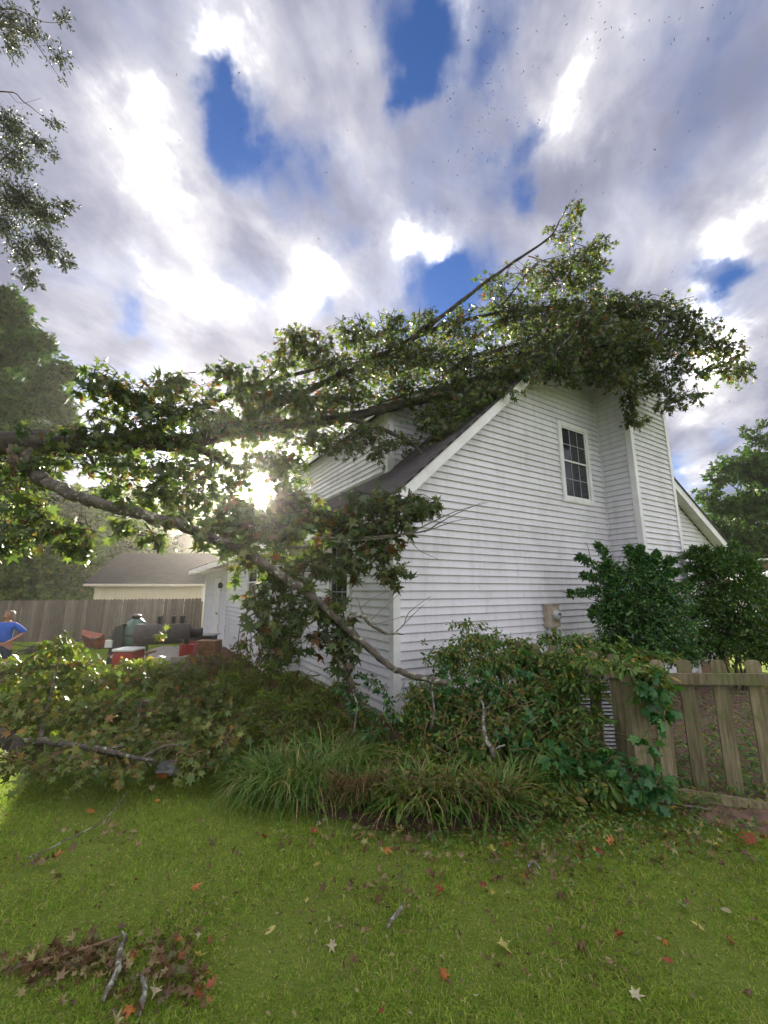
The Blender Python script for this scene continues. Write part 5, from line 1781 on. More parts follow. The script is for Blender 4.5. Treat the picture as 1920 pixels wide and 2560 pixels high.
ho = link('broad_leaves', hv.mesh('broad_leaves', LOBED, 'ivy_leaf'), None, hh)
ho.data.transform(Matrix.Translation(-hh.location))
tag(ho, kind='stuff')
plant('ivy_vine', 'dark green lobed ivy climbing the fence post beside the gate', 'vine', Vector((P(1600, 1950, 4.0).x, 4.0, 0)),
      [(1640, 1720, 30, 50, 3.95, 46), (1660, 1790, 24, 40, 3.9, 26), (1530, 1900, 50, 30, 4.1, 46), (1580, 1930, 50, 40, 3.95, 80), (1640, 1970, 30, 34, 3.8, 40), (1600, 1980, 40, 26, 3.85, 34), (1480, 1880, 40, 26, 4.2, 30), (1620, 1850, 20, 30, 3.9, 14)],
      .095, 'ivy_leaf', LOBED, 'vine_stem', droop=.5, per=5, up=.6)

# weeds along the wall and under the tree
plant('weedy_undergrowth', 'yellow green weeds crowding the foot of the side wall', 'plant', Vector((P(800, 1780, 5.6).x, 5.6, -.1)),
      [(720, 1720, 70, 36, 6.4, 300), (800, 1740, 80, 40, 6.0, 380), (880, 1790, 70, 46, 5.6, 420), (760, 1780, 90, 44, 5.7, 480), (660, 1760, 70, 44, 6.0, 360), (620, 1700, 40, 40, 6.6, 180), (940, 1840, 60, 36, 5.3, 300), (700, 1830, 90, 36, 5.3, 420), (820, 1840, 100, 36, 5.2, 460), (610, 1820, 60, 40, 5.4, 280), (860, 1720, 40, 30, 6.0, 110), (980, 1880, 60, 30, 5.1, 230), (650, 1690, 40, 30, 6.8, 140), (600, 1740, 60, 40, 6.6, 260), (560, 1760, 60, 36, 6.4, 260), (690, 1670, 40, 30, 6.9, 150), (740, 1700, 50, 30, 6.4, 180), (620, 1660, 40, 24, 7.2, 120), (560, 1700, 50, 30, 7.0, 170)],
      .062, 'weed_leaf', NARROW, 'vine_stem', droop=.35, per=9, up=.6, szv=.35, nk=1.6, frac=.3)
plant('low_vines', 'low orange tinged vines spilling over the strappy grass clumps', 'vine', Vector((P(1050, 1930, 4.4).x, 4.4, 0)),
      [(960, 1900, 80, 36, 4.6, 330), (1050, 1910, 90, 40, 4.5, 420), (1150, 1920, 90, 40, 4.4, 420), (900, 1940, 60, 36, 4.4, 200), (990, 1960, 70, 30, 4.2, 230), (1090, 1970, 80, 26, 4.15, 230), (1200, 1980, 60, 26, 4.1, 170), (860, 1990, 30, 30, 4.0, 60), (1300, 1990, 60, 30, 4.1, 200), (1290, 2010, 50, 24, 3.95, 120), (1400, 2000, 60, 26, 3.95, 160), (880, 1890, 50, 26, 4.7, 140), (960, 1945, 90, 26, 4.0, 240), (1080, 1950, 100, 26, 3.95, 280), (1190, 1955, 90, 26, 3.9, 240), (1010, 1985, 60, 16, 3.8, 90), (1130, 1992, 70, 16, 3.8, 90), (880, 1975, 40, 24, 3.95, 70)],
      .055, 'weed_leaf', OVAL, 'vine_stem', droop=.4, per=8, up=.7, szv=.35, nk=1.6, frac=.3)
plant('wilted_brush', 'grey brown wilted brush heaped beside the patio along the wing wall', 'brush', Vector((P(560, 1700, 8).x, 8, -.22)),
      [(540, 1660, 70, 34, 8.4, 420), (470, 1680, 60, 30, 8.0, 320), (600, 1650, 40, 34, 8.2, 220), (520, 1720, 80, 30, 7.4, 420), (610, 1700, 50, 36, 7.6, 260), (430, 1730, 50, 26, 7.0, 180), (610, 1610, 40, 26, 8.6, 90), (660, 1640, 40, 44, 7.8, 190), (500, 1640, 40, 20, 8.8, 120)],
      .075, 'wilted_leaf', OVAL, 'dead_twig', droop=.4, per=7, up=.5)
plant('climbing_vine', 'thin vine with scattered leaves climbing past the wing window', 'vine', Vector((P(650, 1640, 7.6).x, 7.6, -.2)),
      [(655, 1420, 24, 60, 7.6, 60), (660, 1500, 26, 50, 7.5, 50), (630, 1560, 34, 30, 7.5, 36), (670, 1570, 34, 50, 7.4, 100), (620, 1600, 26, 26, 7.4, 36), (715, 1600, 36, 50, 7.2, 120), (725, 1520, 26, 40, 7.2, 60), (690, 1640, 50, 36, 7.2, 120)],
      .085, 'ground_gum_leaf', OVAL, 'stem', droop=.5, per=6, up=.5)
# dead arching stems by the wing
ds = thing('bare_shrub', 'bare arching stems of a leafless shrub against the wing wall', 'shrub', Vector((P(600, 1650, 8.2).x, 8.2, -.22)))
mb = MB()
for pts in ([(595, 1640), (598, 1580), (612, 1540), (640, 1512), (655, 1500)], [(625, 1640), (628, 1590), (618, 1560), (600, 1545)], [(648, 1650), (648, 1560), (646, 1480), (648, 1420)], [(648, 1560), (665, 1580), (676, 1600)],
            [(625, 1600), (645, 1580), (640, 1595)], [(585, 1478), (592, 1455), (602, 1425)], [(640, 1650), (660, 1600), (640, 1560)], [(648, 1510), (668, 1530), (672, 1545)]):
    limb(mb, [tuple(P(x, y, 8.2)) + (.009,) for x, y in pts], 4, 5, .004)
mb.build('stem', 'stem', ds, True)
# upright lichen covered dead sticks by the hedge
for i, (pts, lab) in enumerate((([(1078, 1820, 4.85, .012), (1085, 1780, 4.85, .013), (1080, 1735, 4.85, .015), (1075, 1700, 4.85, .012)], 'pale lichen covered dead stick standing under the broken limb end'),
                              ([(1235, 1895, 4.3, .020), (1228, 1870, 4.3, .024), (1215, 1850, 4.32, .022), (1208, 1800, 4.4, .016), (1210, 1770, 4.45, .014), (1198, 1742, 4.5, .010)], 'crooked pale lichen covered dead stick in the vine hedge'),
                              ([(884, 1835, 4.75, .010), (888, 1800, 4.75, .011), (893, 1760, 4.75, .010), (886, 1740, 4.75, .006)], 'thin grey dead stick standing below the house corner'))):
    b = P(*pts[0][:3])
    st = thing('dead_stick', lab, 'stick', b, 'dead sticks')
    mb = MB()
    limb(mb, [tuple(P(x, y, Y)) + (r_,) for x, y, Y, r_ in pts] , 5, 7, .006, .4)
    if i == 0:
        limb(mb, [tuple(P(x, y, 4.85)) + (.007,) for x, y in ((1080, 1735), (1068, 1722), (1060, 1712))], 3, 5)
    if i == 1:
        limb(mb, [tuple(P(x, y, 4.42)) + (.009,) for x, y in ((1210, 1775), (1225, 1765), (1228, 1755))], 3, 5)
        limb(mb, [tuple(P(x, y, 4.3)) + (.009,) for x, y in ((1230, 1880), (1248, 1868), (1262, 1862))], 3, 5)
    mb.build('stick', 'lichen_stick', st, True)
# leafy shoots near the corner
plant('leafy_shoot', 'single leafy shoot rising against the corner of the white wall', 'plant', Vector((P(1085, 1700, 5.2).x, 5.2, -.08)),
      [(1070, 1640, 10, 36, 5.2, 26), (1085, 1680, 16, 26, 5.2, 30), (1095, 1650, 14, 14, 5.2, 16), (1058, 1612, 5, 10, 5.2, 8)], .06, 'shrub_leaf_light', OVAL, droop=.1, per=6)
plant('holly_shoots', 'dark drooping shoots with small leaves across the side wall near the corner', 'plant', Vector((P(890, 1760, 5.0).x, 5.0, -.06)),
      [(925, 1700, 30, 12, 5.0, 34), (960, 1722, 16, 16, 5.0, 26), (975, 1748, 10, 16, 5.0, 22), (905, 1690, 16, 8, 5.0, 18), (870, 1720, 36, 40, 5.0, 120), (900, 1760, 40, 40, 5.0, 120), (950, 1790, 24, 16, 5.0, 36), (815, 1680, 18, 18, 5.3, 18), (985, 1780, 20, 30, 5.0, 50), (930, 1830, 50, 26, 4.9, 90)],
      .06, 'shrub_leaf', OVAL, droop=.25, per=6)


# strappy grass clumps in the bed
def strap_clump(label, px, py, n, ln, spread, m='strap_leaf', wd=.014, dry=0, up=.0):
    b = G(px, py)
    V_, F_ = [], []
    for _ in range(n):
        h = rnd.uniform(0, 2 * math.pi)
        rr = spread * math.sqrt(rnd.random())
        a2 = rnd.uniform(0, 2 * math.pi)
        x, y = b.x + rr * math.cos(a2), b.y + rr * .7 * math.sin(a2)
        h = a2 + rnd.gauss(0, .7)
        strap(V_, F_, (x, y, gz(x, y) + rnd.uniform(0, .12)), h, ln * rnd.uniform(.6, 1.15), wd * rnd.uniform(.7, 1.3), rnd.uniform(1.3, 2.5) - up, rnd)
    t_ = thing('grass_clump', label, 'plant', b, 'strappy grass clumps along the bed')
    o_ = link('blades', np_mesh('blades', V_, F_, m), None, t_)
    o_.data.transform(Matrix.Translation(-b))
    tag(o_, kind='stuff')
    if dry:
        V_, F_ = [], []
        for _ in range(dry):
            a2 = rnd.uniform(math.pi, 2 * math.pi)
            rr = spread * rnd.uniform(.5, 1.1)
            x, y = b.x + rr * math.cos(a2), b.y + rr * .7 * math.sin(a2)
            strap(V_, F_, (x, y, gz(x, y) + rnd.uniform(.1, .28)), a2 + rnd.gauss(0, .4), ln * rnd.uniform(.4, .8), wd * .6, rnd.uniform(2.2, 3.0), rnd)
        o_ = link('dry_blades', np_mesh('dry_blades', V_, F_, 'dry_strap'), None, t_)
        o_.data.transform(Matrix.Translation(-b))
        tag(o_, kind='stuff')


strap_clump('large fine bladed light green grass clump at the left end of the bed', 725, 1995, 850, .56, .46, wd=.010, up=-1.3)
strap_clump('tall fine bladed grass clump behind, next to the side wall weeds', 830, 1965, 520, .64, .44, wd=.009, up=-1.3)
strap_clump('fine grass clump leaning out at the left corner of the bed', 640, 1970, 200, .44, .28, wd=.010, up=-1.2)
strap_clump('short grass clump with a skirt of rusty dead blades', 900, 2030, 160, .46, .22, dry=300, wd=.011)
strap_clump('dark green broad bladed clump in the middle of the bed edge', 1010, 2045, 170, .50, .22, wd=.019, up=-.5)
strap_clump('broad bladed clump with pale blade tips right of the middle', 1110, 2050, 170, .50, .24, wd=.017, dry=90, up=-.5)
strap_clump('broad bladed clump at the right end of the bed edge', 1220, 2045, 170, .50, .24, wd=.016, dry=70, up=-.5)
strap_clump('small yellow striped clump in front of the hedge', 1290, 2015, 110, .46, .18, wd=.014)

# ------------------------------------------------------------------ picket fence
pf = thing('picket_fence', 'old mossy wooden picket fence at the right with dog eared pickets', 'fence', G(1590, 2010))
og = pf.location


def picket_mesh(h, w_=.128, th=.02):
    mb = MB()
    c_ = w_ * .27
    q_ = [(-w_ / 2, 0), (w_ / 2, 0), (w_ / 2, h - c_), (w_ / 2 - c_ * .75, h), (-w_ / 2 + c_ * .75, h), (-w_ / 2, h - c_)]
    mb.add([(x, -th / 2, z) for x, z in q_] + [(x, th / 2, z) for x, z in q_], [tuple(range(6)), tuple(range(11, 5, -1))] + [(i, i + 6, (i + 1) % 6 + 6, (i + 1) % 6) for i in range(6)])
    return mb.mesh('picket')


pm = picket_mesh(1.22)
# right hand panel
YF = 4.15
R0 = P(1648, 1681, 4.22)
R1 = P(1925, 1683, 4.02)
R2 = R1 + (R1 - R0) * 2.2
dv = (R1 - R0)
dv.z = 0
dv.normalize()
nv = Vector((dv.y, -dv.x, 0))
ang = math.atan2(dv.y, dv.x)
L0 = P(1655, 1960, 4.20)
L1 = P(1925, 2003, 3.98)
hgt = R0.z + .16


def rail_at(p0, p1, h=.095, th=.04):
    mb = MB()
    d = (p1 - p0)
    dn = Vector((d.x, d.y, 0)).normalized()
    n_ = Vector((dn.y, -dn.x, 0))
    mb.hexa([p0 + n_ * .012, p1 + n_ * .012, p1 + n_ * (.012 + th), p0 + n_ * (.012 + th), p0 + n_ * .012 + UZ * -h, p1 + n_ * .012 + UZ * -h, p1 + n_ * (.012 + th) + UZ * -h, p0 + n_ * (.012 + th) + UZ * -h])
    o_ = mb.build('rail', 'picket_wood', pf)
    return o_


rail_at(R0, R2, .10)
rail_at(L0, L0 + (L1 - L0) * 2.6, .10)
i = 0
for px in (1640, 1714, 1793, 1881):
    p = P(px, 1660, 4.22 - (px - 1648) * .00072)
    p = p + nv * -.012
    o = link('picket', pm, 'picket_wood', pf)
    topz = P(px, 1650, p.y).z
    o.location = Vector((p.x, p.y, topz - 1.22)) - og
    o.rotation_euler = (0, rnd.uniform(-.012, .012), ang)
    i += 1
for k in range(7):
    p = P(1881, 1660, 4.05) + dv * .33 * (k + 1) - nv * .012
    o = link('picket', pm, 'picket_wood', pf)
    o.location = Vector((p.x, p.y, P(1881, 1650, 4.05).z - 1.22)) - og
    o.rotation_euler = (0, rnd.uniform(-.012, .012), ang)
# bare weathered streak on the third picket
mb = MB()
pz = P(1830, 1790, 4.09)
mb.add([pz + Vector((-.012, -.0, 0)), pz + Vector((.045, 0, -.30)), pz + Vector((.05, 0, -.46)), pz + Vector((-.055, 0, -.44)), pz + Vector((-.03, 0, -.2))], [(0, 4, 3, 2, 1)])
# post and the panel running back to the house
ps = P(1580, 1668, 4.25)
mb = MB()
mb.obox(Vector((ps.x, ps.y, 0)), dv, -nv, UZ, (-.075, .075), (-.06, .09), (-.2, ps.z))
mb.build('post', 'picket_wood', pf)
B0 = P(1575, 1672, 4.4)
B1 = P(1335, 1650, 5.5)
bd = (B1 - B0)
bd.z = 0
bl = bd.length
bd.normalize()
bn = Vector((-bd.y, bd.x, 0))
rail_at(B1, B0, .10)
D0_ = P(1570, 1912, 4.4)
rail_at(Vector((B1.x, B1.y, D0_.z + .02)), D0_, .13)
for k in range(6):
    s_ = .16 + k * .265
    if s_ > bl + .3:
        break
    p = B0 + bd * s_ + bn * .01
    o = link('picket', pm, 'picket_wood', pf)
    o.location = Vector((p.x, p.y, B0.z + .12 - 1.22)) - og
    o.rotation_euler = (0, rnd.uniform(-.015, .015), math.atan2(bd.y, bd.x))
mb = MB()
ps2 = B1 + bd * .12
mb.obox(Vector((ps2.x, ps2.y, 0)), bd, bn, UZ, (-.07, .07), (-.07, .07), (-.2, B1.z + .03))
mb.build('post', 'picket_wood', pf)

# pale white tag hanging behind the vines
pt = P(1341, 1672, 5.45)
mb = MB()
mb.box((pt.x - .038, pt.y - .01, pt.z - .06), (pt.x + .038, pt.y, pt.z + .06))
tg = thing('speckled_tag', 'small white tag with black specks hanging at the end of the fence rail', 'tag', pt)
mb.build('plate', 'white_plastic', tg)
for k in range(9):
    mb = MB()
    mb.box((pt.x - .028 + (k % 3) * .023, pt.y - .013, pt.z - .045 + (k // 3) * .036), (pt.x - .014 + (k % 3) * .023, pt.y - .0105, pt.z - .030 + (k // 3) * .036))
    mb.build('speck', 'dark_mark', tg)

# air conditioner behind the fence
ap = P(1460, 1800, 5.35)
ac = thing('air_conditioner', 'grey louvred air conditioner unit behind the vines and pickets', 'air conditioner', Vector((ap.x + .1, 5.35, 0)))
ox, oy = ap.x + .1, 5.35
mb = MB()
mb.box((ox - .40, oy, -.12), (ox + .40, oy + .75, -.02))
mb.build('base', 'concrete', ac)
mb = MB()
mb.box((ox - .34, oy + .06, -.02), (ox + .34, oy + .70, .80))
mb.build('body', 'black_paint', ac)
for k in range(18):
    z = .03 + k * .043
    mb = MB()
    mb.hexa([(ox - .36, oy + .03, z), (ox + .36, oy + .03, z), (ox + .36, oy + .06, z), (ox - .36, oy + .06, z), (ox - .36, oy + .045, z + .02), (ox + .36, oy + .045, z + .02), (ox + .36, oy + .06, z + .022), (ox - .36, oy + .06, z + .022)])
    mb.build('louvre', 'grey_metal', ac)
mb = MB()
for x in (-.37, .33):
    mb.box((ox + x, oy + .02, -.02), (ox + x + .04, oy + .06, .82))
mb.box((ox - .38, oy + .01, .80), (ox + .38, oy + .74, .86))
mb.build('casing', 'grey_metal', ac)
mb = MB()
mb.lathe((ox, oy + .38, .86), [(.30, 0), (.32, .015), (.32, .035), (.26, .05), (.08, .06)], 24)
mb.build('fan_guard', 'grey_metal', ac, True)

# ------------------------------------------------------------------ things in the back yard
def at(px, py, Y):
    p = P(px, py, Y)
    return Vector((p.x, p.y, gz(p.x, p.y)))


# barrel smoker on its stand
YS = 10.2
sa_, sb_ = P(437, 1614, YS - .15), P(706 * 640 / 640 * 1.0 if False else 476, 1590, YS)
pl, pr_ = P(338, 1591, YS - .2), P(476, 1578, YS + .25)
ax = (pr_ - pl)
ax.z = 0
ln = ax.length
ax.normalize()
rad = 0.245
sm = thing('barrel_smoker', 'long dark steel barrel smoker with three short stacks beside the patio', 'smoker', Vector((pl.x, pl.y, gz(pl.x, pl.y))))
cz = (pl.z + pr_.z) / 2
c0 = Vector((pl.x, pl.y, cz))
mb = MB()
mb.lathe(c0, [(.02, -.005), (rad * .97, 0), (rad, .02), (rad, ln * .52), (rad + .006, ln * .525), (rad + .006, ln * .54), (rad, ln * .545), (rad, ln - .02), (rad * .97, ln), (.02, ln + .005)], 36, ax)
body = mb.build('barrel', 'steel_paint', sm, True)
mb = MB()
mb.lathe(c0 + ax * (ln + .01), [(.12, -.02), (.12, .26), (.10, .28), (.02, .285)], 20, ax)
mb.build('end_pipe', 'steel_paint', sm, True)
mb = MB()
mb.lathe(c0 + ax * (ln * .515), [(rad + .008, 0), (rad + .014, .004), (rad + .014, .03), (rad + .008, .034)], 36, ax)
mb.build('band', 'iron', sm)
for s_ in (.42, .66, .83):
    mb = MB()
    b = c0 + ax * (ln * s_) + UZ * (rad - .03)
    mb.lathe(b, [(.055, 0), (.055, .18), (.07, .185), (.07, .21), (.05, .215)], 14)
    mb.build('stack', 'iron', sm, True)
fw = Vector((ax.y, -ax.x, 0))
mb = MB()
mb.tube([c0 + ax * (ln * .2) + fw * rad - UZ * .05, c0 + ax * (ln * .2) + fw * (rad + .05) - UZ * .05, c0 + ax * (ln * .4) + fw * (rad + .05) - UZ * .05, c0 + ax * (ln * .4) + fw * rad - UZ * .05], .012, 6)
mb.build('handle', 'iron', sm)
for s_ in (.15, .85):
    for k_ in (-1, 1):
        mb = MB()
        t0 = c0 + ax * (ln * s_) + fw * (k_ * .2) - UZ * .2
        b0 = Vector((t0.x, t0.y, gz(t0.x, t0.y) - .03)) + fw * k_ * .08
        mb.tube([t0, b0], .022, 6)
        mb.build('leg', 'iron', sm)
mb = MB()
mb.obox(Vector((c0.x, c0.y, 0)), ax, fw, UZ, (.1, ln - .1), (-.26, .26), (gz(c0.x, c0.y) + .22, gz(c0.x, c0.y) + .25))
mb.build('shelf', 'tan_wood', sm)

# green egg shaped grill in a cart
ge = P(338, 1570, 11.3)
gg = gz(ge.x, ge.y)
ek = thing('ceramic_grill', 'dark green egg shaped ceramic grill with a black cap behind the smoker', 'grill', Vector((ge.x, ge.y, gg)))
zt = P(338, 1545, 11.3).z
zb = P(338, 1590, 11.3).z
mb = MB()
mb.lathe((ge.x, ge.y, zb + .02), [(.34, 0), (.355, .03), (.345, .1), (.31, .22), (.24, .34), (.15, .42), (.11, .45)], 28)
mb.build('lid', 'green_ceramic', ek, True)
mb = MB()
mb.lathe((ge.x, ge.y, zb - .42), [(.16, 0), (.28, .1), (.335, .26), (.345, .40), (.335, .42)], 28)
mb.build('bowl', 'green_ceramic', ek, True)
mb = MB()
mb.lathe((ge.x, ge.y, zb - .01), [(.35, 0), (.362, .005), (.362, .025), (.35, .03)], 28)
mb.build('band', 'iron', ek)
mb = MB()
mb.lathe((ge.x, ge.y, zb + .46), [(.10, 0), (.10, .05), (.12, .06), (.12, .09), (.08, .10), (.05, .12)], 16)
mb.build('cap', 'iron', ek, True)
mb = MB()
mb.tube([(ge.x - .30, ge.y - .2, zb + .05), (ge.x - .42, ge.y - .3, zb + .10), (ge.x - .44, ge.y - .28, zb + .16), (ge.x - .38, ge.y - .2, zb + .20)], .018, 6)
mb.build('handle', 'iron', ek)
for dx in (-.28, .28):
    for dy in (-.28, .28):
        mb = MB()
        mb.tube([(ge.x + dx * .8, ge.y + dy * .8, zb - .05), (ge.x + dx, ge.y + dy, gg)], .02, 6)
        mb.build('leg', 'iron', ek)
mb = MB()
mb.box((ge.x - .42, ge.y - .42, zb - .48), (ge.x + .42, ge.y + .42, zb - .43))
mb.build('cart_shelf', 'tan_wood', ek)
mb = MB()
mb.box((ge.x - .48, ge.y - .44, zb - .24), (ge.x - .30, ge.y - .36, zb - .06))
mb.build('label_plate', 'white_plastic', ek)
# black cover hanging at the side
mb = MB()
cvp = P(292, 1610, 10.9)
q_ = [(-.10, 0, .42), (.10, 0, .50), (.14, 0, .0), (.10, 0, -.5), (-.22, 0, -.5), (-.2, 0, -.1)]
mb.add([(cvp.x + x, cvp.y, cvp.z + z) for x, y, z in q_] + [(cvp.x + x, cvp.y + .16, cvp.z + z) for x, y, z in q_], [tuple(range(5, -1, -1)), tuple(range(6, 12))] + [(i, (i + 1) % 6, (i + 1) % 6 + 6, i + 6) for i in range(6)])
tag(mb.build('grill_cover', 'black_paint', origin=Vector((cvp.x, cvp.y, gz(cvp.x, cvp.y)))), 'black cloth cover bundled at the left side of the green grill', 'cover')

# red cooler with a pale rim
cp2 = P(318, 1625, 9.6)
cg = gz(cp2.x, cp2.y)
co = thing('cooler', 'red cooler with rounded white lid edge in front of the smoker', 'cooler', Vector((cp2.x, cp2.y, cg)))
zt = P(318, 1619, 9.6).z
zb = P(318, 1650, 9.6).z - .05
mb = MB()


def rbox(mb, x0, x1, y0, y1, z0, z1, r, n=4):
    """box with rounded vertical corners"""
    pts = []
    for cx2, cy2, a0 in ((x1 - r, y1 - r, 0), (x0 + r, y1 - r, 90), (x0 + r, y0 + r, 180), (x1 - r, y0 + r, 270)):
        for k in range(n + 1):
            a = R(a0 + 90 * k / n)
            pts.append((cx2 + r * math.cos(a), cy2 + r * math.sin(a)))
    m_n = len(pts)
    ee = min(r * .5, (z1 - z0) * .3)
    cx2, cy2 = (x0 + x1) / 2, (y0 + y1) / 2
    sk = lambda p, s_: (cx2 + (p[0] - cx2) * s_, cy2 + (p[1] - cy2) * s_)
    rings = [([sk(p, .96) for p in pts], z0), (pts, z0 + ee * .5), (pts, z1 - ee), ([sk(p, .96) for p in pts], z1)]
    vs_ = [(p[0], p[1], z) for rg, z in rings for p in rg]
    fs = [tuple(reversed(range(m_n))), tuple(3 * m_n + i for i in range(m_n))]
    for k in range(3):
        fs += [(k * m_n + i, k * m_n + (i + 1) % m_n, (k + 1) * m_n + (i + 1) % m_n, (k + 1) * m_n + i) for i in range(m_n)]
    mb.add(vs_, fs)


rbox(mb, cp2.x - .22, cp2.x + .26, cp2.y - .2, cp2.y + .25, cg + .02, zt - .08, .06)
mb.build('body', 'red_plastic', co)
mb = MB()
rbox(mb, cp2.x - .24, cp2.x + .28, cp2.y - .22, cp2.y + .27, zt - .06, zt - .01, .07)
mb.build('lid', 'white_plastic', co)
mb = MB()
mb.tube([(cp2.x - .225, cp2.y - .12, zt - .12), (cp2.x - .28, cp2.y - .12, zt - .2), (cp2.x - .28, cp2.y + .16, zt - .2), (cp2.x - .225, cp2.y + .16, zt - .12)], .014, 6)
mb.build('handle', 'white_plastic', co)

# red fuel can
fp_ = P(479, 1618, 9.8)
fg = gz(fp_.x, fp_.y)
fc = thing('fuel_can', 'bright red plastic fuel can beside the right end of the smoker', 'fuel can', Vector((fp_.x, fp_.y, fg)))
ztc = P(479, 1604, 9.8).z
zbc = P(479, 1636, 9.8).z
mb = MB()
rbox(mb, fp_.x - .10, fp_.x + .10, fp_.y - .13, fp_.y + .13, zbc - .03, ztc - .05, .035)
mb.build('body', 'red_plastic', fc)
mb = MB()
mb.tube([(fp_.x - .06, fp_.y, ztc - .06), (fp_.x - .05, fp_.y, ztc + .0), (fp_.x + .05, fp_.y, ztc + .0), (fp_.x + .06, fp_.y, ztc - .06)], .016, 6)
mb.build('handle', 'red_plastic', fc)
mb = MB()
mb.lathe((fp_.x - .07, fp_.y - .08, ztc - .06), [(.03, 0), (.03, .04), (.018, .05), (.014, .12)], 10)
mb.build('spout', 'black_paint', fc)
bx_ = MB()
bx_.box((fp_.x - .2, fp_.y - .2, fg), (fp_.x + .22, fp_.y + .22, zbc - .032))
tag(bx_.build('crate', 'tan_wood', origin=Vector((fp_.x, fp_.y, fg))), 'low wooden crate under the red fuel can', 'crate')
# red extinguisher shaped bottle
ep = P(455, 1622, 9.5)
eg = gz(ep.x, ep.y)
ex = thing('fire_extinguisher', 'small red fire extinguisher standing left of the fuel can', 'fire extinguisher', Vector((ep.x, ep.y, eg)))
zb = P(455, 1638, 9.5).z
mb = MB()
mb.lathe((ep.x, ep.y, zb - .02), [(.05, 0), (.055, .02), (.055, .22), (.04, .26), (.02, .28)], 14)
mb.build('bottle', 'red_plastic', ex, True)
mb = MB()
mb.lathe((ep.x, ep.y, zb + .26), [(.02, 0), (.02, .04), (.03, .05), (.025, .07)], 10)
mb.tube([(ep.x, ep.y, zb + .31), (ep.x - .05, ep.y - .02, zb + .35), (ep.x - .10, ep.y - .02, zb + .34)], .01, 5)
mb.build('valve', 'iron', ex)
mb = MB()
mb.box((ep.x - .16, ep.y - .14, eg), (ep.x + .14, ep.y + .16, zb - .022))
tag(mb.build('stone_block', 'concrete', origin=Vector((ep.x, ep.y, eg))), 'grey stone block under the red fire extinguisher', 'block')
# black side table and brick step
bp = P(505, 1588, 12.0)
bg_ = gz(bp.x, bp.y)
bt = thing('side_table', 'low black side table with a pale top by the end of the smoker', 'table', Vector((bp.x, bp.y, bg_)))
zt = P(505, 1585, 12).z
mb = MB()
mb.box((bp.x - .42, bp.y - .25, zt - .03), (bp.x + .42, bp.y + .25, zt))
mb.build('table_top', 'grey_metal', bt)
mb = MB()
mb.box((bp.x - .36, bp.y - .22, zt - .34), (bp.x + .36, bp.y + .22, zt - .032))
mb.build('apron', 'black_paint', bt)
for dx in (-.34, .34):
    for dy in (-.2, .2):
        mb = MB()
        mb.box((bp.x + dx - .025, bp.y + dy - .025, bg_), (bp.x + dx + .025, bp.y + dy + .025, zt - .34))
        mb.build('leg', 'black_paint', bt)
sp_ = P(522, 1608, 11.3)
sg = gz(sp_.x, sp_.y)
zt = P(522, 1600, 11.3).z
wb = thing('wooden_box', 'low reddish brown wooden box near the back door step', 'box', Vector((sp_.x, sp_.y, sg)))
for k in range(4):
    mb = MB()
    z0_ = sg + (zt - sg) * k / 4
    mb.box((sp_.x - .28, sp_.y - .2, z0_ + .006), (sp_.x + .28, sp_.y + .2, sg + (zt - sg) * (k + 1) / 4 - .006))
    mb.build('plank', 'tan_wood', wb)
# steps at the door
stp = C + U2 * 7.1 - U1 * .5
mb = MB()
mb.obox(Vector((stp.x, stp.y, 0)), U2, U1, UZ, (-.7, .7), (-.25, .48), (-.45, -.08))
tag(mb.build('door_step', 'neighbour_brick', origin=Vector((stp.x, stp.y, -.25))), 'brick step below the white back door', 'step')
# timber edging seen through the leaves
tp_ = P(440, 1660, 7.6)
tz = gz(tp_.x, tp_.y)
te_ = thing('timber_edging', 'pale landscape timbers stacked at the near edge of the patio', 'timber', Vector((tp_.x, tp_.y, tz)))
for k in range(2):
    mb = MB()
    mb.obox(Vector((tp_.x, tp_.y, tz)), ax, fw, UZ, (-.7, .8), (-.07 + .02 * k, .07 - .02 * k), (.0 + .125 * k, .12 + .125 * k))
    mb.build('timber', 'fence_grey', te_)

# wheelbarrow tipped against the fence
wp = P(232, 1585, 15.6)
wz = gz(wp.x, wp.y)
wh = thing('wheelbarrow', 'rusty orange wheelbarrow tipped over against the board fence', 'wheelbarrow', Vector((wp.x, wp.y, wz)))
M4 = Matrix.Translation(Vector((wp.x, wp.y, wz + .30))) @ Matrix.Scale(.85, 4) @ Matrix.Rotation(R(-62), 4, 'X') @ Matrix.Rotation(R(8), 4, 'Y')
mb = MB()
o8 = [(-.42, -.30, -.02), (.34, -.22, -.16), (.34, .22, -.16), (-.42, .30, -.02), (-.58, -.40, .20), (.55, -.34, .14), (.55, .34, .14), (-.58, .40, .20)]
i8 = [(x * .95, y * .95, z + .025) for x, y, z in o8]
vs_ = [M4 @ Vector(p) for p in o8 + i8]
mb.add(vs_, [(0, 3, 2, 1), (0, 1, 5, 4), (1, 2, 6, 5), (2, 3, 7, 6), (3, 0, 4, 7), (8, 9, 10, 11), (8, 12, 13, 9), (9, 13, 14, 10), (10, 14, 15, 11), (11, 15, 12, 8), (4, 5, 13, 12), (5, 6, 14, 13), (6, 7, 15, 14), (7, 4, 12, 15)])
mb.build('tray', 'orange_paint', wh)
mb = MB()
for k_ in (-1, 1):
    mb.tube([M4 @ Vector((-.75, .05 * k_, -.22)), M4 @ Vector((-.3, .2 * k_, -.2)), M4 @ Vector((.4, .26 * k_, -.1)), M4 @ Vector((1.0, .3 * k_, .08))], .02, 6)
    mb.tube([M4 @ Vector((.3, .24 * k_, -.12)), M4 @ Vector((.35, .26 * k_, -.42)), M4 @ Vector((.15, .24 * k_, -.15))], .014, 6)
mb.build('frame', 'iron', wh)
mb = MB()
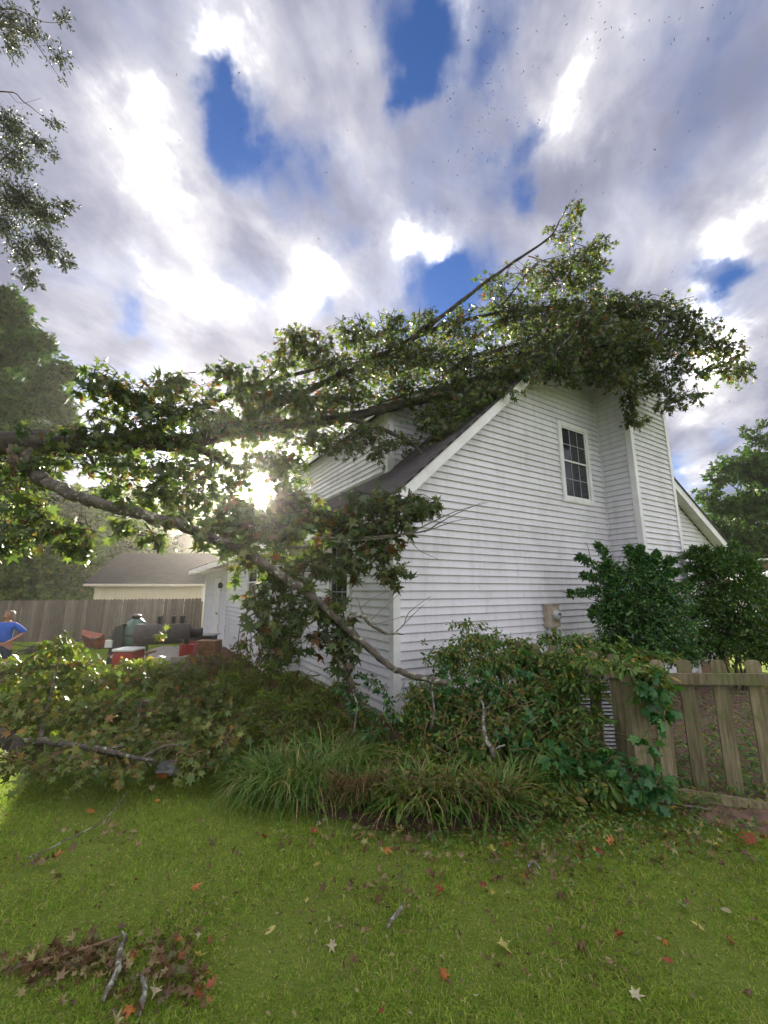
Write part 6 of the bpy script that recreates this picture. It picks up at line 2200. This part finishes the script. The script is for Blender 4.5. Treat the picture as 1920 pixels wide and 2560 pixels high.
mb.lathe(M4 @ Vector((-.75, -.05, -.24)), [(.08, 0), (.17, .01), (.19, .05), (.17, .09), (.08, .1)], 18, M4.to_3x3() @ Vector((0, 1, 0)))
mb.build('wheel', 'rubber', wh, True)
# low dark heap of sticks by the fence
hp_ = P(130, 1590, 14.5)
hz_ = gz(hp_.x, hp_.y)
hs = thing('stick_heap', 'dark heap of sticks lying at the foot of the board fence', 'stick heap', Vector((hp_.x, hp_.y, hz_)))
mb = MB()
for k in range(46):
    a = Vector((hp_.x + rnd.uniform(-.8, .8), hp_.y + rnd.uniform(-.3, .3), hz_ + rnd.uniform(.02, .3)))
    h = rnd.uniform(-.4, .4)
    l = rnd.uniform(.3, .7)
    d = Vector((math.cos(h) * l, math.sin(h) * l, rnd.uniform(-.12, .16)))
    mb.tube([a - d, a + Vector((0, 0, .03)), a + d], [.014, .02, .008], 5)
mb.build('sticks', 'bark_far', hs)
tag(hs.children[0], kind='stuff')


# ------------------------------------------------------------------ the woman by the fence
def skin_body(name, verts, edges, radii, root, m, parent, sub=2):
    me = bpy.data.meshes.new(name)
    me.from_pydata(verts, edges, [])
    o_ = bpy.data.objects.new(name, me)
    COL.objects.link(o_)
    md = o_.modifiers.new('skin', 'SKIN')
    md.use_smooth_shade = True
    sv = me.skin_vertices[0].data
    for i, r_ in enumerate(radii):
        sv[i].radius = (r_, r_) if isinstance(r_, (int, float)) else r_
        sv[i].use_root = (i == root)
    s2 = o_.modifiers.new('sub', 'SUBSURF')
    s2.levels = s2.render_levels = sub
    dg = bpy.context.evaluated_depsgraph_get()
    dg.update()
    me2 = bpy.data.meshes.new_from_object(o_.evaluated_get(dg))
    bpy.data.objects.remove(o_)
    me2.name = name
    me2.materials.clear()
    return link(name, me2, m, parent, smooth=True)


pw = P(19, 1560, 10.3)
pb = Vector((pw.x, 10.3, gz(pw.x, 10.3)))
person = thing('person', 'woman in a blue blouse and dark shorts with hands on hips looking up', 'person', pb)
person.rotation_euler = (0, 0, R(12))     # turned a little towards the house


def chain(*segs):
    """segs: lists of (x,y,z,r); a segment starting with an int continues from that vertex"""
    vs_, es, rs = [], [], []
    for sg_ in segs:
        prev = None
        for it in sg_:
            if isinstance(it, int):
                prev = it
                continue
            vs_.append(it[:3])
            rs.append(it[3] if len(it) == 4 else (it[3], it[4]))
            if prev is not None:
                es.append((prev, len(vs_) - 1))
            prev = len(vs_) - 1
    return vs_, es, rs


# she faces -y; x is her left when seen from behind
HT = .985
vs_, es, rs = chain(
    [(0, 0, .92, .125, .105), (0, -.005, 1.08, .125, .10), (0, 0, 1.22, .135, .105), (0, .01, 1.34, .12, .085), (0, .005, 1.42, .052), (0, -.012, 1.47, .05), (0, -.02, 1.53, .078, .088), (0, -.028, 1.60, .078, .09), (0, -.02, 1.66, .055, .065)],
    [3, (.155, .01, 1.35, .058), (.24, .04, 1.26, .05), (.36, .07, 1.15, .043), (.29, .0, 1.07, .037), (.215, -.07, 1.0, .030), (.185, -.10, .975, .036), ],
    [3, (-.155, .01, 1.35, .058), (-.24, .04, 1.26, .05), (-.36, .07, 1.15, .043), (-.29, .0, 1.07, .037), (-.215, -.07, 1.0, .030), (-.185, -.10, .975, .036)],
    [0, (.095, 0, .84, .098), (.105, -.01, .66, .078), (.11, -.015, .48, .058), (.115, .01, .30, .055), (.115, .02, .10, .038), (.118, -.02, .045, .04), (.13, -.12, .03, .034)],
    [0, (-.095, 0, .84, .098), (-.105, -.01, .66, .078), (-.11, -.015, .48, .058), (-.115, .01, .30, .055), (-.115, .02, .10, .038), (-.118, -.02, .045, .04), (-.13, -.12, .03, .034)],
    [6, (0, -.112, 1.555, .016)],
)
skin_body('body', vs_, es, rs, 0, 'skin', person)
# hands: palm and fingers lying on the hips
for k_ in (1, -1):
    segs = [[(k_ * .190, -.095, .985, .022), (k_ * .165, -.118, .955, .024)]]
    base_i = 1
    for j, (dx, l) in enumerate(((-.022, .055), (-.006, .065), (.010, .06), (.026, .048))):
        segs.append([1, (k_ * (.150 + dx * .4), -.128 + dx * .6, .945 + dx * .5, .0095), (k_ * (.118 + dx * .4), -.138 + dx * .7, .93 + dx * .7, .009), (k_ * (.150 - l - .02), -.132 + dx * .7, .918 + dx * .9, .0075)])
    segs.append([0, (k_ * .20, -.06, .955, .011), (k_ * .19, -.03, .94, .009)])
    v2, e2, r2 = chain(*segs)
    skin_body('hand', v2, e2, r2, 0, 'skin', person, 1)
# blouse with loose elbow sleeves
v2, e2, r2 = chain(
    [(0, 0, .90, .178, .135), (0, -.01, 1.02, .150, .125), (0, -.01, 1.18, .158, .132), (0, 0, 1.30, .150, .115), (0, .005, 1.385, .105, .08)],
    [3, (.15, .01, 1.345, .080), (.24, .04, 1.26, .082), (.335, .065, 1.165, .078), (.345, .06, 1.13, .07)],
    [3, (-.15, .01, 1.345, .080), (-.24, .04, 1.26, .082), (-.335, .065, 1.165, .078), (-.345, .06, 1.13, .07)])
skin_body('blouse', v2, e2, r2, 0, 'blue_shirt', person)
v2, e2, r2 = chain(
    [(0, 0, .92, .145, .125), (0, .005, .86, .15, .13)],
    [1, (.095, .0, .78, .108), (.105, -.01, .62, .098), (.108, -.012, .52, .09)],
    [1, (-.095, .0, .78, .108), (-.105, -.01, .62, .098), (-.108, -.012, .52, .09)])
skin_body('shorts', v2, e2, r2, 0, 'dark_shorts', person)
v2, e2, r2 = chain([(0, .015, 1.69, .075, .085), (0, .022, 1.62, .112, .098), (0, .035, 1.54, .112, .08), (0, .04, 1.47, .082, .05)],
                   [1, (.092, -.015, 1.58, .036), (.102, -.005, 1.50, .036), (.098, .0, 1.44, .022)], [1, (-.092, -.015, 1.58, .036), (-.102, -.005, 1.50, .036), (-.098, .0, 1.44, .022)],
                   [0, (.045, -.065, 1.672, .028), (.075, -.05, 1.635, .022)], [0, (-.045, -.065, 1.672, .028), (-.075, -.05, 1.635, .022)])
skin_body('hair', v2, e2, r2, 0, 'hair', person)
for k_ in (-1, 1):
    mb = MB()
    mb.lathe(Vector((k_ * .032, -.108, 1.588)), [(.002, -.008), (.012, -.004), (.014, 0), (.008, .004)], 10, Vector((0, -1, 0)))
    link('eye', mb.mesh('eye'), 'eye', person)
    mb = MB()
    mb.tube([(k_ * .05, -.10, 1.608), (k_ * .033, -.113, 1.613), (k_ * .015, -.114, 1.609)], .005, 5)
    link('eyebrow', mb.mesh('eyebrow'), 'hair', person)
    mb = MB()
    mb.box((k_ * .118 - .045, -.16, 0.0), (k_ * .118 + .045, .06, .05))
    link('shoe', mb.mesh('shoe'), 'shoe', person)
mb = MB()
mb.tube([(-.026, -.098, 1.522), (0, -.108, 1.519), (.026, -.098, 1.522)], .007, 6)
link('mouth', mb.mesh('mouth'), 'lip', person)

# ------------------------------------------------------------------ litter on the lawn
bpz = G(420, 1938)
bag = thing('plastic_bag', 'crumpled clear plastic bag with something orange in it by the branch end', 'bag', bpz)
mb = MB()
n1_, n2_ = 14, 10
vs_, fs = [], []
for i in range(n2_ + 1):
    th = math.pi * i / n2_
    for j in range(n1_):
        a = 2 * math.pi * j / n1_
        k_ = 1 + rnd.uniform(-.22, .22)
        vs_.append((bpz.x + .12 * math.sin(th) * math.cos(a) * k_, bpz.y + .10 * math.sin(th) * math.sin(a) * k_, bpz.z + .075 + .07 * math.cos(th) * k_))
for i in range(n2_):
    for j in range(n1_):
        fs.append((i * n1_ + j, i * n1_ + (j + 1) % n1_, (i + 1) * n1_ + (j + 1) % n1_, (i + 1) * n1_ + j))
mb.add(vs_, fs)
mb.build('film', 'clear_plastic', bag)
mb = MB()
mb.box((bpz.x - .07, bpz.y - .105, bpz.z + .01), (bpz.x + .04, bpz.y - .06, bpz.z + .055))
mb.build('wrapper', 'leaf_orange', bag)

# fallen leaves
LP = [np_mesh('fallen_leaf', v_, tf, 'leaf_orange') for v_, tf in ((bent(STAR[0], .15, .2), STAR[1]), (bent(STAR[0], .8, .3), STAR[1]), (bent(STAR[0], -.9, -.5), STAR[1]), (bent(OVAL[0], .2, .5), OVAL[1]), (bent(STAR[0], .5, 1.3), STAR[1]))]
SHAPE = ('flat star shaped', 'folded star shaped', 'crumpled', 'narrow', 'curled up')
for me in LP:
    me.materials.clear()
    me.materials.append(None)
COLS = ['leaf_orange', 'leaf_red', 'leaf_yellow', 'leaf_brown', 'leaf_pale', 'leaf_green']
WORD = {'leaf_orange': 'orange', 'leaf_red': 'dull red', 'leaf_yellow': 'yellow', 'leaf_brown': 'brown', 'leaf_pale': 'pale tan', 'leaf_green': 'green'}


def fallen(px, py, m, size, shape, label, group=None, up=.0):
    g_ = G(px, py)
    o_ = bpy.data.objects.new('fallen_leaf', LP[shape])
    COL.objects.link(o_)
    o_.material_slots[0].link = 'OBJECT'
    o_.material_slots[0].material = MATS[m]
    o_.location = g_ + Vector((0, 0, .022 + rnd.uniform(0, .02)))
    o_.rotation_euler = (rnd.uniform(-.6, .6) + up, rnd.uniform(-.6, .6), rnd.uniform(0, 6.28))
    o_.scale = (size,) * 3
    tag(o_, label, 'leaf', group or 'fallen leaves on the lawn')
    return o_


SPL = [(228, 2042, 'leaf_orange', .10, 0, 'orange star shaped leaf on the grass in front of the broken branch'), (128, 2168, 'leaf_orange', .085, 1, 'small orange leaf on the grass near the left edge'),
      (472, 2232, 'leaf_orange', .085, 2, 'curled rust orange leaf alone in the middle of the left lawn'), (378, 1990, 'leaf_pale', .10, 1, 'pale folded leaf at the tip of the broken branch foliage'),
      (650, 2100, 'leaf_red', .07, 1, 'reddish leaf in the grass left of the bed'), (795, 2180, 'leaf_yellow', .07, 0, 'small yellow star leaf on open grass below the bed'),
      (955, 2140, 'leaf_orange', .085, 2, 'orange leaf standing in the grass just below the bed edge'), (975, 2086, 'leaf_red', .085, 0, 'red star leaf on the soil at the bed edge'),
      (1012, 2080, 'leaf_yellow', .09, 1, 'upright pale green leaf on the bed edge'), (1106, 2230, 'leaf_red', .09, 1, 'orange red leaf in the grass in the middle of the lawn'),
      (1240, 2155, 'leaf_yellow', .10, 1, 'folded yellow and orange leaf right of the middle'), (1304, 2200, 'leaf_orange', .09, 0, 'bright orange leaf in the right middle of the lawn'),
      (1406, 2026, 'leaf_orange', .10, 0, 'orange star leaf lying at the foot of the hedge'), (1525, 2132, 'leaf_orange', .09, 1, 'orange and yellow leaf on the grass below the fence post'),
      (1895, 2128, 'leaf_red', .14, 0, 'large flat red leaf at the right edge below the fence'), (1238, 2370, 'leaf_yellow', .10, 1, 'pale yellow two pointed leaf on the open lawn'),
      (1118, 2465, 'leaf_orange', .08, 2, 'orange leaf tip in the lower middle grass'), (1690, 2430, 'leaf_red', .06, 3, 'small reddish leaf beside a dark leaf at the lower right'),
      (1765, 2345, 'leaf_yellow', .075, 3, 'narrow yellow leaf on the lower right grass'), (1835, 2300, 'leaf_pale', .08, 3, 'long pinkish tan leaf near the right edge'),
      (1545, 2230, 'leaf_pale', .07, 3, 'tan leaf on the grass right of the middle'), (1010, 2245, 'leaf_brown', .08, 1, 'brown leaf beside pale litter in the grass'),
      (1250, 2425, 'leaf_brown', .10, 2, 'crumpled brown leaf below the pale yellow leaf'), (1460, 2360, 'leaf_brown', .12, 2, 'dark olive brown leaf sunk in the grass'),
      (455, 2360, 'leaf_orange', .06, 3, 'small orange leaf above the leaf pile'), (70, 2460, 'leaf_pale', .09, 3, 'pale tan folded leaf at the lower left')]
for a in SPL:
    fallen(*a)
def region(px, py):
    if py < 2085 and 600 < px < 1330:
        return 'along the edge of the soil bed'
    if py < 2120 and px >= 1330:
        return 'at the foot of the picket fence'
    if px >= 1330:
        return 'on the right lawn below the fence' if py < 2300 else 'at the lower right corner of the lawn'
    if px >= 800:
        return 'on the lawn below the bed' if py < 2300 else 'on the lawn at the bottom middle'
    if py < 2120:
        return 'on the lawn in front of the broken branch'
    return 'on the left lawn' if py < 2330 else 'on the lawn near the leaf pile'


SEEN = {}
for k in range(105):
    m = rnd.choices(COLS, (2, 3, 2, 6, 1.5, 4))[0]
    if k < 45:
        px, py = rnd.uniform(0, 1920), rnd.uniform(1990, 2560)
    elif k < 90:
        px, py = rnd.uniform(1080, 1900), rnd.uniform(2010, 2260)
    else:
        px, py = rnd.uniform(600, 1300), rnd.uniform(2055, 2150)
    for _try in range(12):
        sh = rnd.choices((0, 1, 2, 3, 4), (1, 2, 3, 2, 2))[0]
        sz = rnd.uniform(.035, .085)
        lab = f"{'small ' if sz < .06 else ''}{WORD[m]} {SHAPE[sh]} leaf {region(px, py)}"
        if lab not in SEEN:
            break
        m = rnd.choice(COLS)
    if lab in SEEN:
        continue
    SEEN[lab] = 1
    fallen(px, py, m, sz, sh, lab)
# leaf pile and lichen twigs at the lower left
for px, py, m, sz, sh, lab in ((555, 2350, 'leaf_yellow', .06, 1, 'yellow green leaf standing up at the top of the leaf pile'), (505, 2355, 'leaf_pale', .07, 1, 'broad pale tan leaf at the top right of the leaf pile'), (530, 2352, 'leaf_red', .05, 3, 'dull red leaf tucked beside the broad pale leaf'),
                               (415, 2420, 'leaf_orange', .07, 2, 'bright orange leaf in the middle of the leaf pile'), (480, 2405, 'leaf_yellow', .09, 4, 'yellow green star leaf at the right of the leaf pile'), (440, 2420, 'leaf_red', .07, 2, 'dark red leaf in the middle of the leaf pile'),
                               (390, 2490, 'leaf_pale', .09, 1, 'large pale leaf with a reddish rim at the lower middle of the pile'), (345, 2400, 'leaf_orange', .06, 4, 'orange leaf by the top of the lichen covered twig'), (310, 2440, 'leaf_yellow', .08, 3, 'yellow leaf beside the lichen covered twig'),
                               (340, 2550, 'leaf_orange', .09, 2, 'orange leaf at the very bottom of the leaf pile'), (510, 2490, 'leaf_red', .07, 4, 'orange red leaf at the lower right of the pile'), (490, 2500, 'leaf_brown', .08, 2, 'crumpled brown leaf at the lower right of the pile'),
                               (220, 2400, 'leaf_pale', .07, 3, 'long pale leaf on the brown twig'), (460, 2450, 'leaf_pale', .07, 4, 'curled pale leaf in the right half of the pile')):
    fallen(px, py, m, sz, sh, lab, None, .2)


def litter(name, spots, m, tmpl, size):
    lv_ = Leaves()
    for mx_, my_, sx_, sy_, n in spots:
        for _ in range(n):
            px, py = rnd.gauss(mx_, sx_), rnd.gauss(my_, sy_)
            if py < 1960 or py > 2640:
                continue
            d_ = unit()
            d_[2] *= .5
            lv_.put(np.array(G(px, py)) + np.array((0, 0, rnd.uniform(.015, .055))), d_, np.array((0, 0, .7)) + unit(), size * rnd.uniform(.5, 1.3))
    return tag(link(name, lv_.mesh(name, tmpl, m)), kind='stuff')


leafmat('litter_leaf', [(0, (0.10, 0.055, 0.03)), (0.3, (0.17, 0.09, 0.05)), (0.5, (0.09, 0.10, 0.03)), (0.7, (0.30, 0.22, 0.12)), (0.85, (0.34, 0.32, 0.14)), (1, (0.14, 0.06, 0.035))], 0.3, 0.5)
FOLD = (bent(STAR[0], .7, .8), STAR[1])
litter('leaf_litter', [(430, 2440, 55, 55, 90), (330, 2480, 60, 60, 50), (170, 2425, 80, 16, 110), (110, 2440, 60, 25, 60), (250, 2390, 40, 12, 40), (120, 2170, 40, 14, 16), (230, 2085, 60, 14, 24), (1450, 2110, 220, 50, 130), (1700, 2100, 120, 40, 60), (880, 2110, 200, 26, 50), (960, 2235, 50, 20, 18), (1330, 2180, 60, 20, 30), (1780, 1850, 110, 90, 160), (1250, 2110, 300, 30, 90)], 'litter_leaf', FOLD, .06)
litter('leaf_scraps', [(900, 2300, 500, 160, 620), (1400, 2200, 300, 100, 480), (400, 2200, 300, 120, 260), (1780, 1850, 110, 90, 400), (1400, 2080, 250, 40, 250), (1500, 2420, 60, 30, 40), (820, 2330, 50, 20, 30), (1000, 2240, 60, 20, 40)], 'litter_leaf', OVAL, .028)


def stick(name, label, pts, m='lichen_stick', g='twigs on the lawn'):
    b = G(*pts[0][:2])
    t_ = thing(name, label, 'twig', b, g)
    mb = MB()
    limb(mb, [tuple(G(x, y) + Vector((0, 0, .03 + z))) + (r_,) for x, y, z, r_ in pts], 6, 7, .006, .5)
    mb.build('twig', m, t_, True)


stick('twig', 'pale lichen covered twig running through the leaf pile at the lower left', [(255, 2520, .0, .010), (290, 2455, .02, .016), (300, 2400, .03, .013), (312, 2370, .02, .009), (300, 2360, .03, .005)])
stick('twig', 'shorter lichen covered twig at the bottom of the leaf pile', [(345, 2555, 0, .012), (360, 2510, .03, .014), (352, 2480, .03, .010), (350, 2470, .03, .006)])
stick('twig', 'long brown twig lying across the grass at the lower left', [(20, 2440, 0, .005), (120, 2425, .02, .007), (230, 2395, .03, .008), (300, 2372, .03, .006)], 'stem')
stick('twig', 'thin bare twig with a pale tip lying on the left lawn', [(60, 2160, .0, .004), (180, 2110, .02, .005), (250, 2075, .03, .005), (290, 2040, .05, .006), (318, 2008, .08, .005)])
stick('twig', 'short crusty white twig in the middle of the lawn', [(968, 2335, .0, .010), (985, 2318, .02, .011), (1003, 2300, .03, .010), (1008, 2288, .03, .006)])
stick('twig', 'grey lichen clump on the grass right of the middle', [(1320, 2182, .0, .010), (1335, 2175, .02, .013), (1350, 2190, .01, .007)])
stick('twig', 'small grey twig curled at the edge of the soil bed', [(1062, 2110, 0, .006), (1080, 2098, .02, .006), (1100, 2092, .01, .004)])
stick('twig', 'pale branch lying along the foot of the picket fence', [(1560, 2012, .02, .012), (1640, 2020, .03, .012), (1700, 2030, .03, .010), (1780, 2040, .02, .006)], 'dead_twig')

# ------------------------------------------------------------------ birds
bme = MB()
bme.add([(0, .5, 0), (.10, .1, .02), (0, -.1, .10), (-.10, .1, .02), (0, -.6, .02), (0, .1, -.08), (.9, -.05, .18), (.5, .22, .12), (.35, -.18, .1), (-.9, -.05, .18), (-.5, .22, .12), (-.35, -.18, .1), (.12, -.75, 0), (-.12, -.75, 0)],
        [(0, 3, 2, 1), (0, 1, 5), (0, 5, 3), (1, 2, 4, 5), (3, 5, 4, 2), (1, 7, 6, 8), (1, 8, 2), (3, 11, 9, 10), (3, 2, 11), (4, 12, 13)])
bme = bme.mesh('bird')
bme.materials.append(MATS['bird_dark'])
NB = 0


def bird(px, py):
    global NB
    D = rnd.uniform(15, 21)
    d = ray(px, py).normalized() * D
    o_ = bpy.data.objects.new('bird', bme)
    COL.objects.link(o_)
    o_.location = Vector((0, 0, CAMZ)) + d
    o_.rotation_euler = (rnd.uniform(-.5, .5), rnd.uniform(-.5, .5), rnd.uniform(0, 6.28))
    s_ = rnd.uniform(.028, .046)
    o_.scale = (s_, s_, s_)
    tag(o_, 'tiny dark bird in the loose flock high in the cloudy sky', 'bird', 'flock of birds in the sky')
    NB += 1


for k in range(70):
    bird(rnd.gauss(1225, 75), rnd.gauss(240, 125))
for k in range(30):
    bird(rnd.gauss(1600, 130), abs(rnd.gauss(0, 90)) + 3)
for k in range(85):
    x, y = rnd.uniform(720, 1880), rnd.uniform(5, 760)
    if y > 520 and x > 1150 and rnd.random() < .6:
        continue
    bird(x, y)
for x, y in ((441, 187), (492, 196), (598, 182), (386, 344), (336, 375), (448, 351), (602, 322), (648, 406), (580, 208), (1824, 1003), (1787, 1073), (1808, 1060), (1720, 1101), (1905, 842), (477, 930), (276, 322), (690, 746)):
    bird(x, y)

# ------------------------------------------------------------------ grass
def blades(n, xy, hgt, wid, fray=.25):
    """xy: (n,2) -> stacked blade mesh arrays (5 verts, 3 tris each)"""
    tz_ = np.clip((xy[:, 1] - 3.6) / 6.0, 0, 1)
    z = -0.25 * tz_ * tz_ * (3 - 2 * tz_) + 0.012 * np.sin(xy[:, 0] * 2.1 + xy[:, 1]) * np.cos(xy[:, 1] * 1.7)
    h = hgt * rng.uniform(.45, 1.25, n)
    w_ = wid * rng.uniform(.6, 1.3, n)
    th = rng.uniform(0, 2 * np.pi, n)
    le = rng.uniform(.6, 2.6, n) * h
    ph = rng.uniform(0, 2 * np.pi, n)
    sx, sy = np.cos(th) * w_ / 2, np.sin(th) * w_ / 2
    lx, ly = np.cos(ph) * le, np.sin(ph) * le
    V_ = np.zeros((n, 5, 3))
    V_[:, 0] = np.stack([xy[:, 0] - sx, xy[:, 1] - sy, z - .01], -1)
    V_[:, 1] = np.stack([xy[:, 0] + sx, xy[:, 1] + sy, z - .01], -1)
    V_[:, 2] = np.stack([xy[:, 0] - sx * .8 + lx * .35, xy[:, 1] - sy * .8 + ly * .35, z + h * .62], -1)
    V_[:, 3] = np.stack([xy[:, 0] + sx * .8 + lx * .35, xy[:, 1] + sy * .8 + ly * .35, z + h * .62], -1)
    V_[:, 4] = np.stack([xy[:, 0] + lx, xy[:, 1] + ly, z + h * .95], -1)
    F_ = np.array([(0, 1, 3), (0, 3, 2), (2, 3, 4)])[None] + (np.arange(n) * 5)[:, None, None]
    return V_.reshape(-1, 3), F_.reshape(-1, 3)


def field(n, y0, y1, xf, pw=1.0):
    y = y0 + (y1 - y0) * rng.random(n) ** pw
    x = rng.uniform(-1, 1, n) * xf(y)
    # tufty: pull towards a hashed lattice of tuft centres
    return np.stack([x + rng.normal(0, .01, n), y + rng.normal(0, .01, n)], -1)


bed = [G(640, 1960), G(800, 2075), G(1010, 2098), G(1300, 2095), G(1420, 2050), G(1560, 2020), G(1700, 2050), G(2100, 2080), G(2400, 1700), G(1500, 1700), G(1000, 1760), G(640, 1780)]


def inside(xy, poly):
    c_ = np.zeros(len(xy), bool)
    n = len(poly)
    for i in range(n):
        a, b = poly[i], poly[(i + 1) % n]
        cond = ((a.y > xy[:, 1]) != (b.y > xy[:, 1])) & (xy[:, 0] < (b.x - a.x) * (xy[:, 1] - a.y) / (b.y - a.y + 1e-9) + a.x)
        c_ ^= cond
    return c_


parts = []
for n, y0, y1, hg, wd, xf in ((150000, 1.15, 2.4, .020, .0040, lambda y: y * 1.05 + .25), (240000, 2.2, 4.9, .021, .0052, lambda y: y * 1.0 + .2), (100000, 4.6, 9.5, .024, .012, lambda y: y * .98)):
    xy = field(n, y0, y1, xf, .85)
    xy = xy[~inside(xy, bed)]
    if y0 > 4:
        xy = xy[xy[:, 0] < 0]
    # thin, worn spots
    wn = np.sin(xy[:, 0] * 3.1 + 1.3 * np.sin(xy[:, 1] * 2.3)) * np.cos(xy[:, 1] * 2.7 + np.sin(xy[:, 0] * 1.9))
    xy = xy[rng.random(len(xy)) < .72 + .28 * wn]
    hs_ = hg * (.85 + .35 * np.sin(xy[:, 0] * 5.3 + 2 * np.sin(xy[:, 1] * 3.1)))
    parts.append(blades(len(xy), xy, hs_, wd))
xy = np.stack([rng.uniform(-17, -3.0, 90000), rng.uniform(9, 17.5, 90000)], -1)
parts.append(blades(len(xy), xy, .06, .016))
V_ = np.concatenate([p[0] for p in parts])
off = np.cumsum([0] + [len(p[0]) for p in parts[:-1]])
F_ = np.concatenate([p[1] + o_ for p, o_ in zip(parts, off)])
tag(link('grass', np_mesh('grass', V_, F_, 'grass_blade')), kind='stuff')
# broad leaved clover and weeds at the foot of the bed
lv = Leaves()
for k in range(2600):
    px = rnd.gauss(1420, 260)
    py = 2030 + abs(rnd.gauss(0, 60)) + max(0, (1100 - px)) * .02
    if not 700 < px < 2000:
        continue
    g_ = G(px, py)
    d = unit()
    d[2] = abs(d[2]) * .5 + .1
    lv.put(np.array(g_) + np.array((0, 0, rnd.uniform(.01, .07))), d, np.array((0, 0, 1.0)) + unit() * .5, rnd.uniform(.02, .05))
for k in range(2600):
    g_ = G(rnd.uniform(1600, 1960), rnd.uniform(1700, 2040))
    d = unit()
    d[2] = abs(d[2]) * .6 + .1
    lv.put(np.array(g_) + np.array((0, 0, rnd.uniform(.06, .2))), d, np.array((0, 0, 1.0)) + unit() * .5, rnd.uniform(.03, .08))
tag(link('ground_cover', lv.mesh('ground_cover', OVAL, 'vine_leaf')), kind='stuff')

# ------------------------------------------------------------------ morning haze
hzm = bpy.data.materials.new('haze')
hzm.use_nodes = True
hzm.node_tree.nodes.clear()
t = NT(hzm.node_tree)
pv = t.n('ShaderNodeVolumePrincipled')
pv.inputs['Color'].default_value = (1, .97, .93, 1)
pv.inputs['Density'].default_value = 0.00062
pv.inputs['Anisotropy'].default_value = 0.85
out = t.n('ShaderNodeOutputMaterial')
t.l(pv.outputs[0], out.inputs['Volume'])
MATS['haze'] = hzm
mb = MB()
mb.box((-245, -75, -1.3), (245, 255, 21.5))
tag(mb.build('haze', 'haze'), kind='stuff')
